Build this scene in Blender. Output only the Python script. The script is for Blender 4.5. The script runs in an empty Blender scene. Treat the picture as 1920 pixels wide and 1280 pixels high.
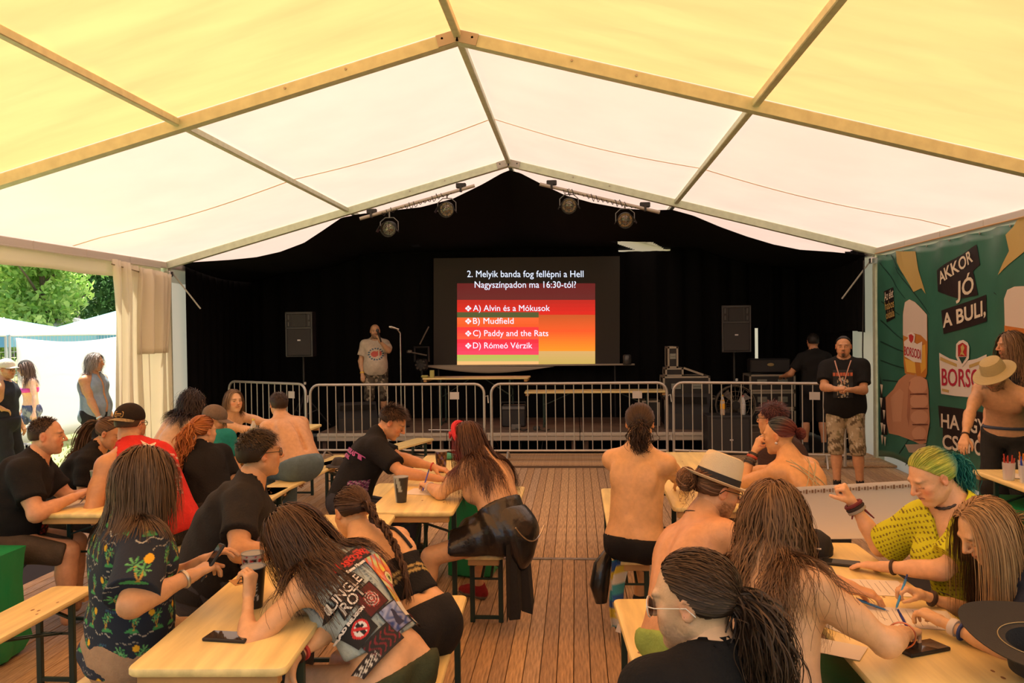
import bpy, bmesh, math, random
import numpy as np
from mathutils import Vector, Matrix
random.seed(7); RNG = np.random.default_rng(7)
R_ = math.radians
SC = bpy.context.scene
COL = SC.collection
# ------------------------------------------------------------------ camera, sky, sun, exposure
FPX, YAW, PIT, ROL, CX, CZ = 1542.73, .0767, -.0159, -.0131, .9013, 1.8505
_w = np.array([-math.sin(YAW)*math.cos(PIT), math.cos(YAW)*math.cos(PIT), math.sin(PIT)])
_r = np.array([math.cos(YAW), math.sin(YAW), 0.]); _u = np.cross(_r, _w)
_r, _u = math.cos(ROL)*_r+math.sin(ROL)*_u, -math.sin(ROL)*_r+math.cos(ROL)*_u
cd = bpy.data.cameras.new('camera'); cam = bpy.data.objects.new('camera', cd); COL.objects.link(cam)
M = Matrix([[_r[i], _u[i], -_w[i]] for i in range(3)]).to_4x4(); M.translation = (CX, 0, CZ)
cam.matrix_world = M; cd.sensor_width = 36; cd.lens = FPX*36/1920; cd.clip_start = .05; cd.clip_end = 400
SC.camera = cam
SC.view_settings.view_transform = 'Standard'; SC.view_settings.look = 'None'
SC.view_settings.gamma = 1; SC.view_settings.use_curve_mapping = False
SC.view_settings.exposure = 1.2
wd = bpy.data.worlds.new('sky'); SC.world = wd; wd.use_nodes = True
nt = wd.node_tree; bg = nt.nodes['Background']
sk = nt.nodes.new('ShaderNodeTexSky'); sk.sky_type = 'NISHITA'; sk.sun_disc = False
sk.sun_elevation = R_(58); sk.sun_rotation = R_(60); sk.air_density = 1.2; sk.dust_density = 4
nt.links.new(sk.outputs[0], bg.inputs[0]); bg.inputs[1].default_value = .12
sl = bpy.data.lights.new('sun', 'SUN'); sl.energy = 7.5; sl.angle = R_(.6); sl.color = (1, .93, .82)
sun = bpy.data.objects.new('sun', sl); COL.objects.link(sun)
sun.rotation_euler = Vector((-.32, .30, 1)).to_track_quat('Z', 'Y').to_euler()

def ray(x, y): return FPX*_w+(x-960)*_r-(y-640)*_u
def at(x, y, z):
    d = ray(x, y); return np.array([CX, 0, CZ])+d*((z-CZ)/d[2])
def atY(x, y, Y):
    d = ray(x, y); return np.array([CX, 0, CZ])+d*(Y/d[1])
def atX(x, y, X):
    d = ray(x, y); return np.array([CX, 0, CZ])+d*((X-CX)/d[0])

# ------------------------------------------------------------------ materials
MATS = {}
def mat(name, col=(.5, .5, .5), rough=.6, metal=0., attr=False, noise=0., nscale=20., bump=0., bscale=60.,
        emit=None, estr=1., spec=.5, stretch=None, alpha=1., trans=0., sheen=0., wave=None, darkcol=None, tl=0., coat=0.):
    if name in MATS: return MATS[name]
    m = bpy.data.materials.new(name); m.use_nodes = True; MATS[name] = m
    n = m.node_tree; b = n.nodes['Principled BSDF']; L = n.links.new
    b.inputs['Roughness'].default_value = rough; b.inputs['Metallic'].default_value = metal
    b.inputs['Specular IOR Level'].default_value = spec; b.inputs['Alpha'].default_value = alpha
    b.inputs['Transmission Weight'].default_value = trans; b.inputs['Sheen Weight'].default_value = sheen
    b.inputs['Coat Weight'].default_value = coat
    if attr:
        a = n.nodes.new('ShaderNodeAttribute'); a.attribute_name = 'Col'; src = a.outputs['Color']
    else:
        a = n.nodes.new('ShaderNodeRGB'); a.outputs[0].default_value = (*col[:3], 1); src = a.outputs[0]
    tc = n.nodes.new('ShaderNodeTexCoord'); mp = n.nodes.new('ShaderNodeMapping')
    if stretch: mp.inputs['Scale'].default_value = stretch
    L(tc.outputs['Object'], mp.inputs[0])
    if noise or darkcol:
        t = n.nodes.new('ShaderNodeTexNoise'); t.inputs['Scale'].default_value = nscale; t.inputs['Detail'].default_value = 5
        L(mp.outputs[0], t.inputs['Vector'])
        mx = n.nodes.new('ShaderNodeMix'); mx.data_type = 'RGBA'
        mr = n.nodes.new('ShaderNodeMapRange'); mr.inputs[1].default_value = .3; mr.inputs[2].default_value = .7
        L(t.outputs[0], mr.inputs[0])
        if darkcol:
            mx.blend_type = 'MIX'; mx.inputs[7].default_value = (*darkcol, 1); L(mr.outputs[0], mx.inputs[0])
        else:
            mx.blend_type = 'MULTIPLY'; mx.inputs[0].default_value = 1
            cr = n.nodes.new('ShaderNodeMapRange'); cr.inputs[3].default_value = 1-noise; cr.inputs[4].default_value = 1+noise*.6
            L(mr.outputs[0], cr.inputs[0]); L(cr.outputs[0], mx.inputs[7])
        L(src, mx.inputs[6]); src = mx.outputs[2]
    L(src, b.inputs['Base Color'])
    if emit:
        b.inputs['Emission Color'].default_value = (*emit, 1); b.inputs['Emission Strength'].default_value = estr
    if bump:
        t2 = n.nodes.new('ShaderNodeTexNoise'); t2.inputs['Scale'].default_value = bscale; t2.inputs['Detail'].default_value = 3
        L(mp.outputs[0], t2.inputs['Vector'])
        bp = n.nodes.new('ShaderNodeBump'); bp.inputs['Strength'].default_value = min(1, bump); bp.inputs['Distance'].default_value = .01
        L(t2.outputs[0], bp.inputs['Height']); L(bp.outputs[0], b.inputs['Normal'])
    if tl:
        out = n.nodes['Material Output']; tr = n.nodes.new('ShaderNodeBsdfTranslucent'); ms = n.nodes.new('ShaderNodeMixShader')
        L(src, tr.inputs[0]); ms.inputs[0].default_value = tl; L(b.outputs[0], ms.inputs[1]); L(tr.outputs[0], ms.inputs[2]); L(ms.outputs[0], out.inputs[0])
    return m

# ------------------------------------------------------------------ object helpers
def tag(o, label=None, cat=None, group=None, kind=None):
    if label: o['label'] = label
    if cat: o['category'] = cat
    if group: o['group'] = group
    if kind: o['kind'] = kind
    return o
def empty(name, loc=(0, 0, 0), rz=0., label=None, cat=None, group=None, kind=None):
    o = bpy.data.objects.new(name, None); COL.objects.link(o); o.location = loc; o.rotation_euler = (0, 0, rz)
    o.empty_display_size = .1
    return tag(o, label, cat, group, kind)
def link(name, me, m=None, parent=None, **kw):
    if m is not None: me.materials.append(m)
    o = bpy.data.objects.new(name, me); COL.objects.link(o)
    if parent is not None: o.parent = parent
    return tag(o, **kw)
def npmesh(name, V, F, cols=None, smooth=True, n=4):
    """V (N,3), F list of (K,n) arrays"""
    me = bpy.data.meshes.new(name)
    V = np.asarray(V, np.float32)
    Fs = F if isinstance(F, list) and len(F) and np.ndim(F[0]) == 2 else [F]
    Fs = [np.asarray(f, np.int32) for f in Fs if len(f)]
    loops = np.concatenate([f.ravel() for f in Fs]); cnt = np.concatenate([np.full(len(f), f.shape[1]) for f in Fs])
    me.vertices.add(len(V)); me.vertices.foreach_set('co', V.ravel())
    me.loops.add(len(loops)); me.loops.foreach_set('vertex_index', loops)
    st = np.concatenate([[0], np.cumsum(cnt)[:-1]]).astype(np.int32)
    me.polygons.add(len(cnt)); me.polygons.foreach_set('loop_start', st)
    me.polygons.foreach_set('use_smooth', np.full(len(cnt), smooth))
    me.update(calc_edges=True); me.validate()
    if cols is not None:
        a = me.color_attributes.new('Col', 'FLOAT_COLOR', 'POINT')
        c = np.ones((len(V), 4), np.float32); c[:, :3] = cols; a.data.foreach_set('color', c.ravel())
    return me
class MB:
    """collects boxes, tubes, lathes into one mesh"""
    def __init__(s): s.V = []; s.F = {3: [], 4: []}; s.n = 0; s.C = []; s.ng = []; s.hascol = False
    def add(s, V, F, col=None):
        V = np.asarray(V, float); s.V.append(V)
        for f in F:
            if len(f) in (3, 4): s.F[len(f)].append([i+s.n for i in f])
            else: s.ng.append([i+s.n for i in f])
        c = np.ones((len(V), 3))
        if col is not None: c[:] = col; s.hascol = True
        s.C.append(c); s.n += len(V); return s
    def box(s, c, sz, rot=None, bev=0., col=None):
        c = np.array(c, float); h = np.array(sz, float)/2
        if bev:
            b = bev; V = []; F = []
            # chamfered box: three rings of points
            for sx in (-1, 1):
                for sy in (-1, 1):
                    for szz in (-1, 1):
                        V += [(sx*h[0], sy*(h[1]-b), szz*(h[2]-b)), (sx*(h[0]-b), sy*h[1], szz*(h[2]-b)), (sx*(h[0]-b), sy*(h[1]-b), szz*h[2])]
            idx = lambda sx, sy, sz2, k: (((sx > 0)*2+(sy > 0))*2+(sz2 > 0))*3+k
            for sx in (-1, 1): F.append([idx(sx, a, b2, 0) for a, b2 in ((-1, -1), (1, -1), (1, 1), (-1, 1))][::sx])
            for sy in (-1, 1): F.append([idx(a, sy, b2, 1) for a, b2 in ((-1, -1), (1, -1), (1, 1), (-1, 1))][::-sy])
            for sz2 in (-1, 1): F.append([idx(a, b2, sz2, 2) for a, b2 in ((-1, -1), (1, -1), (1, 1), (-1, 1))][::sz2])
            for a in (-1, 1):
                for b2 in (-1, 1):
                    F.append([idx(a, b2, -1, 0), idx(a, b2, 1, 0), idx(a, b2, 1, 1), idx(a, b2, -1, 1)][::-a*b2])
                    F.append([idx(a, -1, b2, 0), idx(a, 1, b2, 0), idx(a, 1, b2, 2), idx(a, -1, b2, 2)][::a*b2])
                    F.append([idx(-1, a, b2, 1), idx(1, a, b2, 1), idx(1, a, b2, 2), idx(-1, a, b2, 2)][::-a*b2])
                    for c3 in (-1, 1): F.append([idx(a, b2, c3, 0), idx(a, b2, c3, 1), idx(a, b2, c3, 2)][::a*b2*c3])
            V = np.array(V)
        else:
            V = np.array([(x, y, z) for x in (-h[0], h[0]) for y in (-h[1], h[1]) for z in (-h[2], h[2])])
            F = [[0, 1, 3, 2], [4, 6, 7, 5], [0, 4, 5, 1], [2, 3, 7, 6], [0, 2, 6, 4], [1, 5, 7, 3]]
        if rot is not None: V = V@np.array(rot).T
        return s.add(V+c, F, col)
    def bar(s, a, b, w, h, up=(0, 0, 1), col=None, bev=0.):
        a = np.array(a, float); b = np.array(b, float); d = b-a; L = np.linalg.norm(d); d /= L
        r = np.cross(d, up); r /= np.linalg.norm(r); u = np.cross(r, d)
        return s.box((a+b)/2, (w, L, h), np.array([r, d, u]).T, bev, col)
    def tube(s, pts, r, n=8, caps=True, col=None):
        P = np.array(pts, float); m = len(P); r = np.broadcast_to(r, (m,)) if np.ndim(r) < 2 else r
        T = np.gradient(P, axis=0); T /= np.linalg.norm(T, axis=1)[:, None]+1e-12
        ref = np.array([0, 0, 1.]) if abs(T[0][2]) < .9 else np.array([1., 0, 0])
        V = []; nrm = np.cross(T[0], ref); nrm /= np.linalg.norm(nrm)
        for i in range(m):
            nrm = nrm-T[i]*(nrm@T[i]); nrm /= np.linalg.norm(nrm); bn = np.cross(T[i], nrm)
            for k in range(n):
                a = 2*math.pi*k/n; V.append(P[i]+r[i]*(math.cos(a)*nrm+math.sin(a)*bn))
        F = [[i*n+k, i*n+(k+1) % n, (i+1)*n+(k+1) % n, (i+1)*n+k] for i in range(m-1) for k in range(n)]
        if caps: F += [list(range(n))[::-1], [(m-1)*n+k for k in range(n)]]
        return s.add(V, F, col)
    def lathe(s, prof, o=(0, 0, 0), n=24, rot=None, sx=1., sy=1., col=None, cols=None):
        V = []; pr = list(prof)
        for (r, z) in pr:
            for k in range(n):
                a = 2*math.pi*k/n; V.append((r*math.cos(a)*sx, r*math.sin(a)*sy, z))
        V = np.array(V)
        if rot is not None: V = V@np.array(rot).T
        F = [[i*n+k, i*n+(k+1) % n, (i+1)*n+(k+1) % n, (i+1)*n+k] for i in range(len(pr)-1) for k in range(n)]
        if pr[0][0] > 1e-4: F.append(list(range(n))[::-1])
        if pr[-1][0] > 1e-4: F.append([(len(pr)-1)*n+k for k in range(n)])
        return s.add(V+np.array(o), F, col)
    def poly(s, pts, th=0., nrm=None, col=None):
        P = np.array(pts, float); n = len(P)
        if not th: return s.add(P, [list(range(n))], col)
        nrm = np.array(nrm, float); Q = P+nrm*th
        return s.add(np.vstack([P, Q]), [list(range(n))[::-1], list(range(n, 2*n))]+[[i, (i+1) % n, n+(i+1) % n, n+i] for i in range(n)], col)
    def mesh(s, name, smooth=False):
        V = np.vstack(s.V); me = bpy.data.meshes.new(name)
        me.from_pydata(V.tolist(), [], s.F[4]+s.F[3]+s.ng); me.update()
        if smooth:
            me.polygons.foreach_set('use_smooth', np.ones(len(me.polygons), bool)); me.set_sharp_from_angle(angle=R_(40))
        if s.hascol:
            a = me.color_attributes.new('Col', 'FLOAT_COLOR', 'POINT'); c = np.ones((len(V), 4), np.float32); c[:, :3] = np.vstack(s.C)
            a.data.foreach_set('color', c.ravel())
        return me
    def build(s, name, m, parent=None, smooth=False, **kw): return link(name, s.mesh(name, smooth), m, parent, **kw)
def copy_tree(o, parent=None):
    c = o.copy(); COL.objects.link(c)
    if parent is not None: c.parent = parent
    for ch in o.children: copy_tree(ch, c)
    return c
_texts = {}
def textmesh(body, size=1., ext=0., off=0., align='CENTER', shear=0.):
    """lettering outline as vertices + faces in its own flat plane"""
    cu = bpy.data.curves.new('lettering', 'FONT'); cu.body = body; cu.size = size; cu.extrude = ext; cu.offset = off
    cu.align_x = align; cu.align_y = 'CENTER'; cu.resolution_u = 3; cu.shear = shear
    o = bpy.data.objects.new('lettering_tmp', cu); COL.objects.link(o)
    dg = bpy.context.evaluated_depsgraph_get(); me = o.evaluated_get(dg).to_mesh()
    V = np.array([v.co[:] for v in me.vertices]); F = [list(p.vertices) for p in me.polygons]
    o.evaluated_get(dg).to_mesh_clear(); bpy.data.objects.remove(o); bpy.data.curves.remove(cu)
    return V, F

def letters(V, F, X, m, parent):
    """one mesh per letter: faces whose extents along the line overlap belong together"""
    sp = sorted((min(V[i][0] for i in f), max(V[i][0] for i in f), k) for k, f in enumerate(F)); groups = []
    for a_, b_, k in sp:
        if groups and a_ < groups[-1][0]-1e-4: groups[-1][0] = max(groups[-1][0], b_); groups[-1][1].append(k)
        else: groups.append([b_, [k]])
    for _, ks in groups:
        ids = sorted({i for k in ks for i in F[k]}); mp_ = {i: j for j, i in enumerate(ids)}; mb = MB(); mb.add(X[ids], [[mp_[i] for i in F[k]] for k in ks]); mb.build('letter', m, parent)
# ------------------------------------------------------------------ distance-field figure builder
def nrmz(v): v = np.asarray(v, float); return v/(np.linalg.norm(v)+1e-12)
class Prim:
    __slots__ = ('t', 'a', 'b', 'ra', 'rb', 'k', 'q', 'fl', 'R', 'rad', 'tag', 'sub', 'lo', 'hi', 'cut')
def cone(a, b, ra, rb, k=.02, fl=None, q=1., tag='torso', sub=False, cut=None):
    p = Prim(); p.t = 0; p.a = np.array(a, float); p.b = np.array(b, float); p.ra = ra; p.rb = rb; p.k = k
    p.fl = None if fl is None else nrmz(fl); p.q = q; p.tag = tag; p.sub = sub; p.cut = cut
    r = max(ra, rb)*max(1, q)+.01; p.lo = np.minimum(p.a, p.b)-r; p.hi = np.maximum(p.a, p.b)+r; return p
def ell(c, R, rad, k=.02, tag='torso', sub=False):
    p = Prim(); p.t = 1; p.a = np.array(c, float); p.R = np.array(R, float); p.rad = np.array(rad, float); p.k = k; p.tag = tag; p.sub = sub; p.cut = None
    r = p.rad.max()+.01; p.lo = p.a-r; p.hi = p.a+r; return p
def pd(p, X):
    if p.t == 0:
        ab = p.b-p.a; D = X-p.a
        if p.fl is not None:
            D = D+(D@p.fl)[..., None]*(1/p.q-1)*p.fl; ab = ab+(ab@p.fl)*(1/p.q-1)*p.fl
        t = np.clip((D@ab)/(ab@ab+1e-12), 0, 1)
        d = np.linalg.norm(D-t[..., None]*ab, axis=-1)-(p.ra+(p.rb-p.ra)*t)
        if p.fl is not None and p.q < 1: d = d*(.5+.5*p.q)
        if p.cut is not None: d = np.maximum(d, (X-p.cut[0])@p.cut[1])
        return d
    D = (X-p.a)@p.R.T; k0 = np.linalg.norm(D/p.rad, axis=-1); k1 = np.linalg.norm(D/p.rad**2, axis=-1)+1e-9
    return k0*(k0-1)/k1
def smin(a, b, k):
    if k <= 0: return np.minimum(a, b)
    h = np.maximum(k-np.abs(a-b), 0)/k; return np.minimum(a, b)-h*h*k*.25
def field(prims, X, infl=0.):
    d = np.full(X.shape[:-1], .3)
    for p in prims:
        e = pd(p, X)
        if p.sub: d = -smin(-d, e, p.k) if False else np.maximum(d, -e) if p.k <= 0 else -smin(-d, e, p.k)
        else: d = smin(d, e-infl, p.k)
    return d
def gridfield(prims, lo, hi, h, infl=0., post=None):
    lo = np.array(lo); n = np.ceil((np.array(hi)-lo)/h).astype(int)+1
    ax = [lo[i]+h*np.arange(n[i]) for i in range(3)]
    d = np.full(n, .25, np.float64)
    for p in prims:
        m = infl+p.k+2.5*h
        i0 = np.maximum(np.floor((p.lo-m-lo)/h).astype(int), 0); i1 = np.minimum(np.ceil((p.hi+m-lo)/h).astype(int)+1, n)
        if (i1 <= i0).any(): continue
        X = np.stack(np.meshgrid(*[ax[i][i0[i]:i1[i]] for i in range(3)], indexing='ij'), -1)
        e = pd(p, X); s = tuple(slice(i0[i], i1[i]) for i in range(3))
        if p.sub: d[s] = -smin(-d[s], e, p.k)
        else: d[s] = smin(d[s], e-infl, p.k)
    if post is not None:
        X = np.stack(np.meshgrid(*ax, indexing='ij'), -1); d = post(X, d)
    return d, lo
def surfnet(d, lo, h):
    s = d < 0; n = np.array(d.shape); cn = n-1
    acc = np.zeros((*cn, 3)); cnt = np.zeros(cn)
    quads = []
    idxc = lambda I: (I[:, 0]*cn[1]+I[:, 1])*cn[2]+I[:, 2]
    for ax in range(3):
        sl0 = [slice(None)]*3; sl1 = [slice(None)]*3; sl0[ax] = slice(0, -1); sl1[ax] = slice(1, None)
        a = d[tuple(sl0)]; b = d[tuple(sl1)]; m = (a < 0) != (b < 0)
        I = np.argwhere(m)
        if not len(I): continue
        va = a[m]; vb = b[m]; t = va/(va-vb)
        P = I.astype(float); P[:, ax] += t
        o1, o2 = [(1, 2), (2, 0), (0, 1)][ax]
        ok = np.ones(len(I), bool); cells = []
        for (u, v) in ((0, 0), (-1, 0), (-1, -1), (0, -1)):
            J = I.copy(); J[:, o1] += u; J[:, o2] += v
            g = (J >= 0).all(1) & (J < cn).all(1); ok &= g; cells.append(J)
            Jg = J[g]; np.add.at(acc, tuple(Jg.T), P[g]); np.add.at(cnt, tuple(Jg.T), 1)
        Q = np.stack([idxc(c) for c in cells], 1)[ok]; fl = va[ok] >= 0
        Q[fl] = Q[fl][:, ::-1]; quads.append(Q)
    if not quads: return np.zeros((0, 3)), np.zeros((0, 4), int)
    Q = np.concatenate(quads); vm = cnt.ravel() > 0
    remap = np.cumsum(vm)-1; V = acc.reshape(-1, 3)[vm]/cnt.ravel()[vm][:, None]*h+lo
    return V, remap[Q]
def boxof(prims, pad=.03):
    return np.min([p.lo for p in prims], 0)-pad, np.max([p.hi for p in prims], 0)+pad
def wob(X, s=1., seed=0):
    """cheap smooth noise"""
    r = np.random.default_rng(seed); o = np.zeros(X.shape[:-1])
    for i in range(5):
        k = r.normal(size=3)*s*(1+i*.5); o += np.sin(X@k+r.uniform(0, 6.3))/(1+i*.35)
    return o/3.
def perp(v, d): v = v-d*(v@d); return nrmz(v)
def ik(a, t, l1, l2, pole):
    d = t-a; L = np.linalg.norm(d); mx = (l1+l2)*.998
    if L > mx: t = a+d*mx/L; d = t-a; L = mx
    L = max(L, abs(l1-l2)+.02); dn = nrmz(d); x = (l1*l1-l2*l2+L*L)/(2*L); y = math.sqrt(max(l1*l1-x*x, 0))
    pl = np.asarray(pole, float); pl = perp(pl, dn)
    return a+dn*x+pl*y, t

SKIN = dict(mid=(.56, .30, .18), tan=(.50, .25, .13), pale=(.66, .40, .27), pink=(.62, .33, .22))
class Person:
    def __init__(s, k):
        s.k = k; g = k.get
        sc = g('s', 1.); s.s = sc; W = g('w', 1.); G = g('g', 1.); s.fem = g('fem', False)
        Z = np.array([0, 0, 1.]); a = R_(g('a', 0)); F = np.array([math.cos(a), math.sin(a), 0]); Rt = np.array([F[1], -F[0], 0])
        s.F, s.Rt = F, Rt
        stand = g('stand', None); x, y = g('pos')
        zp = (g('seat', .47)+.10*sc*max(1, G**.5)) if stand is None else stand+.93*sc
        P = np.array([x, y, zp]); s.P = P
        lf, ls = R_(g('lf', 5)), R_(g('ls', 0)); lf2 = R_(g('lf2', g('lf', 5)*1.4))
        def up(l): return nrmz(Z*math.cos(l)+F*math.sin(l)+Rt*math.sin(ls))
        U1, U2 = up(lf*.7), up(lf2); L1, L2 = .24*sc, .25*sc
        Wp = P+U1*L1; T = Wp+U2*L2; s.Wp, s.T, s.U1, s.U2 = Wp, T, U1, U2
        tw = R_(g('tw', 0)); Fp = perp(F, U2); Rp = np.cross(Fp, U2)
        Ft = Fp*math.cos(tw)+Rp*math.sin(tw); Rs = np.cross(Ft, U2); s.Ft, s.Rs = Ft, Rs
        N0 = T+U2*.055*sc-Ft*.015; s.N0 = N0
        hy, hp, ht = R_(g('hy', g('a', 0))), R_(g('hp', 5)), R_(g('ht', 0))
        F0 = np.array([math.cos(hy), math.sin(hy), 0]); Fh = F0*math.cos(hp)-Z*math.sin(hp); Uh = Z*math.cos(hp)+F0*math.sin(hp)
        Rh = np.cross(Fh, Uh); Uh, Rh = Uh*math.cos(ht)+Rh*math.sin(ht), Rh*math.cos(ht)-Uh*math.sin(ht)
        hs = g('hs', .97 if s.fem else 1.)*(.5+.5*sc); s.hs = hs
        pv = N0+nrmz(U2*.45+Uh*.55)*.075*sc+Ft*.02; Hc = pv+Uh*.075*hs+Fh*.022*hs
        s.Hc, s.Fh, s.Uh, s.Rh, s.pv = Hc, Fh, Uh, Rh, pv; s.HR = np.array([Rh, Fh, Uh])
        pr = []; add = pr.append; TR = np.array([Rs, Ft, U2]); PR = np.array([Rt, F, U1])
        bl = g('belly', 0.); fm = .9 if s.fem else 1.
        add(ell(P+U1*.03, PR, (.165*G**.7*sc*(1.04 if s.fem else 1), .12*G*sc, .115*sc), .05))
        for q in (-1, 1): add(ell(P+Rt*q*.075*sc-F*.035*sc-Z*.01, PR, (.092*G**.7*sc, .105*G*sc, .09*sc), .04))
        wr = (.125 if s.fem else .138)*G*sc
        add(cone(P+U1*.07*sc, Wp-U2*.01, wr*1.08, wr, .07, perp(F, U1), .78))
        add(cone(Wp-U1*.05, T-U2*.15*sc, wr*1.0, .135*G*fm*sc, .06, Ft, .8))
        if bl: add(ell(P+U1*.14*sc+F*(.05+.05*bl)*sc, PR, (.14*G*sc, .10*G*sc*(1+bl*.3), .13*sc), .08))
        add(ell(T-U2*.13*sc+Ft*.005, TR, (.150*W*G**.6*fm*sc, .112*G*fm*sc, .19*sc), .05))
        sj = .170*W*fm*sc; s.sh = {}
        add(cone(T-U2*.03*sc-Rs*sj*.6, T-U2*.03*sc+Rs*sj*.6, .070*fm*G**.5*sc, .070*fm*G**.5*sc, .05, U2, .95))
        shr = g('shrug', 0)*sc
        for q, nm in ((1, 'R'), (-1, 'L')):
            off = np.array(g('so'+nm, (0, 0, 0)), float)
            J = T+Rs*q*sj-U2*.02*sc+U2*shr+off; s.sh[nm] = J
            add(cone(T-U2*.03+Rs*q*sj*.5, J, .060*sc, .054*sc*G**.4, .05))
            add(cone(N0+U2*.02*sc, T+(J-T)*.72+U2*.022*sc, .046*sc, .032*sc, .05))
            add(ell(T-U2*.11*sc+Rs*q*.085*W*sc-Ft*.083*G*sc, TR, (.062*sc, .028*sc, .085*sc), .035))
            if s.fem: add(ell(T-U2*.15*sc+Rs*q*.075*sc+Ft*.095*G*sc, TR, (.066*G*sc, .060*G*sc*g('bust', 1.), .066*G*sc), .035))
            else: add(ell(T-U2*.10*sc+Rs*q*.078*W*sc+Ft*.078*G*sc, TR, (.078*W*sc, .036*G*sc, .062*sc), .035))
        # spine furrow
        bk = .122*G*fm*sc
        pr.append(cone(T-U2*.02-Ft*(bk+.008), Wp-U1*.05-F*(bk+.006), .010, .010, .05, sub=True))
        if s.fem is False and not g('collarless'):
            for q in (-1, 1): add(cone(T+U2*.025+Ft*.055+Rs*q*.03, T+U2*.02+Ft*.03+Rs*q*sj*.8, .010, .009, .02))
        add(cone(N0-U2*.05, pv+Uh*.01-Fh*.005, .064*sc*G**.4*fm, .055*sc*G**.4*fm*(.95), .045, tag='neck'))
        # arms
        s.J = {}; ag = G**.6*(.86 if s.fem else 1.)*g('arm', 1.)*sc; l1, l2 = .285*sc, .255*sc
        s.hands = []
        for q, nm in ((1, 'R'), (-1, 'L')):
            J = s.sh[nm]; h = g('h'+nm, None)
            if h is None: h = J+(-Z*.5+Rs*q*.06+F*.08)*sc; 
            pole = np.array(g('p'+nm, tuple(-F*.6-Z*.8+Rs*q*.5)), float)
            E, Wr = ik(J, np.array(h, float), l1, l2, pole); s.J['E'+nm], s.J['W'+nm] = E, Wr
            d1, d2 = nrmz(E-J), nrmz(Wr-E)
            add(cone(J, E, .052*ag, .038*ag, .035, tag='arm'+nm)); add(ell((J+E)/2+np.array([0, 0, 0]), np.array([perp(Z, d1), np.cross(perp(Z, d1), d1), d1]), (.05*ag, .05*ag, .085*sc), .03, tag='arm'+nm))
            add(cone(E, Wr, .036*ag, .0265*ag, .02, tag='arm'+nm)); add(cone(E+d2*.02, E+d2*.12*sc, .041*ag, .034*ag, .03, tag='arm'+nm))
            D = np.array(g('d'+nm, tuple(d2)), float); D = nrmz(D); N = np.array(g('n'+nm, (0, 0, -1)), float)
            if abs(N@D) > .95: N = -F
            N = perp(N, D); S = np.cross(D, N)*q
            s.hands.append((nm, Wr, D, N, S, d2, g('c'+nm, .35), .0265*ag))
        # legs
        lg = G**.6*sc*g('leg', 1.); t1, t2 = .44*sc, .42*sc; s.L = {}
        for q, nm in ((1, 'R'), (-1, 'L')):
            H = P+Rt*q*.09*sc*G**.5-Z*.0
            fz = .085*sc+(stand or 0)*(1 if stand is not None else 0)
            ft = g('f'+nm, None)
            if ft is None: ft = (P+Rt*q*.13+F*(.42 if stand is None else .0))*np.array([1, 1, 0])+Z*((stand or 0) if stand is not None else 0)
            A = np.array(ft, float)+Z*.085*sc
            K, A = ik(H, A, t1, t2, np.array(g('k'+nm, tuple(F+Z*.6)), float)); s.L[nm] = (H, K, A)
            add(cone(H, K, .083*lg, .056*lg, .04, tag='leg'+nm))
            add(cone(K, A, .052*lg, .034*lg, .03, tag='leg'+nm)); dk = nrmz(A-K); bkd = perp(-F if abs(dk@F) < .9 else Z, dk)
            add(ell(K+dk*.13*sc+bkd*.012, np.array([perp(Rt, dk), np.cross(dk, perp(Rt, dk)), dk]), (.052*lg, .054*lg, .11*sc), .03, tag='leg'+nm))
            fd = np.array(g('fd'+nm, tuple(F+Rt*q*.15)), float); fd[2] = 0; fd = nrmz(fd); s.L[nm+'d'] = fd
            add(cone(A-Z*.03*sc-fd*.025, A-Z*.058*sc+fd*.14*sc, .036*sc, .024*sc, .03, tag='foot'+nm))
        s.pr = pr
        # head
        h = hs; O = lambda x, y, z: Hc+Rh*x*h+Fh*y*h+Uh*z*h; HR = s.HR; hd = []; ha = hd.append; fl = g('fat', 1.0)
        ha(ell(O(0, -.012, .035), HR, (.076*h, .095*h, .082*h), .03, 'head'))
        ha(ell(O(0, .022, -.022), HR, (.062*h*fl, .066*h, .082*h), .03, 'head'))
        ha(ell(O(0, .030, -.068), HR, (.047*h*fl, .048*h, .040*h), .025, 'head'))
        ha(ell(O(0, .070, -.094), HR, (.020*h, .016*h, .016*h), .02, 'head'))
        for q in (-1, 1):
            ha(cone(O(q*.053*fl, -.002, -.045), O(q*.022, .060, -.092), .017*h*fl, .014*h, .02, tag='head'))
            ha(ell(O(q*.042, .058, -.018), HR, (.022*h*fl, .020*h, .018*h), .02, 'head'))
            ha(ell(O(q*.035, .055, -.05), HR, (.022*h*fl, .025*h, .022*h), .02, 'head'))
        ha(cone(O(-.034, .080, .026), O(.034, .080, .026), .011*h, .011*h, .015, tag='head'))
        for q in (-1, 1):
            ha(ell(O(q*.031, .100, .006), HR, (.019*h, .018*h, .011*h), .010, 'head', sub=True))
            ha(ell(O(q*.031, .0745, .005), HR, (.0145*h, .0125*h, .0115*h), .003, 'head'))
        nl = g('nose', 1.)
        ha(cone(O(0, .090, .016), O(0, .090+.022*nl, -.020), .0085*h, .0105*h, .010, tag='head'))
        for q in (-1, 1): ha(ell(O(q*.012, .098, -.026), HR, (.008*h, .011*h, .007*h), .006, 'head'))
        ha(cone(O(-.020, .084, -.0475), O(.020, .084, -.0475), .0062*h, .0062*h, .006, tag='head'))
        ha(cone(O(0, .092, -.0475), O(0, .092, -.0475), .0062*h, .0062*h, .008, tag='head'))
        ha(cone(O(-.017, .082, -.0595), O(.017, .082, -.0595), .0070*h, .0070*h, .006, tag='head'))
        ha(cone(O(0, .089, -.0595), O(0, .089, -.0595), .0068*h, .0068*h, .008, tag='head'))
        ha(cone(O(-.026, .086, -.0533), O(.026, .086, -.0533), .0018*h, .0018*h, .003, tag='head', sub=True))
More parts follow.
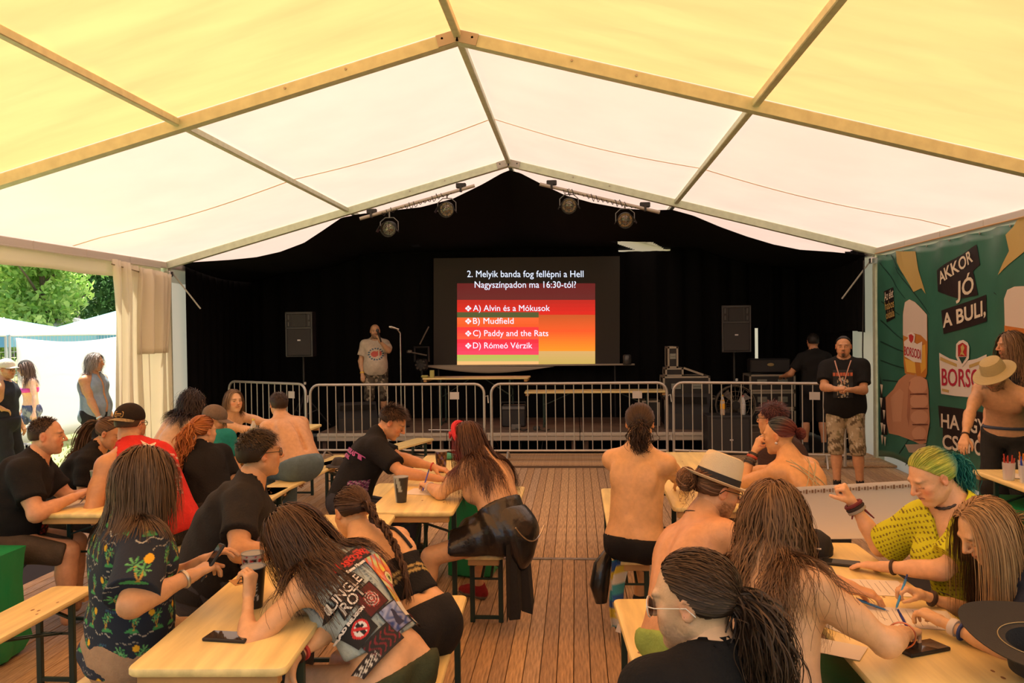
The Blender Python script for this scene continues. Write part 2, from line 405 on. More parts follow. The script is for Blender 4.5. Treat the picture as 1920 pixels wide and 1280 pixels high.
        for q in (-1, 1):
            er = np.array([nrmz(Rh*q*.9-Fh*.35), nrmz(Fh*.9+Rh*q*.35), Uh])
            ha(ell(O(q*.079, -.006, .002), er, (.009*h, .019*h, .031*h), .006, 'head'))
            ha(ell(O(q*.086, .000, .004), er, (.006*h, .010*h, .018*h), .004, 'head', sub=True))
        ncp = cone(N0-U2*.05, pv+Uh*.01-Fh*.005, .064*sc*G**.4*fm, .055*sc*G**.4*fm*.95, .03, tag='neck')
        s.hd = [ncp]+hd; s.torso = [p for p in pr if p.tag in ('torso', 'neck')]
    def hand_prims(s, H):
        nm, Wr, D, N, S, d2, curl, wr = H; sc = s.s*(.93 if s.fem else 1.); pr = []
        P = lambda d, q, n: Wr+D*d*sc+S*q*sc+N*n*sc
        pr.append(cone(Wr-d2*.07, Wr, wr*1.05, wr*.95, .012))
        for i, (q, l, r) in enumerate(((.030, .072, .0092), (.010, .080, .0096), (-.010, .074, .0090), (-.028, .058, .0080))):
            kn = P(.088-.005*abs(i-1), q, -.004); pr.append(cone(P(.012, q*.45, 0), kn, .0150*sc, .0118*sc, .014))
            a = kn; ang = 0.; cu = curl if np.ndim(curl) == 0 else curl[i]
            for j, (fr, r2) in enumerate(((.45, r), (.32, r*.93), (.23, r*.85))):
                ang += cu*(1.1, 1.3, .9)[j]; spr = q*.12*(1-min(cu, 1))
                dv = nrmz(D*math.cos(ang)+N*math.sin(ang)+S*spr); b = a+dv*l*fr*sc
                pr.append(cone(a, b, r2*sc, r2*.93*sc, .003)); a = b
        tc = s.k.get('tc', .5)
        b0 = P(.015, .018, .006); b1 = b0+nrmz(D*.75+S*.75+N*.35)*.045*sc; b2 = b1+nrmz(D*.9+S*.35+N*(.3+tc*.5))*.034*sc; b3 = b2+nrmz(D*.9-S*.1+N*(.3+tc*.7))*.026*sc
        pr += [cone(b0, b1, .0165*sc, .0125*sc, .014), cone(b1, b2, .0112*sc, .0100*sc, .004), cone(b2, b3, .0100*sc, .0082*sc, .003)]
        s.lasth = pr; return pr
    def build(s, res=.011, hres=.0055, hdres=.0042, hands=True):
        res *= 1.5; hres *= 1.36; hdres *= 1.3
        g = s.k.get; root = empty('person', (s.P[0], s.P[1], g('stand') or 0.), 0, g('label'), 'person', g('group')); s.root = root
        Vs = []; Fs = []; n = 0
        legs = g('legs', True)
        pr = [p for p in s.pr if legs or p.tag[:3] not in ('leg', 'foo')]
        if g('shoes', True): pr = [p for p in pr if p.tag[:4] != 'foot']
        jobs = [(pr, res)]
        jobs.append((s.hd, hres))
        if hands:
            for H in s.hands: jobs.append((s.hand_prims(H), hdres if hands is True else hands))
        for prs, h in jobs:
            d, lo = gridfield(prs, *boxof(prs), h); V, Q = surfnet(d, lo, h); Vs.append(V); Fs.append(Q+n); n += len(V)
        V = np.vstack(Vs); Fq = np.vstack(Fs)
        me = npmesh('body', V-np.array(root.location), Fq, s.skin(V))
        s.body = link('body', me, mat('skin', attr=True, rough=g('skr', .42), noise=.10, nscale=35, bump=.12, bscale=180, spec=.4), root)
        return root
    def hl(s, V):   # head-local, in head units
        return (V-s.Hc)@s.HR.T/s.hs
    def tl(s, V, which='T'):
        o = s.T if which == 'T' else s.P
        return np.stack([(V-o)@s.Rs, (V-o)@s.Ft, (V-o)@s.U2], -1)
    def skin(s, V):
        g = s.k.get; b = np.array(g('skin', SKIN['mid'])); c = np.tile(b, (len(V), 1))
        w = wob(V, 14, 3)[:, None]; c = c*(1+.05*w)
        h = s.hl(V); near = (np.abs(h) < .14).all(1) & (h[:, 2] > -.13)
        def blend(mask, col, amt): c[:] = c*(1-(mask*amt)[:, None])+np.array(col)*(mask*amt)[:, None]
        gs = lambda p, r: np.exp(-(((h-np.array(p))/np.array(r))**2).sum(1))*near
        red = b*np.array([1.05, .62, .55])
        for q in (-1, 1):
            blend(gs((q*.045, .07, -.025), (.025, .03, .02)), red, .5*g('flush', 1.)); blend(gs((q*.085, 0, 0), (.016, .03, .035)), red, .7)
        blend(gs((0, .112, -.02), (.015, .015, .015)), red, .5*g('flush', 1.))
        hc = np.array(g('brow', g('hair', {}).get('col', (.1, .06, .03))))
        if g('beard', 0):
            bd = near*np.clip((-.028-h[:, 2])/.015, 0, 1)*np.clip((h[:, 1]+.02)/.03, 0, 1)*(1-gs((0, .095, -.053), (.022, .03, .008)))
            bd = np.maximum(bd, gs((0, .1, -.038), (.026, .02, .006)))*(.75+.5*wob(V, 400, 4)); blend(np.clip(bd, 0, 1), hc*.8, g('beard'))
        if g('goatee', 0): blend(np.clip(gs((0, .085, -.085), (.022, .05, .022))*1.6, 0, 1)+gs((0, .1, -.040), (.024, .02, .005)), hc*.8, g('goatee'))
        for q in (-1, 1):
            ar = np.exp(-(((h[:, 0]-q*.032)/.019)**2+((h[:, 2]-.027+.12*(np.abs(h[:, 0])-.03)**1*.6)/.0048)**2))*(h[:, 1] > .05)*near; blend(np.clip(ar*1.3, 0, 1), hc*.6, .85)
            e = np.hypot((h[:, 0]-q*.031)/.0115, (h[:, 2]-.005)/(.0040 if not g('closed') else .001)); ey = (h[:, 1] > .07)*near
            blend(ey*(np.abs(e-1) < .25)*(h[:, 2] > .004), (.05, .03, .02), .8)
            blend(ey*(e < 1), (.40, .34, .30), .9)
            ir = np.hypot(h[:, 0]-q*.031-.002, h[:, 2]-.005); blend(ey*(e < 1)*(ir < .0058), g('iris', (.06, .05, .04)), 1.)
            if g('closed'): blend(ey*np.exp(-((h[:, 2]+.003)/.0022)**2)*(np.abs(h[:, 0]-q*.031) < .015), (.06, .03, .02), .75)
        lip = (np.abs(h[:, 0]) < .026)*(h[:, 1] > .075)*near*np.exp(-((h[:, 2]+.0535)/(.0085*np.sqrt(np.clip(1-(h[:, 0]/.027)**2, .05, 1))))**4)
        blend(lip, g('lips', tuple(b*np.array([.95, .55, .5]))), .75)
        blend((np.abs(h[:, 2]+.0533) < .0018)*(np.abs(h[:, 0]) < .024)*(h[:, 1] > .075)*near, (.12, .04, .03), .8)
        if not s.fem and not g('shirt'):
            t = s.tl(V)
            for q in (-1, 1): blend(np.exp(-(((t[:, 0]-q*.10)/.014)**2+((t[:, 2]+.125)/.014)**2))*(t[:, 1] > .03), b*np.array([.7, .42, .38]), .8)
        if g('paint'): c = g('paint')(s, V, c)
        return np.clip(c, 0, 1)
    # ---- clothing
    def shell(s, name, prims, infl, colfn, m, res=.011, post=None, fold=.004, fs=28., seed=0, lo_hi=None, stuffcut=None):
        if res > .0065: res *= 1.42
        rng = np.random.default_rng(seed+int(abs(s.P[0])*100)); k = rng.normal(size=(3, 3))
        def pp(X, d):
            if fold:
                n = np.sin(X@(k[0]*fs*.8)+2*np.sin(X@(k[1]*fs*.3)))+.6*np.sin(X@(k[2]*fs*.7)+3*np.sin(X@(k[1]*fs*.2)))
                d = d+fold*n
            if post is not None: d = post(X, d)
            return d
        b = boxof(prims, .03+infl+fold); d, lo = gridfield(prims, *b, res, infl, pp); V, Q = surfnet(d, lo, res)
        cols = colfn(s, V) if callable(colfn) else np.tile(np.array(colfn), (len(V), 1))
        me = npmesh(name, V-np.array(s.root.location), Q, np.clip(cols, 0, 1)); return link(name, me, m, s.root)
    def shirt(s, col, sleeve=.55, loose=.014, hem=-.04, neck=.075, name='shirt', m=None, res=.011, tank=False, vneck=0., low=None, fold=.004, top=None, flare=.0, openfront=False):
        tr = [p for p in s.torso if p.tag == 'torso' and not p.sub]; pr = list(tr)
        for q, nm in ((1, 'R'), (-1, 'L')):
            if sleeve and not tank:
                J = s.sh[nm]; E = s.J['E'+nm]; Wr = s.J['W'+nm]; d = nrmz(E-J); G = s.k.get('g', 1.)**.5*s.s; L = np.linalg.norm(E-J)
                e = J+d*L*min(sleeve, 1.)
                pr.append(cone(J, e+d*.05, .058*G, .058*G+flare, .03, cut=(e, d)) if sleeve <= 1 else cone(J, E, .056*G, .05*G, .03))
                if sleeve > 1: d2 = nrmz(Wr-E); pr.append(cone(E, Wr, .046*G, .036*G, .03, cut=(E+(Wr-E)*(sleeve-1), d2)))
        hp = s.P+s.U1*hem*s.s; N0 = s.N0+s.Ft*.02; U1, U2, Ft, Rs, T = s.U1, s.U2, s.Ft, s.Rs, s.T
        def post(X, d):
            mx = lambda a, b: -smin(-a, -b, .008)
            d = mx(d, -((X-hp)@U1))
            nk = np.linalg.norm((X-(N0+U2*.035+Ft*.01)), axis=-1)-neck
            if vneck: nk = smin(nk, pd(cone(N0+U2*.03+Ft*.03, T-U2*vneck+Ft*.14, .055, .015), X), .02)
            d = mx(d, -nk)
            if tank:
                for q, nm in ((1, 'R'), (-1, 'L')):
                    J = s.sh[nm]; d = mx(d, -pd(cone(J-U2*.10+Rs*q*.035, J+U2*.1+Rs*q*(.02 if tank is True else tank), .085*s.s*s.k.get('g', 1.)**.8, .085*s.s*s.k.get('g', 1.)**.8), X))
            if top is not None: d = mx(d, (X-(T-U2*top))@U2)
            if openfront: d = np.maximum(d, -(np.maximum(np.abs((X-T)@Rs)-.022, -((X-T)@Ft-.02))))
            return d
        return s.shell(name, pr, loose, col, m or mat('cloth', attr=True, rough=.85, noise=.12, nscale=25, bump=.35, bscale=90, spec=.2), res, post, fold)
    def pants(s, col, to=.8, loose=.014, name='shorts', m=None, res=.012, top=.10, fold=.004, flare=.0):
        """to: 0..1 along the thigh, 1..2 down the shin"""
        pr = [p for p in s.torso if p.tag == 'torso' and not p.sub][:4]
        G = s.k.get('g', 1.)**.6*s.s
        for nm in 'RL':
            H, K, A = s.L[nm]; d1, d2 = nrmz(K-H), nrmz(A-K)
            if to <= 1: e = H+(K-H)*to; pr.append(cone(H, e+d1*.05, .086*G, .068*G+flare, .015, cut=(e, d1)))
            else:
                pr.append(cone(H, K, .086*G, .062*G, .015)); e = K+(A-K)*(to-1); pr.append(cone(K, e+d2*.04, .062*G, .052*G+flare, .02, cut=(e, d2)))
        hp = s.P+s.U1*top*s.s; U1 = s.U1
        post = lambda X, d: np.maximum(d, (X-hp)@U1)
        return s.shell(name, pr, loose, col, m or mat('cloth', attr=True, rough=.85), res, post, fold, 24)
    def shoes(s, col=(.03, .03, .03), sole=(.25, .22, .18), sock=None):
        for nm in 'RL':
            H, K, A = s.L[nm]; fd = s.L[nm+'d']; Z = np.array([0, 0, 1.]); sc = s.s; up = nrmz(K-A)
            b = A-Z*.05*sc
            pr = [cone(b-fd*.035, b-Z*.002+fd*.10, .038, .040, .03), cone(b+fd*.10-Z*.005, b+fd*.16-Z*.008, .040, .032, .03), cone(b-fd*.02+Z*.02, A+up*.03, .040, .042, .03, cut=(A+up*.03, up))]
            z0 = A[2]-.085*sc
            post = lambda X, d: np.maximum(d, -(X[..., 2]-z0-.0))
            cf = lambda s_, V: np.where((V[:, 2] < z0+.022)[:, None], np.array(sole), np.array(col)*(1+.0*V[:, :1]))
            o = s.shell('shoe', pr, 0., cf, mat('cloth', attr=True, rough=.85), .008, post, .0)
            if sock: MB().tube([A+up*.0, A+up*.07], [.043*sc, .041*sc], 14).build('sock', mat('sock_'+str(sock[0]), sock, .9), s.root, True).location = -np.array(s.root.location)
    def add(s, mb, name, m, smooth=True, label=None):
        o = mb.build(name, m, s.root, smooth); o.data.transform(Matrix.Translation(-Vector(s.root.location)))
        if label: o['label'] = label
        return o
    def band(s, nm, t, r, w, m, name='bracelet'):
        """ring round a forearm, t metres up from the wrist"""
        E, Wr = s.J['E'+nm], s.J['W'+nm]; d = nrmz(E-Wr); c = Wr+d*t
        return s.add(MB().tube([c-d*w/2, c-d*w/4, c+d*w/4, c+d*w/2], [r*.96, r, r, r*.96], 16), name, m)
    # ---- hair
    def scalp(s, n, front=1., rng=None, low=0., side=None):
        rng = rng or RNG; u = rng.normal(size=(n*4, 3)); u /= np.linalg.norm(u, axis=1)[:, None]
        thr = -.62+low+1.25*front*np.clip(u[:, 1]+.15, 0, 1)
        ok = u[:, 2] > thr
        if side == 'top': ok &= (np.abs(u[:, 0]) < .55) & (u[:, 2] > .1)
        return u[ok][:n]
    def sp(s, u, off=0.):
        h = s.hs; q = u*(np.array([.076, .095, .082])+off)+np.array([0, -.012, .035]); return s.Hc+(q*h)@s.HR
    def grow(s, p, d, ln, M, grav=.25, stiff=.8, off=.01, prims=None, jit=.05, rng=None, infl=0., aim=None, aimw=0.):
        rng = rng or RNG; N = len(p); prims = prims if prims is not None else s.col
        out = [p.copy()]; step = (np.asarray(ln)/M)*np.ones(N); G = np.array([0, 0, -1.])
        e = .004; off = np.asarray(off)*np.ones(N)
        for i in range(M):
            g = G if aim is None else nrmz(aim)*aimw+G*(1-aimw)
            d = d*stiff+g*grav+rng.normal(size=(N, 3))*jit; d /= np.linalg.norm(d, axis=1)[:, None]+1e-9
            q = p+d*step[:, None]; f = field(prims, q, infl); hit = f < off
            if hit.any():
                qq = q[hit]; gr = np.stack([field(prims, qq+np.eye(3)[a]*e, infl)-f[hit] for a in range(3)], -1); gr /= np.linalg.norm(gr, axis=1)[:, None]+1e-9
                q[hit] = qq+gr*np.minimum(off[hit]-f[hit], .05)[:, None]
            d = q-p; d /= np.linalg.norm(d, axis=1)[:, None]+1e-9; p = p+d*step[:, None]; out.append(p.copy())
        return np.stack(out, 1)
    def strands(s, P, r, taper=.25, wave=0., wf=30., rng=None, tw=.16):
        """paths (N,M,3) -> thin three-sided tubes"""
        rng = rng or RNG; N, Mn, _ = P.shape
        T = np.gradient(P, axis=1); T /= np.linalg.norm(T, axis=2)[..., None]+1e-9
        ref = nrmz(s.Hc-P.mean((0, 1))+.01); ref = np.broadcast_to(np.array([.31, .52, .79]), T.shape)
        a = np.cross(T, ref); a /= np.linalg.norm(a, axis=2)[..., None]+1e-9; b = np.cross(T, a)
        t = np.linspace(0, 1, Mn)[None, :]
        if wave:
            ph = rng.uniform(0, 6.3, (N, 1)); fr = wf*rng.uniform(.7, 1.3, (N, 1)); am = wave*np.minimum(t*2.5, 1)
            P = P+a*(am*np.sin(ph+fr*t))[..., None]+b*(am*np.cos(ph*1.7+fr*t))[..., None]
        rr = r*(1-(1-taper)*t**1.5)*rng.uniform(.7, 1.3, (N, 1)); rr = rr*np.ones((N, Mn))
        ow = P-(s.Hc-s.Uh*.02); low = P[..., 2] < s.Hc[2]-.12; ow[low] = (P-s.T)[low]*np.array([1, 1, .2])
        ow = ow/(np.linalg.norm(ow, axis=2)[..., None]+1e-9); ow = ow+rng.normal(size=(N, 1, 3))*tw; a = np.cross(T, ow); a /= np.linalg.norm(a, axis=2)[..., None]+1e-9
        V = np.stack([P-a*rr[..., None]*1.05, P+a*rr[..., None]*1.05], 2).reshape(-1, 3)
        i = (np.arange(N)[:, None]*Mn+np.arange(Mn-1)[None, :])*2
        Q = np.stack([i, i+1, i+3, i+2], -1).reshape(-1, 4)
        return V, Q, N, Mn
    def cap(s, off=.006, front=1., low=0., res=.006, noise=.0, top=None, keep=None):
        h = s.hs; pr = [ell(s.Hc+s.Fh*-.012*h+s.Uh*.035*h, s.HR, (np.array([.076, .095, .082])+off)*h, 0)]
        pr.append(cone(s.Hc-s.Fh*.045*h+s.Uh*.0, s.Hc-s.Fh*.04*h-s.Uh*.055*h, (.055+off)*h, (.045+off)*h, .03))
        def post(X, d):
            q = (X-s.Hc)@s.HR.T/h; u = (q-np.array([0, -.012, .035]))/np.array([.076, .095, .082]); l = np.linalg.norm(u, axis=-1)+1e-6; u = u/l[..., None]
            thr = -.62+low+1.25*front*np.clip(u[..., 1]+.15, 0, 1); d = d-noise*wob(X, 70, 5)
            d = np.maximum(d, (thr-u[..., 2]+.0)*.05)
            if keep is not None: d = np.maximum(d, keep(q))
            return d
        d, lo = gridfield(pr, *boxof(pr), res, 0, post); return surfnet(d, lo, res)
    def finish_hair(s, parts, col, col2=None, name='hair', dark=.0, colfn=None, label=None, rough=.45):
        rng = RNG; Vs = []; Qs = []; Cs = []; n = 0; col = np.array(col); col2 = np.array(col2 if col2 is not None else col*1.6)
        for it in parts:
            V, Q = it[0], it[1]
            if len(it) == 4:
                N, Mn = it[2], it[3]; w = np.repeat(rng.beta(1.3, 2.2, N), Mn*2)[:, None]; c = col*(1-w)+col2*w
            else: c = np.tile(col*.75, (len(V), 1))
            Vs.append(V); Qs.append(Q+n); Cs.append(c); n += len(V)
        V = np.vstack(Vs); C = np.vstack(Cs)
        if colfn: C = colfn(s, V, C)
        me = npmesh(name, V-np.array(s.root.location), np.vstack(Qs), C)
        o = link(name, me, mat('hair_gloss', attr=True, rough=.5, spec=.28, noise=.1, nscale=60), s.root)
        if label: o['label'] = label
        return o
    def tangent(s, u, comb):
        """scalp tangent nearest to comb (head-local dir)"""
        n = u/np.array([.076, .095, .082])**1; n /= np.linalg.norm(n, axis=1)[:, None]; c = comb-n*(comb*n).sum(1)[:, None]; c /= np.linalg.norm(c, axis=1)[:, None]+1e-6
        return c@s.HR
    def do_hair(s, style='short', col=(.1, .06, .03), col2=None, n=700, ln=.05, r=.0022, front=1.1, low=0., vol=.01, part=0., tie=(0, -1, -.1), wave=0., wf=25., grav=.25, stiff=.8, taillen=.35, tailr=.022, M=18, taildir=(0, -1, -.5), colfn=None, capoff=.006, jit=.05, lnv=.25, tailn=None, fwd=0., infl=0., noise=0., keepcap=None, aim=None, aimw=0.):
        n = int(n*.85); rng = np.random.default_rng(int(abs(s.P[0]*1000+s.P[1]*77))); s.col = [p for p in s.torso+s.hd+[q for q in s.pr if q.tag[:3] == 'arm'] if p_ok(p)]
        parts = [s.cap(capoff, front, low, noise=noise, keep=keepcap)]
        u = s.scalp(n, front, rng, low); N = len(u); hl = np.array([0, 0, 1.])
        if style == 'short':
            comb = np.tile(np.array([part, fwd, -.25]), (N, 1))+rng.normal(size=(N, 3))*.16+np.stack([u[:, 0]*.6, u[:, 1]*.2, 0*u[:, 0]], 1)
            d = s.tangent(u, comb)*.95+(u@s.HR)*vol*14+rng.normal(size=(N, 3))*.06; d /= np.linalg.norm(d, axis=1)[:, None]
            lt = ln*rng.uniform(1-lnv, 1+lnv, N)*np.clip(.35+u[:, 2]*.9+.0, .25, 1.)
            P = s.grow(s.sp(u, .001), d, lt, 6, .04, 1., .005, s.hd[1:5], .05, rng); parts.append(s.strands(P, r, .3, wave, wf, rng))
        elif style == 'long':
            side = np.sign(u[:, 0]-part*.3+rng.normal(size=N)*.05); comb = np.stack([side*.35+u[:, 0]*.8+side*.6*np.clip(u[:, 1], 0, 1), np.full(N, -.55+fwd), np.full(N, -.75)], 1)
            d = s.tangent(u, comb)*.9+(u@s.HR)*.10; off = vol*rng.uniform(.25, 1.3, N); lt = ln*rng.uniform(1-lnv, 1+lnv, N)
            P = s.grow(s.sp(u, .003+.5*vol), d, lt, M, grav, stiff, off, s.col, jit, rng, infl, aim, aimw); parts.append(s.strands(P, r, .3, wave, wf, rng))
        elif style in ('pony', 'bun', 'braid'):
            tv = nrmz(tie); K = 9; t = np.linspace(0, 1, K)[None, :, None]
            uu = u[:, None]*(1-t)+tv*t; uu /= np.linalg.norm(uu, axis=2)[..., None]; bulge = vol*rng.uniform(.3, 1.2, (N, 1, 1))*np.sin(t*math.pi)
            h = s.hs; q = uu*(np.array([.076, .095, .082])+.004+bulge)+np.array([0, -.012, .035]); P1 = s.Hc+(q*h)@s.HR
            parts.append(s.strands(P1, r, .8, 0, 1, rng))
            tp = s.sp(tv[None], .012)[0]; td = nrmz(np.array(taildir)@s.HR)
            if style == 'pony':
                m = tailn or N//2; rr = rng.normal(size=(m, 3))*tailr*.35; d = np.tile(td, (m, 1))+rng.normal(size=(m, 3))*.12
                P = s.grow(tp+rr, d, taillen*rng.uniform(1-lnv, 1+lnv*.3, m), M, grav, stiff, vol*rng.uniform(.3, 1.5, m), s.col, jit, rng, infl)
                P = P+(rng.normal(size=(m, 1, 3))*tailr*.8)*np.sin(np.linspace(0, 1, M+1)*2.6)[None, :, None]
                parts.append(s.strands(P, r*1.15, .3, wave, wf, rng, .8))
                parts.append((*surfcap(tp, tailr*.9, td, s.HR),))
            elif style == 'bun':
                m = tailn or 260; cc = tp+td*tailr*.8; ax = rng.normal(size=(m, 3)); ax /= np.linalg.norm(ax, axis=1)[:, None]; b = np.cross(ax, rng.normal(size=(m, 3))); b /= np.linalg.norm(b, axis=1)[:, None]; c3 = np.cross(ax, b)
                th = np.linspace(0, 4.2, 14)[None, :, None]+rng.uniform(0, 6, (m, 1, 1)); R = tailr*rng.uniform(.8, 1.08, (m, 1, 1))
                P = cc+(b[:, None]*np.cos(th)+c3[:, None]*np.sin(th))*R*np.array([1, 1, 1.15]); parts.append(s.strands(P, r*1.3, .7, 0, 1, rng))
                d_, lo_ = gridfield([ell(cc, np.eye(3), (tailr*.9, tailr*.9, tailr), 0)], cc-tailr*1.3, cc+tailr*1.3, .006); parts.append(surfnet(d_, lo_, .006))
                if ln > .06:
                    mm = 60; P = s.grow(cc+rng.normal(size=(mm, 3))*tailr*.5, np.tile(np.array([0, 0, -1.]), (mm, 1)), ln*rng.uniform(.6, 1.1, mm), 10, .3, .8, .012, s.col, .12, rng, infl); parts.append(s.strands(P, r, .3, .006, 12, rng))
            else:
                Pg = s.grow(tp[None], td[None], np.array([taillen]), 40, grav, stiff, np.array([tailr+.004]), s.col, .0, rng, infl)[0]
                T = np.gradient(Pg, axis=0); T /= np.linalg.norm(T, axis=1)[:, None]; outw = np.array([nrmz(perp(nrmz(Pg[i]-s.T+.3*np.array([0, 0, -.3])), T[i])) for i in range(len(Pg))]); sd = np.cross(T, outw)
                sN = np.linspace(0, 1, len(Pg)); ph = sN*taillen/.021; tr = tailr*(1-.45*sN)
                for kk in range(3):
                    a = ph+kk*2.0944; c = Pg+sd*(np.sin(a)*tr*.75)[:, None]+outw*(np.sin(2*a)*tr*.45)[:, None]
                    m = 46; P = c[None]+ (rng.normal(size=(m, 1, 3))*tr[None, :, None]*.27); parts.append(s.strands(P, r*1.15, .75, 0, 1, rng))
                end = Pg[-1]; m = 60; P = s.grow(end+rng.normal(size=(m, 3))*.004, np.tile(T[-1], (m, 1))+rng.normal(size=(m, 3))*.12, .1*rng.uniform(.6, 1.1, m), 8, .15, .9, .01, s.col, .04, rng, infl); parts.append(s.strands(P, r, .3, 0, 1, rng))
        return s.finish_hair(parts, col, col2, colfn=colfn)
def p_ok(p): return True
def surfcap(c, r, d, HR):
    dd, lo = gridfield([cone(c-d*.01, c+d*.02, r, r*.7, 0)], c-r*2, c+r*2+.02, .007); return surfnet(dd, lo, .007)
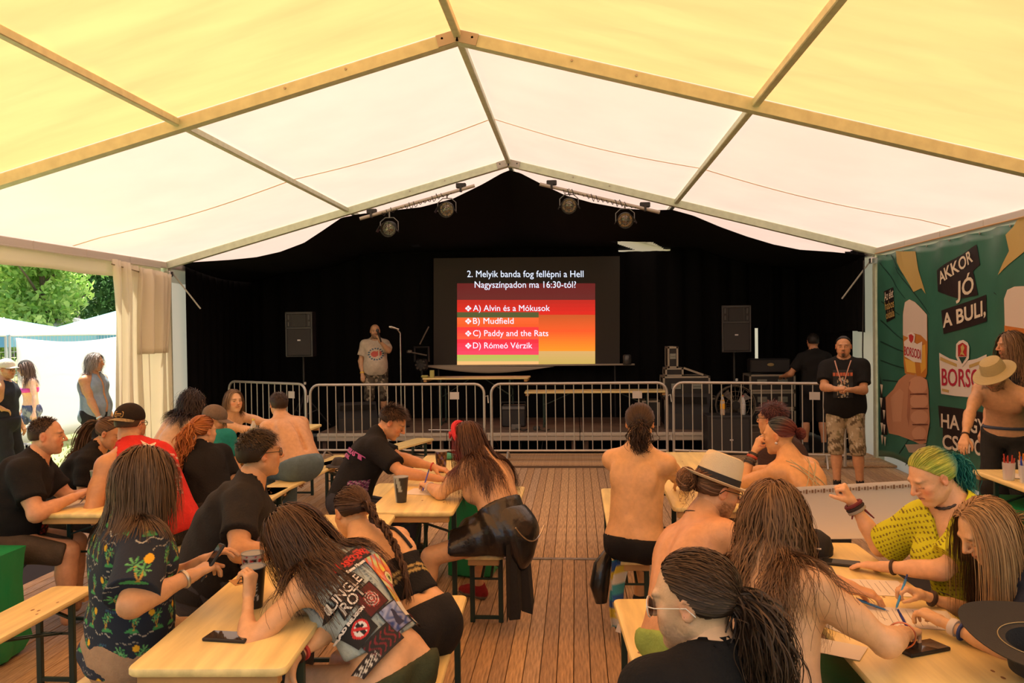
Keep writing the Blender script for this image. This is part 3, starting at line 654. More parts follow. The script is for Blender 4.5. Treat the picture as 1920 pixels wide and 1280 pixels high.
PEOPLE = dict(
 balding=dict(pos=(-2.699, 4.807), a=22, lf=25.6, hy=20, hp=2, g=1.28, w=1.1, s=1.001, hR=(-2.24, 4.9, 0.83), hL=(-2.18, 5.15, 0.83), pR=(-0.2, -1, -0.5), fat=1.15, belly=0.6, lf2=34.5, ls=-4.5),
 ponytail_left=dict(pos=(-2.795, 5.615), a=20, lf=28.3, hy=0, hp=22, g=1.05, s=0.955, fem=True, lf2=39.0, ls=1.5),
 red_tank=dict(pos=(-1.781, 5.125), a=150, lf=24.7, ls=-5.5, hy=82, hp=4, g=1.28, w=1.12, s=1.058, hL=(-2.12, 5.15, 0.82), hR=(-2.15, 5.6, 0.82), pL=(0, -1, -0.3), fat=1.1, lf2=34.5),
 aloha=dict(pos=(-0.887, 3.141), a=42, lf=2.1, ls=2.2, hy=58, hp=10, g=1.12, w=1.0, s=0.994, hR=(-0.56, 3.0, 0.93), hL=(-0.60, 3.2, 0.93), pR=(0.2, -1, -0.6), cR=0.5, lf2=3.5),
 glasses_man=dict(pos=(-0.925, 3.909), a=18, lf=22.5, hy=38, hp=-2, g=1.22, w=1.12, s=1.017, hR=(-0.45, 3.78, 0.81), hL=(-0.42, 4.1, 0.81), pR=(-0.2, -1, -0.4), fat=1.1, lf2=30.4, ls=-4.5),
 curly=dict(pos=(-3.223, 7.837), a=50, lf=31.2, hy=35, hp=5, g=1.05, s=0.966, lf2=41.9, ls=3.6),
 smiling=dict(pos=(-2.86, 8.329), a=-25, lf=29.7, hy=-42, hp=2, g=0.98, s=0.966, hL=(-2.0, 8.45, 0.82), hR=(-2.25, 8.2, 0.82), lf2=40.0, ls=3.4),
 teal_cap=dict(pos=(-2.007, 6.36), a=100, lf=31.8, ls=-12.2, hy=12, hp=20, g=1.1, s=0.955, lf2=42.9),
 redhead=dict(pos=(-1.65, 5.616), a=120, lf=28.3, ls=-7.6, hy=60, hp=6, g=1.05, s=0.921, fem=True, lf2=37.7),
 big_back=dict(pos=(-1.666, 7.483), a=140, lf=35.4, hy=125, hp=0, g=1.25, w=1.12, s=0.996, hL=(-2.15, 7.8, 0.82), lf2=47.7, ls=-0.7),
 young_man=dict(pos=(-0.747, 5.828), a=22, lf=21.6, lf2=32.1, hy=2, hp=32, g=1.02, w=1.0, s=0.995, hR=(-0.06, 5.62, 0.82), hL=(-0.08, 5.95, 0.82), pR=(-0.3, -1, -0.6), cR=0.6, ls=-1.0),
 headband_woman=dict(pos=(0.444, 5.083), a=150, lf=21.9, lf2=33.2, hy=150, hp=28, g=1.18, s=0.935, fem=True, hL=(-0.08, 5.35, 0.82), hR=(0.12, 5.72, 1.12), pL=(-0.2, -1, -0.9), pR=(-0.3, 0.3, -1), cL=0.55, fL=(-0.08, 5.0, 0), fR=(0.22, 5.6, 0), kL=(-1, -0.2, 0.5), ls=5.2),
 vest_girl=dict(pos=(0.217, 2.973), a=145, lf=39.9, lf2=51.6, ls=-6.6, hy=158, hp=42, ht=-10, g=0.86, s=0.972, fem=True, hL=(-0.33, 2.98, 0.86), hR=(-0.1, 2.8, 0.7), pL=(-0.4, -1, -0.7), pR=(0.2, 0.2, -1), dL=(0, 0.25, 1), nL=(-1, 0.3, 0), cL=0.85, dR=(-0.1, 0, -1), nR=(1, 0, 0), cR=0.3),
 braid_girl=dict(pos=(0.247, 3.433), a=140, lf=45.7, lf2=59.0, ls=-4.6, hy=135, hp=22, g=0.9, s=0.952, fem=True, hL=(-0.02, 3.4, 0.82), hR=(-0.1, 3.8, 0.82)),
 bare_back=dict(pos=(1.243, 4.919), a=66, lf=5.5, hy=84, hp=3, g=1.02, w=1.0, s=1.006, hR=(1.62, 5.5, 0.8), hL=(1.5, 5.95, 0.82), pR=(0.4, -0.8, -0.8), lf2=7.7, ls=1.2),
 crochet=dict(pos=(2.314, 4.958), a=122, lf=23.8, hy=150, hp=8, g=1.05, s=0.951, fem=True, hL=(2.02, 5.25, 1.07), hR=(1.85, 5.75, 0.85), pL=(-0.4, -0.4, -1), lf2=32.5, ls=-0.7),
 purple=dict(pos=(2.384, 5.673), a=135, lf=15.4, hy=140, hp=0, g=1.0, s=0.948, fem=True, lf2=21.2, ls=-0.5),
 fedora_man=dict(pos=(1.324, 3.334), a=28, lf=17.7, lf2=31.0, hy=14, hp=16, g=1.22, w=1.12, s=0.931, hR=(2.02, 3.22, 0.81), hL=(1.85, 3.75, 0.81), pR=(0.1, -0.8, -1), fat=1.05, ls=-14.2),
 long_hair=dict(pos=(1.507, 2.606), a=38, lf=9.4, lf2=13.4, hy=60, hp=18, g=1.12, w=1.05, s=0.957, hR=(1.97, 2.78, 0.83), hL=(1.85, 3.1, 0.82), pR=(0.3, -1, -0.5), cR=0.7, tc=0.8, ls=-10.7),
 foreground=dict(pos=(1.128, 1.773), a=125, lf=10.2, hy=158, hp=8, g=1.1, w=1.05, s=0.958, hL=(1.0, 2.0, 0.55), hR=(1.2, 2.1, 0.55), legs=False, lf2=13.3, ls=18.7),
 green_hair=dict(pos=(2.62, 3.617), a=206, lf=15.1, lf2=20.8, hy=192, hp=27, g=1.22, s=0.974, fem=True, hR=(2.17, 3.92, 1.03), hL=(2.2, 3.62, 0.81), pR=(0.3, 0.1, -1), pL=(0.2, -1, -0.5), dR=(-0.5, -0.1, 0.85), nR=(-0.5, 0.3, -0.3), cR=1.2, cL=0.15, closed=True, tc=1, ls=4.1, tw=-8),
 blonde=dict(pos=(2.546, 2.98), a=185, lf=15.1, lf2=22.2, hy=188, hp=32, g=0.9, s=0.893, fem=True, hR=(2.2, 3.22, 0.82), hL=(2.15, 2.93, 0.82), pR=(0.3, 0.3, -0.6), pL=(0.3, -1, -0.5), cR=0.8, cL=0.6, closed=True, ls=0.4),
 host=dict(pos=(-2.346, 13.187), stand=0.3, a=-72, lf=0.1, hy=-72, hp=3, g=1.12, w=1.02, s=0.941, hL=(-2.2, 12.88, 1.68), pL=(0.8, -0.1, -1), dL=(-0.2, -0.1, 1), nL=(-1, 0, 0), cL=1.3, belly=0.5, lf2=0.1, ls=0.2),
 denim_man=dict(pos=(-5.202, 10.019), stand=-0.1, a=-8, lf=-1.6, hy=2, hp=4, g=1.12, w=1.0, s=0.977, hR=(-5.0, 9.82, 0.74), belly=0.2, fR=(-5.3, 9.95, -0.1), fL=(-4.95, 10.2, -0.1), lf2=-2.3, ls=0.3),
 cap_man=dict(pos=(-5.971, 9.402), stand=-0.1, a=8, lf=1.9, hy=-5, hp=4, g=1.12, w=1.0, s=0.946, hR=(-5.86, 9.22, 0.98), pR=(-0.1, -1, 0.1), lf2=2.8, ls=1.0),
 bikini_woman=dict(pos=(-7.271, 11.772), stand=-0.15, a=-130, lf=2.2, hy=-150, hp=10, g=0.92, s=0.924, fem=True, fR=(-7.6, 11.6, -0.15), fL=(-7.1, 11.9, -0.15), hL=(-7.0, 11.45, 0.62), lf2=3.3, ls=-0.2),
 black_tee=dict(pos=(3.859, 9.311), stand=0, a=-112, lf=-1.8, hy=-108, hp=2, g=1.22, w=1.08, s=0.984, hR=(3.66, 8.98, 1.16), hL=(3.8, 8.98, 1.15), pR=(-0.6, 0.2, -1), pL=(0.8, 0.2, -1), dR=(0.7, -0.3, 0.1), nR=(0, 0.5, -1), dL=(-0.7, -0.3, 0.1), nL=(0, 0.5, -1), cR=0.9, cL=0.9, belly=0.5, fR=(3.74, 9.22, 0), fL=(3.98, 9.2, 0), fdR=(-0.7, -1, 0), fdL=(-0.3, -1, 0), lf2=-2.5, ls=1.4),
 technician=dict(pos=(4.327, 12.118), stand=0, a=85, lf=0.2, hy=90, hp=0, g=1.1, s=0.984, hL=(3.95, 12.35, 1.1), lf2=0.3, ls=-1.3),
 bucket_hat=dict(pos=(4.469, 7.121), stand=0, a=-130, lf=34.0, lf2=51.0, hy=-150, hp=34, g=0.98, w=1.0, s=0.991, hR=(3.88, 6.62, 0.88), hL=(4.32, 6.1, 0.8), pR=(-0.8, 0.2, -0.2), pL=(0.8, 0, -0.6), ls=-4.9),
 bearded=dict(pos=(4.726, 7.412), stand=0, a=-150, lf=4.8, hy=178, hp=6, g=1.05, s=1.017, lf2=6.7, ls=0.8),
)
# ------------------------------------------------------------------ the tent, the ground and what lies outside
HE, SL, APX = 2.874, .2685, 4.217
FR = [-3.516, 1.484, 6.487, 11.49, 16.49]
rz = lambda x: APX-SL*abs(x)
alu = mat('aluminium', (.60, .68, .52), .5, .2, noise=.12, nscale=12)
alud = mat('aluminium_grey', (.42, .40, .36), .5, .5)
def roofmat(name, col, tl):
    m = mat(name, col, .55, noise=.0, tl=tl, spec=.3, bump=.0); return m
white_pvc = mat('white_canvas', (.87, .645, .545), .55, tl=.20, spec=.3, noise=.05, nscale=1.5)
yellow_pvc = mat('yellow_canvas', (.92, .44, .175), .5, tl=.30, spec=.3, noise=.10, nscale=2.2, stretch=(.35, 2.2, 1))
cream_pvc = mat('cream_canvas', (.88, .82, .68), .6, tl=.45, spec=.3)
floor_e = empty('floor', (0, 0, 0), kind='structure')
# planks
pk = [mat('plank_%d' % i, c, .62, noise=.45, nscale=7, stretch=(14, 1, 14), bump=.35, bscale=18, spec=.35) for i, c in enumerate(((.46, .30, .16), (.54, .36, .19), (.39, .26, .15), (.48, .34, .21)))]
def plankmesh(L, w):
    b = MB(); b.box((0, 0, -.012), (w, L, .024), bev=.0025); return b.mesh('plank')
rr = random.Random(3)
for (y0, y1, x0, x1, z) in ((1.15, 6.548, -3.2, 3.3, 0), (6.60, 10.86, -4.9, 4.98, 0)):
    w = .0905; n = int((x1-x0)/w); ms = [plankmesh(y1-y0, w-.004) for _ in pk]
    for m_, k in zip(ms, pk): m_.materials.append(k)
    for i in range(n):
        o = bpy.data.objects.new('plank', rr.choice(ms)); COL.objects.link(o); o.parent = floor_e
        o.location = (x0+w*(i+.5), (y0+y1)/2+rr.uniform(-.003, .003), z-rr.uniform(0, .0022))
ms = []
for k in pk[:2]+pk[3:]:
    b = MB(); b.box((0, 0, -.015), (10.0, .13, .03), bev=.003); m_ = b.mesh('plank'); m_.materials.append(k); ms.append(m_)
for i in range(8):
    o = bpy.data.objects.new('plank', ms[i % 3]); COL.objects.link(o); o.parent = floor_e; o.location = (0, 10.935+.135*i, .028)
b = MB(); b.box((0, 5.5, -.075), (10.2, 13.4, .06)); b.box((0, 14.3, -.075), (10.2, 4.6, .06)); b.build('subfloor', mat('underfloor', (.02, .015, .012), .9), floor_e)
b = MB(); b.box((0, 6.574, .001), (9.9, .042, .008), bev=.002); b.build('trim_1', mat('strip', (.30, .29, .27), .45, .6, noise=.3, nscale=30), None, kind='structure')
b = MB(); b.box((-.6, 10.868, .012), (8.6, .012, .03)); b.build('trim_2', mat('step_edge', (.12, .08, .05), .7), None, kind='structure')
# frame
tf = empty('tent', (0, 6.5, 0), label='aluminium tent frame of rafters, posts and purlins', cat='tent')
def part(mb, name, m, root, smooth=False, label=None):
    o = mb.build(name, m, root, smooth); o.data.transform(Matrix.Translation(-Vector(root.location)))
    if label: o['label'] = label
    return o
for i, y in enumerate(FR[1:]):
    for s in (-1, 1):
        b = MB(); a = np.array([0, y+.05, APX-.05]); e = np.array([s*5.05, y+.05, HE-.05-.013]); b.bar(a, e, .10, .10, up=(0, 0, 1), bev=.008)
        b.bar(a+(0, -.045, -.045), e+(0, -.045, -.045), .012, .012)
        r_ = part(b, 'rafter', alu, tf)
        b = MB(); b.bar(a+(s*.0, -.056, 0), a+(s*.16, -.056, -SL*.16), .012, .094)
        for t in (.12, .9, 1.4): bb = MB(); bb.tube([a+(s*t, -.062, -SL*t+.012), a+(s*t, -.050, -SL*t+.012)], .010, 8); part(bb, 'bolt', alud, tf)
        o = part(b, 'bolt_plate', alud, tf)
        b = MB(); b.box((s*5.02, y+.06, 1.36), (.12, .12, 2.86), bev=.012)
        for k in range(5): b.tube([(s*5.02-s*.02, y-.004, 2.5-.16*k), (s*5.02-s*.02, y+.01, 2.5-.16*k)], .008, 6)
        part(b, 'post', alu, tf)
for j in range(3):
    y0, y1 = FR[j+1]+.1, FR[j+2]
    for x in (0, -2.31, 2.31):
        b = MB(); b.box((x, (y0+y1)/2, rz(x)-.035), (.058, y1-y0, .058), bev=.006); part(b, 'purlin', alu, tf)
    for s in (-1, 1):
        b = MB(); b.box((s*5.0, (y0+y1)/2, HE-.045), (.07, y1-y0, .09), bev=.008)
        for t in (.2, .4, .6, .8): b.box((s*4.963, y0+(y1-y0)*t, HE-.045), (.004, .006, .088))
        part(b, 'eave_beam', mat('eave_alu', (.62, .58, .52), .4, .4), tf)
for s in (-1, 1):   # knee braces and corner fittings
    b = MB(); b.tube([(s*4.95, 11.62, 2.72), (s*4.60, 11.75, 2.2)], .012, 6); part(b, 'brace', alud, tf)
    b = MB(); b.box((s*4.93, 11.46, 2.70), (.10, .10, .08), bev=.01); part(b, 'corner_bracket', mat('chrome_part', (.55, .55, .55), .25, .9), tf)
# roof skins: each bay, each slope a canvas panel that bellies between purlins
ce = empty('ceiling', (0, 6.5, 3), kind='structure')
def skin(j, m, nm='roof_panel', sag=.0, rip=0.):
    y0, y1 = FR[j], FR[j+1]
    for s in (-1, 1):
        nx, ny = 60, 40; V = []
        for jj in range(ny+1):
            for i in range(nx+1):
                x = 5.12*i/nx; y = y0+(y1-y0)*jj/ny; t = (y-y0)/(y1-y0); ex = min(t, 1-t)*2
                sgx = math.sin(math.pi*((x/2.31) % 1 if x < 2.31*2 else 0))
                z = rz(x)+.004-sag*sgx*min(1, ex*3)*math.sin(math.pi*t)**.5
                if rip: z += rip*(math.sin((y*1.0+x*.32*s)*26+1.5*math.sin(y*3+x))*.6+math.sin((y+x*.35*s)*11+x))*min(1, ex*4)
                else: z += .006*math.sin((y*.9+x*.6)*9+2*math.sin(x*2))*max(0, (x-3)/2)*min(1, ex*3)
                V.append((s*x, y, z-3))
        V = np.array(V); V[:, 1] -= 6.5
        i = np.arange(ny)[:, None]*(nx+1)+np.arange(nx)[None, :]; Q = np.stack([i, i+1, i+nx+2, i+nx+1], -1).reshape(-1, 4)
        link(nm, npmesh(nm, V, Q), m, ce)
skin(0, white_pvc, sag=.03); skin(1, yellow_pvc, rip=.016); skin(2, white_pvc, sag=.05); skin(3, white_pvc, sag=.03)  # first bay is out of view, put in white for the neutral light it passes
for s in (-1, 1):
    b = MB(); pts = []
    for x in np.linspace(.03, 4.95, 60):
        sg = math.sin(math.pi*((x/2.31) % 1)) if x < 4.62 else 0; pts.append((s*x, 9.25+.02*math.sin(x), rz(x)-.006-.05*sg))
    V = []
    for p_ in pts: V += [(p_[0], p_[1]-.018, p_[2]-3), (p_[0], p_[1]+.018, p_[2]-3)]
    V = np.array(V); V[:, 1] -= 6.5; b.add(V, [[2*i, 2*i+1, 2*i+3, 2*i+2] for i in range(59)]); b.build('seam', mat('seam_tape', (.80, .62, .36), .6, tl=.3), ce)
# left side: valance and gathered curtain; white canvas either side of the stage bay
wl = empty('wall_left', (-5, 0, 0), kind='structure')
def sheet(name, fn, nu, nv, m, root, th=.0, smooth=True, label=None):
    V = np.array([fn(u/nu, v/nv) for v in range(nv+1) for u in range(nu+1)], float)-np.array(root.location if root else (0, 0, 0))
    i = np.arange(nv)[:, None]*(nu+1)+np.arange(nu)[None, :]; Q = np.stack([i, i+1, i+nu+2, i+nu+1], -1).reshape(-1, 4)
    o = link(name, npmesh(name, V, Q, smooth=smooth), m, root)
    if th: md = o.modifiers.new('thick', 'SOLIDIFY'); md.thickness = th
    if label: o['label'] = label
    return o
sheet('valance', lambda u, v: (-5.03+.012*math.sin(u*30), 1.5+9.95*u, 2.84-.25*v-.008*math.sin(u*40)*v), 90, 4, cream_pvc, wl, .003)
b = MB(); b.tube([(0, y, 2.785+.002*math.sin(y*6)) for y in np.linspace(1.6, 11.3, 30)], .016, 8); o = b.build('curtain_rail', mat('rail', (.6, .57, .52), .5), wl, True); o.location = (.02, 0, 0)
sheet('wall_canvas', lambda u, v: (-5.04+.03*math.sin(u*9)*v, 11.6+4.9*u, 2.84-3.0*v), 30, 6, mat('side_canvas', (.62, .60, .54), .6, tl=.25), wl)
cur = empty('tent_curtain', (-4.95, 10.7, 0), label='gathered cream canvas side curtain beside the left post', cat='curtain')
def cf(u, v):
    g = u*6.28*5.2; a = .075*(.75+.25*v); y = 10.02+1.38*u+.03*math.sin(g*.5+1)-(.25*(1-abs(v-.0))**6*0); fold = a*math.sin(g+.6*math.sin(v*3))+.03*math.sin(g*2.3+v*2)
    tie = math.exp(-((v-.0)/.05)**2); return (-4.96+fold*(1-.5*tie)+.04*math.sin(u*9), y+.02*math.sin(v*5+u*7), 2.80-.10*tie*u-2.88*v)
sheet('curtain_cloth', cf, 150, 24, cream_pvc, cur, .004)
def cf2(u, v):
    x, y, z = cf(.45+.5*u, v*.42); return (x+.09+.04*math.sin(u*6), y-.1*v+.14*(1-v)*(u-.5), z-.02)
sheet('curtain_fold', cf2, 50, 14, cream_pvc, cur, .004)
b = MB(); b.tube([(.02, -.7, 2.73), (.03, .62, 2.62)], .008, 6); b.build('cord', mat('cord', (.25, .2, .12), .8), cur)
# right side: plain canvas behind the printed banner
wr = empty('wall_right', (5, 0, 0), kind='structure')
sheet('wall_canvas', lambda u, v: (5.06+.01*math.sin(u*20), 1.5+15*u, 2.84-2.95*v), 60, 6, mat('side_canvas', (.62, .60, .54), .6, tl=.25), wr)
wb = empty('wall_back', (0, 16.5, 0), kind='structure')
def gf(u, v): x = -5+10*u; z1 = rz(x); return (x, 16.5, z1*(1-v)-.05*v)
sheet('wall_canvas', gf, 20, 8, mat('side_canvas', (.62, .60, .54), .6, tl=.25), wb)
# ---- printed banner on the right wall
BX = 4.93
bn = empty('banner', (BX, 9, 0), label='large green printed beer banner hung along the right tent wall', cat='banner')
grn = mat('banner_green', (.036, .155, .105), .38, noise=.16, nscale=2.5, bump=.25, bscale=4, spec=.5)
def bz(y, top=True):
    return 2.76-.018*abs(math.sin((y-2)*math.pi/.62)) if top else .10+.05*math.sin(y*3.1)
def bx(y, z):
    t = max(0, (z-1.9)/.86); q = (z-.1)/2.6
    return BX+.012*math.sin(y*5.1+z*.6)+.020*t*math.sin((y-2)*math.pi/.31)*t+.02*math.sin(y*2.2)*(1-q)
sheet('banner_sheet', lambda u, v: (bx(3.6+7.75*u, bz(3.6+7.75*u)*(1-v)+bz(3.6+7.75*u, False)*v), 3.6+7.75*u, bz(3.6+7.75*u)*(1-v)+bz(3.6+7.75*u, False)*v), 260, 30, grn, bn, .002)
def W2(px, py): p_ = atX(px, py, BX); return np.array([p_[1], p_[2]])
def wpoly(pts, lay, col, name='print', world=False, m=None):
    """flat printed shape: outline given on the wall as (y, z), cut into small pieces so it follows the cloth"""
    P = np.array([W2(*q) if not world else q for q in pts]); bm = bmesh.new(); vs = [bm.verts.new((p_[0], p_[1], 0)) for p_ in P]; bm.faces.new(vs)
    bmesh.ops.triangulate(bm, faces=bm.faces[:]); 
    for _ in range(4):
        es = [e for e in bm.edges if e.calc_length() > .16]
        if not es: break
        bmesh.ops.subdivide_edges(bm, edges=es, cuts=1); bmesh.ops.triangulate(bm, faces=bm.faces[:])
    for v in bm.verts: y, z = v.co.x, v.co.y; v.co = (bx(y, z)-.0045-.0022*lay-BX, y-9, z)
    me = bpy.data.meshes.new(name); bm.to_mesh(me); bm.free(); return link(name, me, m or mat('print_%.3g_%.3g_%.3g' % tuple(col), col, .45, spec=.4), bn)
def wtext(t, c, right, up, size, col, lay, off=0., stretch=1.):
    """lettering laid on the wall between pixel-measured anchor points: c centre, right/up vectors in (y,z)"""
    V, F = textmesh(t, 1., off=off); w = V[:, 0].max()-V[:, 0].min(); V = V[:, :2].copy(); V[:, 0] -= (V[:, 0].max()+V[:, 0].min())/2; V[:, 1] -= (V[:, 1].max()+V[:, 1].min())/2; h = V[:, 1].max()-V[:, 1].min()
    Q = np.array(c)+V[:, :1]/w*np.array(right)+V[:, 1:2]/h*np.array(up)
    X = np.array([(bx(y, z)-.0045-.0022*lay-BX, y-9, z) for y, z in Q])
    letters(V, F, X, mat('print_%.3g_%.3g_%.3g' % tuple(col), col, .45, spec=.4), bn)
def quadtext(t, tl, tr, br, bl, col, lay, off=.02):
    a, b_, c_, d = [W2(*q) for q in (tl, tr, br, bl)]; return wtext(t, (a+b_+c_+d)/4, ((b_-a)+(c_-d))/2, ((a-d)+(b_-c_))/2, 1, col, lay, off)
BK_, CRM, GLD = (.018, .012, .012), (.72, .64, .50), (.50, .36, .12)
for ln in (((1650, 492), (1700, 560)), ((1668, 478), (1720, 545)), ((1650, 600), (1700, 640)), ((1652, 565), (1690, 590)), ((1650, 640), (1700, 660)), ((1650, 675), (1698, 690)), ((1655, 712), (1700, 716)), ((1660, 790), (1700, 770)), ((1700, 872), (1745, 800)), ((1690, 850), (1735, 770)), ((1680, 500), (1742, 590)), ((1890, 620), (1920, 560)), ((1866, 548), (1872, 552)), ((1655, 745), (1700, 742))):
    (x0, y0), (x1, y1) = ln; wpoly([(x0, y0-1.2), (x1, y1-.8), (x1, y1+.8), (x0, y0+1.6)], 0, (.010, .035, .028))
wpoly([(1683, 470), (1694, 471), (1709, 489), (1707, 471), (1716, 471), (1722, 505), (1735, 551), (1727, 540), (1716, 522), (1713, 547), (1700, 520), (1686, 492)], 1, GLD)
wpoly([(1908, 412), (1922, 405), (1922, 470), (1875, 516), (1897, 470), (1911, 447), (1892, 440), (1903, 425)], 1, GLD)
wpoly([(1757, 507), (1832, 458), (1837, 496), (1824, 508), (1833, 553), (1798, 560), (1790, 540), (1787, 523), (1760, 546)], 1, BK_)
wpoly([(1767, 582), (1850, 552), (1852, 602), (1771, 626)], 1, BK_)
quadtext('AKKOR', (1762, 512), (1822, 466), (1826, 490), (1766, 533), CRM, 3); quadtext('JÓ', (1794, 516), (1826, 512), (1826, 553), (1794, 574), CRM, 3)
quadtext('A BULI,', (1770, 590), (1850, 559), (1851, 597), (1771, 618), CRM, 3, .025)
wpoly([(1657, 546), (1676, 538), (1681, 596), (1663, 604)], 1, BK_)
quadtext('Az élet', (1658, 548), (1677, 540), (1678, 556), (1659, 565), CRM, 3, .01); quadtext('habos', (1659, 566), (1679, 560), (1680, 575), (1661, 582), GLD, 3, .01); quadtext('oldala', (1661, 584), (1680, 578), (1681, 592), (1663, 599), GLD, 3, .01)
# glass of beer shaped as a raised thumb, and the fist
wpoly([(1697, 585), (1700, 566), (1707, 561), (1716, 566), (1727, 578), (1738, 590), (1739, 650), (1738, 700), (1735, 708), (1700, 700), (1698, 680), (1697, 630)], 2, (.52, .20, .035))
wpoly([(1697, 590), (1700, 567), (1707, 561), (1716, 566), (1727, 578), (1738, 590), (1738, 640), (1726, 628), (1712, 624), (1704, 632), (1697, 628)], 3, (.66, .56, .47))
wpoly([(1722, 650), (1735, 645), (1736, 690), (1727, 700)], 3, (.72, .40, .06)); wpoly([(1700, 672), (1716, 678), (1718, 700), (1703, 697)], 3, (.75, .45, .08))
wpoly([(1699, 640), (1706, 634), (1720, 645), (1729, 640), (1728, 680), (1714, 678), (1700, 668)], 4, (.74, .66, .58)); wpoly([(1705, 625), (1711, 622), (1717, 627), (1716, 640), (1711, 648), (1706, 640)], 5, (.74, .66, .58)); wpoly([(1707, 628), (1711, 626), (1715, 630), (1714, 638), (1711, 643), (1708, 638)], 6, (.50, .04, .04))
quadtext('BORSODI', (1700, 649), (1727, 655), (1727, 674), (1700, 665), (.45, .03, .05), 6, .01)
SKB = (.50, .24, .13)
wpoly([(1702, 701), (1714, 700), (1728, 706), (1738, 712), (1741, 730), (1742, 760), (1744, 790), (1740, 812), (1737, 830), (1726, 833), (1712, 826), (1690, 816), (1672, 812), (1666, 790), (1663, 745), (1680, 730), (1690, 712)], 2, SKB)
for q, (x, y, w, h) in enumerate(((1722, 722, 17, 17), (1724, 752, 17, 14), (1725, 782, 16, 14), (1724, 812, 13, 13))):
    wpoly([(x+w*math.cos(a)*1., y+h*math.sin(a)) for a in np.linspace(0, 2*math.pi, 17)[:-1]], 3, (.60, .31, .18))
    wpoly([(x-w*.8, y+h*.93), (x, y+h*.86), (x+w, y+h*.90), (x+w, y+h*1.03), (x, y+h*1.08), (x-w*.8, y+h*1.03)], 4, (.16, .05, .03))
wpoly([(1706, 716), (1710, 714), (1709, 760), (1706, 800), (1703, 780)], 3, (.40, .17, .09)); wpoly([(1675, 745), (1692, 728), (1698, 735), (1694, 790), (1680, 790)], 3, (.56, .29, .165))
wpoly([(1700, 833), (1737, 832), (1732, 850), (1706, 848)], 2, (.40, .30, .22))
wpoly([(1650, 700), (1656, 745), (1663, 745), (1668, 815), (1655, 815), (1651, 790)], 1, BK_)
for (x, y) in ((1651, 720), (1657, 768), (1652, 792), (1658, 795), (1653, 815), (1660, 818), (1650, 745)): wpoly([(x, y), (x+6, y+1), (x+3.5, y+19)], 3, CRM)
# shield emblem with the brewery name
wpoly([(1763, 661), (1782, 672), (1795, 676), (1812, 676), (1832, 672), (1853, 664), (1856, 700), (1852, 746), (1830, 746), (1790, 742), (1766, 738), (1764, 700)], 2, (.70, .64, .56))
for pts in (((1765, 668), (1794, 682), (1794, 688), (1765, 675)), ((1816, 684), (1852, 672), (1852, 678), (1816, 690)), ((1768, 728), (1780, 731), (1780, 736), (1768, 733)), ((1822, 738), (1850, 739), (1850, 744), (1822, 743))): wpoly(pts, 3, GLD)
wpoly([(1794, 645), (1799, 639), (1806, 637), (1814, 642), (1817, 650), (1816, 672), (1810, 680), (1804, 687), (1797, 678), (1793, 668)], 4, (.70, .64, .56))
wpoly([(1797, 647), (1805, 642), (1813, 648), (1812, 668), (1797, 668)], 5, (.42, .03, .03)); wpoly([(1798, 669), (1812, 669), (1804, 682)], 5, (.015, .06, .05)); wpoly([(1802, 650), (1806, 645), (1809, 652), (1806, 660), (1810, 667), (1803, 664), (1800, 667), (1803, 658)], 6, GLD)
quadtext('BORSODI', (1768, 689), (1862, 694), (1862, 728), (1768, 724), (.42, .02, .05), 4, .012)
wpoly([(1760, 760), (1860, 775), (1860, 850), (1768, 835), (1768, 800), (1763, 800)], 1, BK_); quadtext('HA EGY', (1766, 776), (1852, 785), (1852, 818), (1766, 800), CRM, 3, .02); quadtext('CSAPOS', (1768, 815), (1862, 826), (1862, 860), (1768, 840), CRM, 3, .02)
# the big tankard at the far right
wpoly([(1888, 560), (1894, 543), (1906, 537), (1924, 536), (1924, 640), (1890, 640)], 2, (.66, .56, .47)); wpoly([(1889, 610), (1924, 616), (1924, 700), (1892, 690)], 3, (.55, .18, .03)); wpoly([(1896, 620), (1924, 628), (1924, 650), (1900, 640)], 4, (.70, .42, .08))
b = MB()
for y in np.arange(4.2, 11.3, .62): b.tube([(bx(y, 2.735)-.012-BX, y-9, 2.735), (bx(y, 2.735)-.004-BX, y-9, 2.735)], .012, 8)
b.build('grommet', mat('grommet', (.5, .48, .42), .3, .8), bn)
b = MB(); b.tube([(-.02, -5.3, 2.79), (-.02, 2.35, 2.785)], .008, 6); b.build('hanging_rod', mat('rod_tan', (.55, .34, .16), .6), bn)

# ------------------------------------------------------------------ outside
gr = MB()
b = MB(); n = 40; V = []; F = []
for j in range(n+1):
    for i in range(n+1): x = -60+56*i/n; y = -5+75*j/n; V.append((x, y, -.13-.02*math.sin(x*.7+y*.5)-.00*abs(x)))
F = [[j*(n+1)+i, j*(n+1)+i+1, (j+1)*(n+1)+i+1, (j+1)*(n+1)+i] for j in range(n) for i in range(n)]
b.add(V, F); b.box((30, 30, -.3), (72, 80, .2)); b.build('ground', mat('dry_grass', (.30, .27, .11), .95, darkcol=(.16, .22, .06), nscale=1.1), None, True, kind='structure')
rng = np.random.default_rng(5)
N = 9000; px_ = rng.uniform(-16, -5.2, N); py_ = rng.uniform(5, 24, N); h_ = rng.uniform(.03, .07, N); a_ = rng.uniform(0, 3.14, N)
B0 = np.stack([px_-.012*np.cos(a_), py_-.012*np.sin(a_), np.full(N, -.15)], 1); B1 = np.stack([px_+.012*np.cos(a_), py_+.012*np.sin(a_), np.full(N, -.15)], 1); B2 = np.stack([px_+rng.normal(size=N)*.02, py_+rng.normal(size=N)*.02, h_-.14], 1)
me = npmesh('grass', np.stack([B0, B1, B2], 1).reshape(-1, 3), np.arange(3*N).reshape(-1, 3)); link('grass', me, mat('grass_blade', (.24, .30, .08), .9), None, label='sparse short grass on the ground outside', cat='grass', kind='stuff')
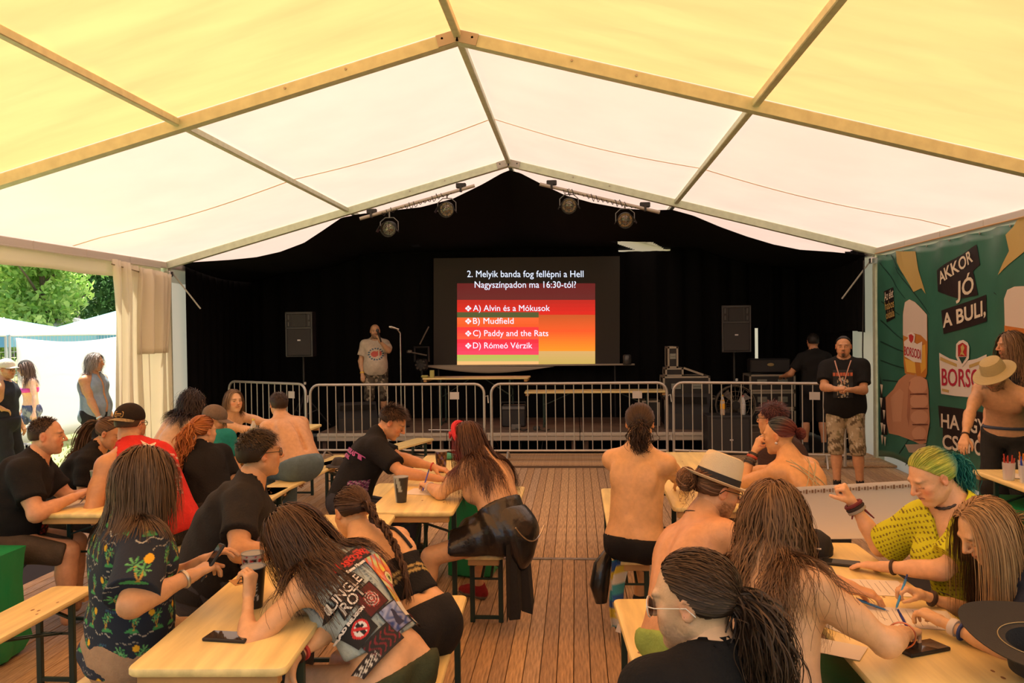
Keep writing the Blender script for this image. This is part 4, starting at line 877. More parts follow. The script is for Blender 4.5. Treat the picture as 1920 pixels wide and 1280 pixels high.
def fence(y0, y1, label, cloth=True):
    r_ = empty('site_fence', (-8.8, (y0+y1)/2, -.14), label=label, cat='fence', group=None); L = y1-y0; st = mat('galvanised', (.55, .56, .58), .4, .7)
    for s in (-1, 1): b = MB(); b.tube([(0, s*L/2, 0), (0, s*L/2, 1.98)], .021, 8); b.build('fence_post', st, r_, True)
    for z in (.10, 1.98): b = MB(); b.tube([(0, -L/2, z), (0, L/2, z)], .019, 8); b.build('rail', st, r_, True)
    b = MB()
    for i in range(1, int(L/.11)): b.bar((0, -L/2+.11*i, .1), (0, -L/2+.11*i, 1.98), .006, .006, up=(0, 1, 0))
    for z in (.5, .9, 1.3, 1.7): b.bar((0, -L/2, z), (0, L/2, z), .006, .006)
    b.build('mesh_wire', st, r_)
    if cloth: sheet('cloth', lambda u, v: (-8.76+.02*math.sin(u*9+v*4), y0+.1+(L-.2)*u, 1.80-.03*math.sin(u*math.pi)*3*(1-v)-1.86*v), 24, 8, mat('white_sheet', (.93, .90, .90), .8, tl=.2), r_, .003)
    for s in (-1, 1): b = MB(); b.box((0, s*L/2, .06), (.6, .2, .12), bev=.02); b.build('foot', mat('concrete', (.4, .38, .35), .9, noise=.2), r_)
fence(13.45, 16.95, 'wire fence panel covered with a white sheet outside'); fence(17.05, 20.4, 'bare wire fence panel close to the curtain', False); fence(9.9, 13.35, 'bare wire fence panel at the left edge, before the blue car', False)
def tree(x, y, h, r, n, col, col2, label, seed, cz=None):
    t = empty('tree', (x, y, -.15), label=label, cat='tree'); g = np.random.default_rng(seed)
    b = MB(); b.tube([(0, 0, 0), (.1, .05, h*.3), (-.1, .1, h*.62), (.05, 0, h*.85)], [.02*h, .016*h, .011*h, .004*h], 8)
    for k in range(7): a = k*2.4; z0 = h*(.3+.07*k); b.tube([(0, 0, z0), (r*.4*math.cos(a), r*.4*math.sin(a), z0+h*.10), (r*.75*math.cos(a), r*.75*math.sin(a), z0+h*.17)], [.008*h, .005*h, .002*h], 6)
    b.build('trunk', mat('bark', (.13, .09, .06), .95, bump=.6, bscale=12), t, True)
    # leaf clumps: many lobes on the crown
    K = 26; cc = g.normal(size=(K, 3)); cc /= np.linalg.norm(cc, axis=1)[:, None]; cc *= g.uniform(.35, .85, (K, 1)); C0 = cc*np.array([r, r, h*.50])+np.array([0, 0, h*.50])
    cl = g.integers(0, K, n); d = g.normal(size=(n, 3)); d /= np.linalg.norm(d, axis=1)[:, None]; P = C0[cl]+d*(r*.36*g.uniform(.55, 1.05, (n, 1)))
    s_ = g.uniform(.06, .13, (n, 1))*(h/9); a = g.normal(size=(n, 3)); a /= np.linalg.norm(a, axis=1)[:, None]; b2 = np.cross(a, d+.5*g.normal(size=(n, 3))); b2 /= np.linalg.norm(b2, axis=1)[:, None]+1e-9
    V = np.stack([P-a*s_*1.5, P-b2*s_*.8, P+a*s_*1.5, P+b2*s_*.8], 1).reshape(-1, 3); w = g.uniform(0, 1, (n, 1)); w = np.repeat(w, 4, 0); C = (np.array(col)*(1-w)+np.array(col2)*w)*1.45
    link('crown', npmesh('crown', V, np.arange(4*n).reshape(-1, 4), C), mat('leaf', attr=True, rough=.6, tl=.35), t)
tree(-22, 29, 9.5, 3.6, 11000, (.09, .22, .03), (.30, .42, .10), 'bright yellow-green tree behind the canopies, farthest left', 1)
tree(-16.0, 25, 7.0, 2.0, 9000, (.12, .26, .04), (.34, .46, .12), 'slender light-green tree in front of the dark trees', 2)
tree(-27, 33, 11, 4.5, 7000, (.07, .17, .03), (.2, .34, .09), 'tall mid-green tree at the left edge of the view', 3)
tree(-19.5, 38, 12.5, 5.5, 9000, (.025, .075, .022), (.08, .17, .06), 'dark green tree behind the slender light one', 4)
tree(-14, 37, 11.5, 5.0, 8000, (.02, .07, .022), (.07, .15, .06), 'dark green tree just left of the curtain', 5)
tree(-30, 44, 13, 6, 6000, (.03, .09, .025), (.09, .18, .06), 'dark tree far back on the left', 6)
tree(-24, 46, 14, 6.5, 6000, (.02, .07, .02), (.07, .15, .05), 'tallest dark tree, far back in the middle of the gap', 7)
def canopy(x, y, w, h, hp, col, label):
    c = empty('canopy_tent', (x, y, -.15), label=label, cat='canopy'); b = MB(); A = [(-w/2, -w/2, h), (w/2, -w/2, h), (w/2, w/2, h), (-w/2, w/2, h)]; m_ = mat('canopy_%.2g' % col[0], col, .8, tl=.3)
    b.add(A+[(0, 0, h+hp)], [[0, 1, 4], [1, 2, 4], [2, 3, 4], [3, 0, 4]]); b.add(A+[(p[0], p[1], p[2]-.25) for p in A], [[0, 4, 5, 1], [1, 5, 6, 2], [2, 6, 7, 3], [3, 7, 4, 0]]); b.build('canopy_top', m_, c)
    for p in A: b = MB(); b.tube([(p[0]*.97, p[1]*.97, 0), (p[0]*.97, p[1]*.97, h)], .025, 8); b.build('pole', mat('pole_white', (.6, .6, .6), .5), c, True)
canopy(-12.3, 17.6, 3.2, 2.0, .45, (.20, .42, .52), 'pale blue pop-up canopy on the far left'); canopy(-11.0, 21.5, 3.6, 2.0, .75, (.20, .42, .52), 'pale blue pop-up canopy next to the curtain'); canopy(-16.8, 26, 4.4, 2.1, .7, (.62, .62, .62), 'white canopy with two peaks between the blue ones, left'); canopy(-13.6, 26.5, 4.0, 2.1, .7, (.62, .62, .62), 'white canopy between the blue ones, right')
c = empty('car', (-10.6, 13.3, -.15), R_(80), label='blue car seen through the wire at the far left', cat='car'); b = MB()
prof = [(-1.9, .35), (-1.9, .75), (-1.5, .95), (-.9, 1.0), (-.4, 1.40), (.9, 1.42), (1.5, 1.05), (1.95, .95), (1.95, .35)]
V = [(x, s*.8*(1 if z < 1.1 else .82), z) for s in (-1, 1) for x, z in prof]; n = len(prof); b.add(V, [list(range(n))[::-1], list(range(n, 2*n))]+[[i, (i+1) % n, n+(i+1) % n, n+i] for i in range(n)]); b.build('car_body', mat('car_blue', (.03, .16, .45), .25, coat=.6), c)
b = MB()
for s in (-1, 1): b.add([(-.75, s*.815, 1.02), (-.35, s*.70, 1.33), (.8, s*.70, 1.35), (1.25, s*.815, 1.02)], [[0, 1, 2, 3]])
b.build('car_window', mat('car_glass', (.02, .03, .04), .1), c)
for x in (-1.2, 1.25):
    for s in (-1, 1): b = MB(); b.lathe([(.0, -.09), (.18, -.09), (.31, -.07), (.31, .07), (.18, .09), (0, .09)], (x, s*.72, .32), 20, rot=[[1, 0, 0], [0, 0, 1], [0, 1, 0]]); b.build('wheel', mat('tyre', (.02, .02, .02), .8), c, True)
# ------------------------------------------------------------------ stage, drapes, rig and screen
blk = mat('black_drape', (.0055, .0055, .006), .95, spec=.1, bump=.15, bscale=5)
dr = empty('stage_drape', (0, 14.5, 0), label='black cloth lining the back and sides of the stage', cat='drape')
fold = lambda t: .035*math.sin(t*17)+.02*math.sin(t*41+1)
sheet('drape_cloth', lambda u, v: (-4.95+8.95*u, 14.5+fold(u*9), (3.165 if 1.62 < -4.95+8.95*u < 2.62 else 3.9)*(1-v)), 150, 6, blk, dr)
sheet('drape_cloth', lambda u, v: (4.045+.9*u, 14.46+fold(u*1.), 3.9*(1-v)), 24, 6, blk, dr)
sheet('drape_cloth', lambda u, v: (-4.93+fold(u*4)*.6, 11.95+2.6*u, 2.95*(1-v)), 50, 6, blk, dr)
sheet('drape_cloth', lambda u, v: (4.90+fold(u*4)*.6, 11.75+2.8*u, 2.95-1.22*v+(.02*math.sin(u*9))*v), 50, 6, blk, dr)
sheet('drape_cloth', lambda u, v: (4.93+fold(u*4)*.4, 12.35+2.2*u, 1.9*(1-v)), 40, 4, blk, dr)
sheet('drape_cloth', lambda u, v: (3.9+.35*u, 14.44, 3.9-2.1*v), 6, 6, blk, dr)
sheet('drape_cloth', lambda u, v: (3.9+.35*u, 14.44, .85*(1-v)), 6, 3, blk, dr)
# sagging black ceiling cloth with its scalloped front hem
hem = [(350, 492), (430, 487), (480, 482), (525, 472), (570, 455), (605, 432), (640, 408), (675, 401), (730, 395), (790, 388), (850, 372), (905, 345), (940, 325), (955, 319), (975, 324), (1010, 342), (1060, 366), (1110, 380), (1165, 390), (1215, 394), (1260, 393), (1300, 404), (1350, 425), (1400, 443), (1450, 458), (1500, 468), (1560, 472), (1640, 480)]
HM = np.array([atY(x, y, 11.66) for x, y in hem])
def cz_(u, v):
    x = -4.9+9.8*u; z = np.interp(x, HM[:, 0], HM[:, 2]); zb = min(rz(x)-.16, 3.22)-.02
    t = v; sag = .12*math.sin(math.pi*min(1, t*1.1))*(.5+.5*abs(math.sin(x*.68))); return (x, 11.66+2.95*v, z*(1-t)+min(zb, z+.0)*t-sag)
dc = empty('stage_ceiling_cloth', (0, 13, 3), label='sagging black cloth hung under the roof above the stage', cat='drape')
o = sheet('drape_cloth', cz_, 220, 110, blk, dc)
bm = bmesh.new(); bm.from_mesh(o.data)
kill = []
def HOLE(x, y, z):
    d = np.array([x-CX, y, z-CZ]); k = d@_w; px, py = 960+FPX*(d@_r)/k, 640-FPX*(d@_u)/k
    return y > 12.3 and py > 452+(px-1140)*.02 and py < 487 and px > 1142+(py-452)*3.0 and px < 1225+(py-455)*1.75
for f in bm.faces:
    c = f.calc_center_median(); x, y = c.x, c.y+13
    if HOLE(x, y, c.z+3) or (abs(x+1.72) < .06 and 13.4 < y < 13.65): kill.append(f)
bmesh.ops.delete(bm, geom=kill, context='FACES'); bm.to_mesh(o.data); bm.free()
# deck
sg = empty('stage', (0, 13.3, 0), label='low wooden stage with aluminium edge behind the barriers', cat='stage')
dk = mat('stage_deck', (.14, .095, .068), .6, noise=.35, nscale=5, bump=.1, bscale=40); ew = mat('edge_alu', (.52, .48, .40), .4, .5)
for i in range(3):
    for j in range(2):
        b = MB(); b.box((-2.03+1.99*i, 12.74+1.0*j, .275), (1.98, .99, .05), bev=.004); part(b, 'deck_panel', dk, sg)
    b = MB(); b.box((-2.03+1.99*i, 12.22, .235), (1.985, .05, .12), bev=.008); b.box((-2.03+1.99*i, 12.19, .26), (1.985, .02, .03), bev=.004); part(b, 'edge_rail', ew, sg)
    for x in (-.9, .9): b = MB(); b.box((-2.03+1.99*i+x, 12.3, .1), (.06, .06, .2)); part(b, 'leg', mat('leg_brown', (.10, .06, .04), .7), sg)
b = MB(); b.box((3.6, 13.4, .14), (1.3, 2.2, .28), bev=.01); part(b, 'side_platform', dk, sg)
# screen
scn = empty('projection_screen', (.1, 14.2, 1.2), label='projection screen showing a quiz question in front of the black drape', cat='screen')
def S2(px, py, off=0.): p_ = atY(px, py, 14.2-off); return p_-np.array(scn.location)
b = MB(); q = [S2(813, 484), S2(1162, 480), S2(1162, 684), S2(813, 686)]; b.poly(q, .02, (0, 1, 0)); b.build('screen_sheet', mat('screen_dark', (.030, .026, .022), .7), scn)
def emi(col, s=1.): return mat('glow_%.3g_%.3g_%.3g' % tuple(col), (.02, .02, .02), .8, emit=col, estr=s)
X0, X1, XM = 857, 1116, 1010
def band_(x0, x1, y0, y1, col, lay=.004): b = MB(); b.poly([S2(x0, y0, lay), S2(x1, y0, lay), S2(x1, y1, lay), S2(x0, y1, lay)][::-1]); b.build('slide_band', emi(col, .46), scn)
def lerp(a, b_, t): return tuple(a[i]*(1-t)+b_[i]*t for i in range(3))
rows = [(531, 562, (.14, .012, .012), (.14, .018, .016), 3), (562, 590, (.55, .02, .012), (.75, .02, .012), 4)]
for y0, y1, a, c_, n in rows:
    for i in range(n): band_(X0, X1, y0+(y1-y0)*i/n, y0+(y1-y0)*(i+1)/n, lerp(a, c_, i/(n-1)))
band_(X0, XM, 585, 595, (.09, .10, .03), .007)
for y0, y1, a, c_, n in ((595, 613, (.95, .13, .03), (.9, .11, .02), 3), (613, 636, (1., .04, .04), (1., .10, .04), 4), (636, 665, (.9, .03, .05), (1., .06, .12), 4), (665, 677, (.50, .52, .09), (.52, .50, .12), 2), (677, 684, (.95, .5, .18), (.95, .45, .14), 1)):
    for i in range(n): band_(X0, XM, y0+(y1-y0)*i/n, y0+(y1-y0)*(i+1)/n, lerp(a, c_, i/max(1, n-1)), .007)
for y0, y1, a, c_, n in ((590, 618, (.62, .10, .02), (.9, .11, .02), 7), (618, 658, (1., .10, .02), (1., .30, .02), 9), (658, 684, (.72, .42, .14), (.62, .42, .10), 5)):
    for i in range(n): band_(XM, X1, y0+(y1-y0)*i/n, y0+(y1-y0)*(i+1)/n, lerp(a, c_, i/max(1, n-1)), .007)
wt = emi((.75, .82, 1.), .55)
def stext(t, x0, x1, yb, h):
    V, F = textmesh(t, 1., off=.0); V[:, 0] -= V[:, 0].min(); V = V/V[:, 0].max()*1.0
    a = S2(x0, yb, .012); c_ = S2(x1, yb, .012); V2, _ = textmesh('H', 1.); hh = V2[:, 1].max()-V2[:, 1].min(); U = textmesh(t, 1., off=.0)[0]; base = (U[:, 1])/hh*(h/1543*14.2)
    X = a+V[:, :1]*(c_-a)+np.stack([base*0, base*0, base], 1); letters(V, F, X, wt, scn)
stext('2. Melyik banda fog fellépni a Hell', 876, 1094, 514, 12); stext('Nagyszínpadon ma 16:30-tól?', 890, 1080, 534, 12)
for i, t in enumerate(('A) Alvin és a Mókusok', 'B) Mudfield', 'C) Paddy and the Rats', 'D) Rómeó Vérzik')):
    x1 = (1031, 963, 1028, 998)[i]; y = (578, 602, 625, 648)[i]; stext(t, 887, x1, y, 11)
    b = MB()
    for dx, dy in ((0, -3.2), (0, 3.2), (-3.4, 0), (3.4, 0)): b.poly([S2(878+dx+ex, y+dy+ey, .012) for ex, ey in ((0, -2.6), (-2.6, 0), (0, 2.6), (2.6, 0))])
    b.build('bullet', wt, scn)
b = MB(); a = S2(793, 686, .03); c_ = S2(1190, 683, .03); b.bar(a, c_, .04, .03, bev=.006); b.build('bottom_bar', mat('bar_cream', (.38, .33, .26), .6), scn)
sheet('hanging_slack', lambda u, v: tuple(np.array(scn.location)+S2(795+245*u, 686.5)*np.array([1, 1, 1])+np.array([0, -.05, -.115*v*math.sin(math.pi*u)])), 30, 3, mat('bar_cream', (.38, .33, .26), .6), scn, .004)
for px in (822, 1153): b = MB(); a = S2(px, 684, -.06); b.tube([a, (a[0], a[1], -.9)], .015, 8); b.build('support_leg', mat('black_metal', (.015, .015, .015), .5), scn, True)
# lighting bars with four par lamps
bm_ = mat('black_metal', (.015, .015, .015), .5); chrome = mat('lamp_chrome', (.35, .33, .30), .2, 1.)
def lightbar(a, c_, label):
    a, c_ = np.array(a), np.array(c_); r_ = empty('lighting_bar', tuple(a), label=label, cat='lighting bar'); d = c_-a
    b = MB(); b.tube([(0, 0, 0), d], .024, 12); b.build('pipe', mat('pipe_alu', (.42, .38, .32), .45, .4), r_, True)
    for t in (.10, .88): b = MB(); p_ = d*t; b.box(p_+(0, .03, .06), (.14, .06, .07), bev=.01); b.box(p_+(0, 0, .01), (.03, .06, .08)); b.build('clamp', bm_, r_)
    b = MB(); n = 90; pts = []
    for i in range(n):
        t = i/(n-1)*.62+.18; c = d*t; k = 1+2.2*abs(math.sin(t*17)); rr2 = .030+.012*math.sin(t*31)*k*.5; pts.append(c+np.array([0, rr2*math.cos(i*1.1), rr2*math.sin(i*1.1)-.02*abs(math.sin(t*9))]))
    b.tube(pts, .005, 5); b.build('cable', bm_, r_)
    return r_
lightbar(atY(675, 410, 11.28), atY(890, 348, 11.28), 'left lighting bar under the roof edge, wrapped in cable'); lightbar(atY(1012, 345, 11.28), atY(1237, 398, 11.28), 'right lighting bar under the roof edge, wrapped in cable')
def parcan(px, py, yaw, label):
    c = atY(px, py, 11.26); r_ = empty('par_lamp', tuple(c), yaw, label=label, cat='stage light'); rot = np.array([[1, 0, 0], [0, .94, .34], [0, -.34, .94]])
    # faces the audience: axis -y, slightly down
    ax = nrmz((0, -1, -.25)); u = perp(np.array([0, 0, 1.]), ax); s_ = np.cross(ax, u); R3 = np.array([s_, u, ax]).T
    b = MB(); b.lathe([(.0, -.20), (.05, -.20), (.085, -.12), (.105, .02), (.108, .10), (.100, .10), (.098, .02)], (0, 0, 0), 24, rot=R3); b.build('can', bm_, r_, True)
    b = MB(); b.lathe([(.0, .045), (.05, .04), (.075, .03), (.09, .02), (.094, .035)], (0, 0, 0), 20, rot=R3); b.build('reflector', chrome, r_, True)
    b = MB()
    for k in range(4): a = k*math.pi/4; e = s_*math.cos(a)*.09+u*math.sin(a)*.09; b.tube([-e+ax*.055, e+ax*.055], .0035, 5)
    b.tube([s_*.05*math.cos(a)+u*.05*math.sin(a)+ax*.056 for a in np.linspace(0, 6.283, 17)], .0035, 5, False); b.build('lamp_grid', mat('grid_grey', (.2, .2, .19), .4, .6), r_)
    b = MB(); b.tube([(-.125, 0, -.03), (-.125, 0, .09), (-.06, .02, .15), (.06, .02, .15), (.125, 0, .09), (.125, 0, -.03)], .007, 6); b.tube([(0, .02, .15), (0, .02, .23)], .012, 8); b.build('yoke', mat('grid_grey', (.2, .2, .19), .4, .6), r_)
    for s in (-1, 1): b = MB(); b.box((s*.12, -.12, -.02), (.10, .12, .004), np.array([[1, 0, 0], [0, 1, 0], [0, 0, 1]])@np.array([[math.cos(1.0*s), 0, math.sin(1.0*s)], [0, 1, 0], [-math.sin(1.0*s), 0, math.cos(1.0*s)]])); b.build('barn_door', bm_, r_)
for px, py, l in ((730, 428, 'stage lamp hanging lowest, farthest left'), (838, 392, 'second stage lamp from the left, under the left bar'), (1067, 385, 'third stage lamp from the left, under the right bar'), (1172, 412, 'stage lamp farthest right, nearest the right purlin')): parcan(px, py, 0, l)
# loudspeakers on stands
def spkr(x, y, zb, label, h=.72, w=.44, group=None):
    r_ = empty('loudspeaker', (x, y, zb), 0, label=label, cat='loudspeaker', group=group); cab = mat('cabinet', (.016, .016, .017), .55, bump=.2, bscale=200)
    b = MB(); b.add([(sx*w/2*(1 if yy < 0 else .72), yy*.19, zz) for sx in (-1, 1) for yy in (-1, 1) for zz in (0, h)], [[0, 1, 3, 2], [4, 6, 7, 5], [0, 4, 5, 1], [2, 3, 7, 6], [0, 2, 6, 4], [1, 5, 7, 3]]); b.build('cabinet', cab, r_)
    b = MB(); b.box((0, -.195, h*.33), (w*.90, .012, h*.60), bev=.01); 
    b.build('grille', mat('grille', (.030, .030, .032), .6, bump=.5, bscale=400), r_)
    b = MB(); hw = w*.27; y0 = -.197; b.add([(-hw, y0, h*.66), (hw, y0, h*.66), (hw, y0, h*.95), (-hw, y0, h*.95), (-.04, y0+.09, h*.74), (.04, y0+.09, h*.74), (.04, y0+.09, h*.88), (-.04, y0+.09, h*.88)], [[0, 1, 5, 4], [1, 2, 6, 5], [2, 3, 7, 6], [3, 0, 4, 7], [4, 5, 6, 7]])
    for s in (-1, 1):
        for z0, z1 in ((.68, .78), (.82, .94)): b.box((s*w*.38, y0, (z0+z1)/2*h), (.035, .01, (z1-z0)*h), bev=.004)
    b.box((0, y0, h*.97), (w*.96, .012, .02)); b.box((0, y0, h*.64), (w*.96, .012, .02))
    for s in (-1, 1): b.box((s*w*.475, y0, h*.5), (.02, .012, h*.97))
    b.build('horn', mat('horn', (.045, .045, .047), .4), r_); b = MB(); b.box((0, -.204, h*.37), (.05, .006, .022)); b.build('badge', mat('badge', (.6, .6, .6), .4), r_)
    return r_
def stand(x, y, z0, z1, label):
    r_ = empty('speaker_stand', (x, y, z0), label=label, cat='speaker stand'); H = z1-z0; b = MB(); b.tube([(0, 0, .1), (0, 0, H)], .019, 10); b.build('pole', bm_, r_, True)
    for k in range(3): a = k*2.094+.5; b = MB(); b.tube([(0, 0, .55), (.42*math.cos(a), .42*math.sin(a), .015)], .012, 6); b.tube([(0, 0, .2), (.2*math.cos(a), .2*math.sin(a), .28)], .009, 6); b.build('leg', bm_, r_, True)
    b = MB(); b.lathe([(0, -.02), (.018, -.02), (.022, 0), (.018, .02), (0, .02)], (.03, -.03, H*.62), 10); b.build('knob', mat('knob_white', (.6, .6, .55), .5), r_, True)
for x, l, g in ((-3.5, 'left', -1), (3.37, 'right', 1)):
    stand(x, 13.05, .28, 1.45, f'black tripod stand under the {l} loudspeaker'); spkr(x, 13.05, 1.44, f'black loudspeaker on a stand, {l} of the screen')
# microphone stand
r_ = empty('microphone_stand', (-1.88, 12.95, .30), label='chrome microphone stand beside the host', cat='microphone stand')
b = MB(); b.tube([(0, 0, .01), (0, 0, 1.5)], [.013, .009], 10); b.build('pole', mat('mic_chrome', (.6, .6, .58), .25, .9), r_, True); b = MB(); b.lathe([(0, 0), (.13, 0), (.13, .015), (.02, .03), (0, .03)], (0, 0, 0), 24); b.build('base', bm_, r_, True)
b = MB(); b.tube([(0, 0, 1.5), (-.04, -.02, 1.56)], .012, 8); b.tube([(-.02, 0, 1.56), (-.14, -.03, 1.60)], [.014, .024], 10); b.tube([(-.14, -.03, 1.60), (-.17, -.035, 1.605)], [.026, .018], 10); b.build('microphone', mat('mic_chrome', (.6, .6, .58), .25, .9), r_, True)
m1 = empty('microphone', (-2.17, 12.86, 1.66), label='black microphone in the raised hand of the host', cat='microphone')
b = MB(); b.tube([(0, 0, 0), (-.04, -.035, .16)], [.012, .018], 10); b.build('handle', bm_, m1, True); b = MB(); b.lathe([(0, -.028), (.02, -.02), (.027, 0), (.02, .02), (0, .028)], (-.046, -.04, .185), 12); b.build('grille', mat('mic_grille', (.06, .06, .06), .4, .8), m1, True)
# dark stage lamp with small lenses left of the screen
r_ = empty('moving_head_lamp', (-1.72, 13.9, 1.05), label='black moving stage light with ring of small lenses left of the screen', cat='stage light')
b = MB(); b.tube([(0, 0, -.75), (0, 0, .1)], .02, 8); b.box((0, 0, .2), (.2, .15, .2), bev=.03); b.tube([(-.12, 0, .25), (-.12, 0, .5), (.12, 0, .5), (.12, 0, .25)], .02, 8); b.build('body', bm_, r_)
b = MB(); b.tube([(-.02, -.05, .55), (.14, -.05, .85)], .012, 6); b.tube([(-.2, -.05, .42), (.1, -.05, .36)], .014, 6); b.lathe([(0, -.03), (.05, -.02), (.05, .02), (0, .03)], (-.2, -.05, .43), 10); b.build('bracket', mat('dim_steel', (.22, .2, .17), .4, .6), r_)
for k in range(8):
    a = k*.785; b = MB(); b.lathe([(0, 0), (.022, .004), (.024, .012)], (.075*math.cos(a), -.085, .2+.075*math.sin(a)), 10, rot=[[1, 0, 0], [0, 0, -1], [0, 1, 0]]); b.build('lens', mat('lens_glass', (.12, .12, .12), .1, .8), r_, True)
# monitors and cabinets on the stage floor
def wedge(x, y, z, rz_, w, h, d, label, badge=False):
    r_ = empty('stage_monitor', (x, y, z), rz_, label=label, cat='stage monitor'); b = MB(); pr_ = [(-d/2, 0), (d/2, 0), (d/2, h*.45), (-d*.05, h), (-d/2, h*.9)]; V = [(s*w/2, yy, zz) for s in (-1, 1) for yy, zz in pr_]; n = 5
    b.add(V, [list(range(n))[::-1], list(range(n, 2*n))]+[[i, (i+1) % n, n+(i+1) % n, n+i] for i in range(n)]); b.build('cabinet', mat('cabinet', (.016, .016, .017), .55), r_)
    b = MB(); b.box((0, d*.24, h*.735), (w*.9, .01, h*.62), np.array([[1, 0, 0], [0, math.cos(-.8), -math.sin(-.8)], [0, math.sin(-.8), math.cos(-.8)]])); b.build('grille', mat('grille', (.030, .030, .032), .6), r_)
wedge(-2.55, 12.75, .30, R_(200), .60, .42, .5, 'black wedge monitor on the left of the stage'); wedge(2.62, 12.75, .30, R_(165), .66, .52, .55, 'large black wedge monitor at the right end of the stage')
r_ = empty('amplifier', (-.08, 13.0, .30), label='small black amplifier box on the stage floor below the tables', cat='amplifier'); b = MB(); b.box((0, 0, .17), (.38, .26, .34), bev=.02); b.build('case', mat('cabinet', (.016, .016, .017), .55), r_); b = MB(); b.box((0, -.14, .30), (.36, .02, .05), bev=.008); b.build('control_panel', mat('panel_grey', (.10, .10, .10), .5), r_); b = MB(); b.tube([(-.19, -.1, .36), (-.19, -.1, .39), (.19, -.1, .39), (.19, -.1, .36)], .007, 6); b.build('handle', bm_, r_)
for i, (x, y, s) in enumerate(((-.02, 12.55, 1), (.30, 12.5, .7))):
    r_ = empty('effects_pedal', (x, y, .30), label=('grey pedal box with loose cables at the stage front', 'small dark pedal box right of the grey one')[i], cat='pedal'); b = MB(); b.box((0, 0, .04*s), (.14*s, .12, .08*s), bev=.01); b.build('case', mat('pedal_%d' % i, ((.12, .12, .11), (.03, .035, .03))[i], .5), r_)
    b = MB(); b.tube([(0, -.06, .03), (.1, -.15, .01), (.2, -.1, .02), (.12, -.2, 0), (.08, -.3, -.28)], .006, 6); b.build('cable', bm_, r_)
g = np.array([-1.35, 12.42, .315]); b = MB(); b.tube([g, g+(.38, -.03, -.0)], .008, 6); tag(b.build('metal_rod', mat('mic_chrome', (.6, .6, .58), .25, .9), None, True), 'thin bright metal rod lying on the stage floor', 'rod')
# flight cases, stepped
def case(x, y, z, w, d, h, label, handles=1, shape=None, g=None):
    r_ = empty('flight_case', (x, y, z), label=label, cat='flight case', group=g); b = MB(); b.box((0, 0, h/2), (w-.01, d-.01, h-.01)); b.build('shell', mat('case_black', (.012, .012, .012), .6), r_)
    e = mat('case_edge', (.34, .31, .25), .45, .5); b = MB()
    for sx in (-1, 1):
        for sy in (-1, 1): b.box((sx*(w/2-.012), sy*(d/2-.012), h/2), (.028, .028, h))
        for zz in (.012, h-.012): b.box((sx*(w/2-.012), 0, zz), (.028, d, .028))
    for sy in (-1, 1):
        for zz in (.012, h-.012): b.box((0, sy*(d/2-.012), zz), (w, .028, .028))
    b.build('edge_profile', e, r_)
    for i in range(handles): b = MB(); xx = (i-(handles-1)/2)*w*.45; b.box((xx, -d/2-.004, h*.55), (min(.15, w*.6), .012, min(.09, h*.4)), bev=.004); b.box((xx, -d/2-.014, h*.55), (min(.11, w*.4), .012, .012), bev=.003); b.build('handle', mat('handle_steel', (.25, .27, .24), .4, .6), r_)
case(2.70, 13.2, .28, .85, .5, .45, 'wide flight case at the bottom of the stepped stack'); case(2.62, 13.2, .73, .72, .5, .34, 'middle flight case of the stepped stack', 2); case(2.44, 13.2, 1.07, .28, .4, .13, 'narrow flat flight case lying on the middle one', 0); case(2.42, 13.2, 1.20, .16, .4, .33, 'slim upright flight case on top of the stack')
b = MB(); r_ = empty('steel_brace', (2.6, 12.96, 1.07), label='slanting steel bar leaning on the flight cases', cat='bar'); b.bar((-.02, 0, .13), (.28, 0, .02), .012, .03); b.build('bar', mat('case_edge', (.34, .31, .25), .45, .5), r_)
case(2.05, 13.05, .28, .30, .3, .42, 'pale grey box left of the stepped flight cases', 0)
for i in range(3): case(3.95, 13.3, .28+.27*i, .70, .5, .26, ('lowest rack case below the amplifier head', 'middle rack case below the amplifier head', 'upper rack case below the amplifier head')[i], 2)
r_ = empty('guitar_amplifier', (3.95, 13.3, 1.09), label='black amplifier head on the rack cases at the right', cat='amplifier'); b = MB(); b.box((0, 0, .12), (.62, .28, .22), bev=.02); b.build('case', mat('cabinet', (.016, .016, .017), .55), r_); b = MB(); b.lathe([(0, 0), (.055, .0), (.05, .006), (0, .008)], (0, -.145, .14), 16, rot=[[1, 0, 0], [0, 0, -1], [0, .5, 0]]); b.build('badge', mat('badge_gold', (.35, .27, .12), .4, .5), r_)
# big fan
r_ = empty('fan', (3.32, 12.75, .28), label='round floor fan with wire guard beside the rack cases', cat='fan'); fm_ = mat('fan_steel', (.22, .19, .15), .4, .6); Rf = np.array([[1, 0, 0], [0, 0, -1], [0, 1, 0]])
b = MB()
for rr2 in (.07, .14, .21, .28): b.tube([(rr2*math.cos(a), -.06+.05*(rr2/.28)**2, .36+rr2*math.sin(a)) for a in np.linspace(0, 6.283, 33)], .004, 5, False)
for k in range(24): a = k*.2618; b.tube([(.05*math.cos(a), -.06, .36+.05*math.sin(a)), (.2*math.cos(a), -.035, .36+.2*math.sin(a)), (.29*math.cos(a), .0, .36+.29*math.sin(a))], .003, 4)
b.build('guard', fm_, r_); b = MB(); b.lathe([(.30, -.06), (.305, .06), (.295, .06), (.29, -.06)], (0, .02, .36), 32, rot=Rf); b.build('ring', fm_, r_, True)
for k in range(4): a = k*1.57+.4; b = MB(); b.add([(.03*math.cos(a+.5), .01, .36+.03*math.sin(a+.5)), (.24*math.cos(a+.45), .04, .36+.24*math.sin(a+.45)), (.26*math.cos(a), .0, .36+.26*math.sin(a)), (.05*math.cos(a), -.01, .36+.05*math.sin(a))], [[0, 1, 2, 3]]); b.build('blade', mat('fan_blade', (.16, .14, .12), .5), r_)
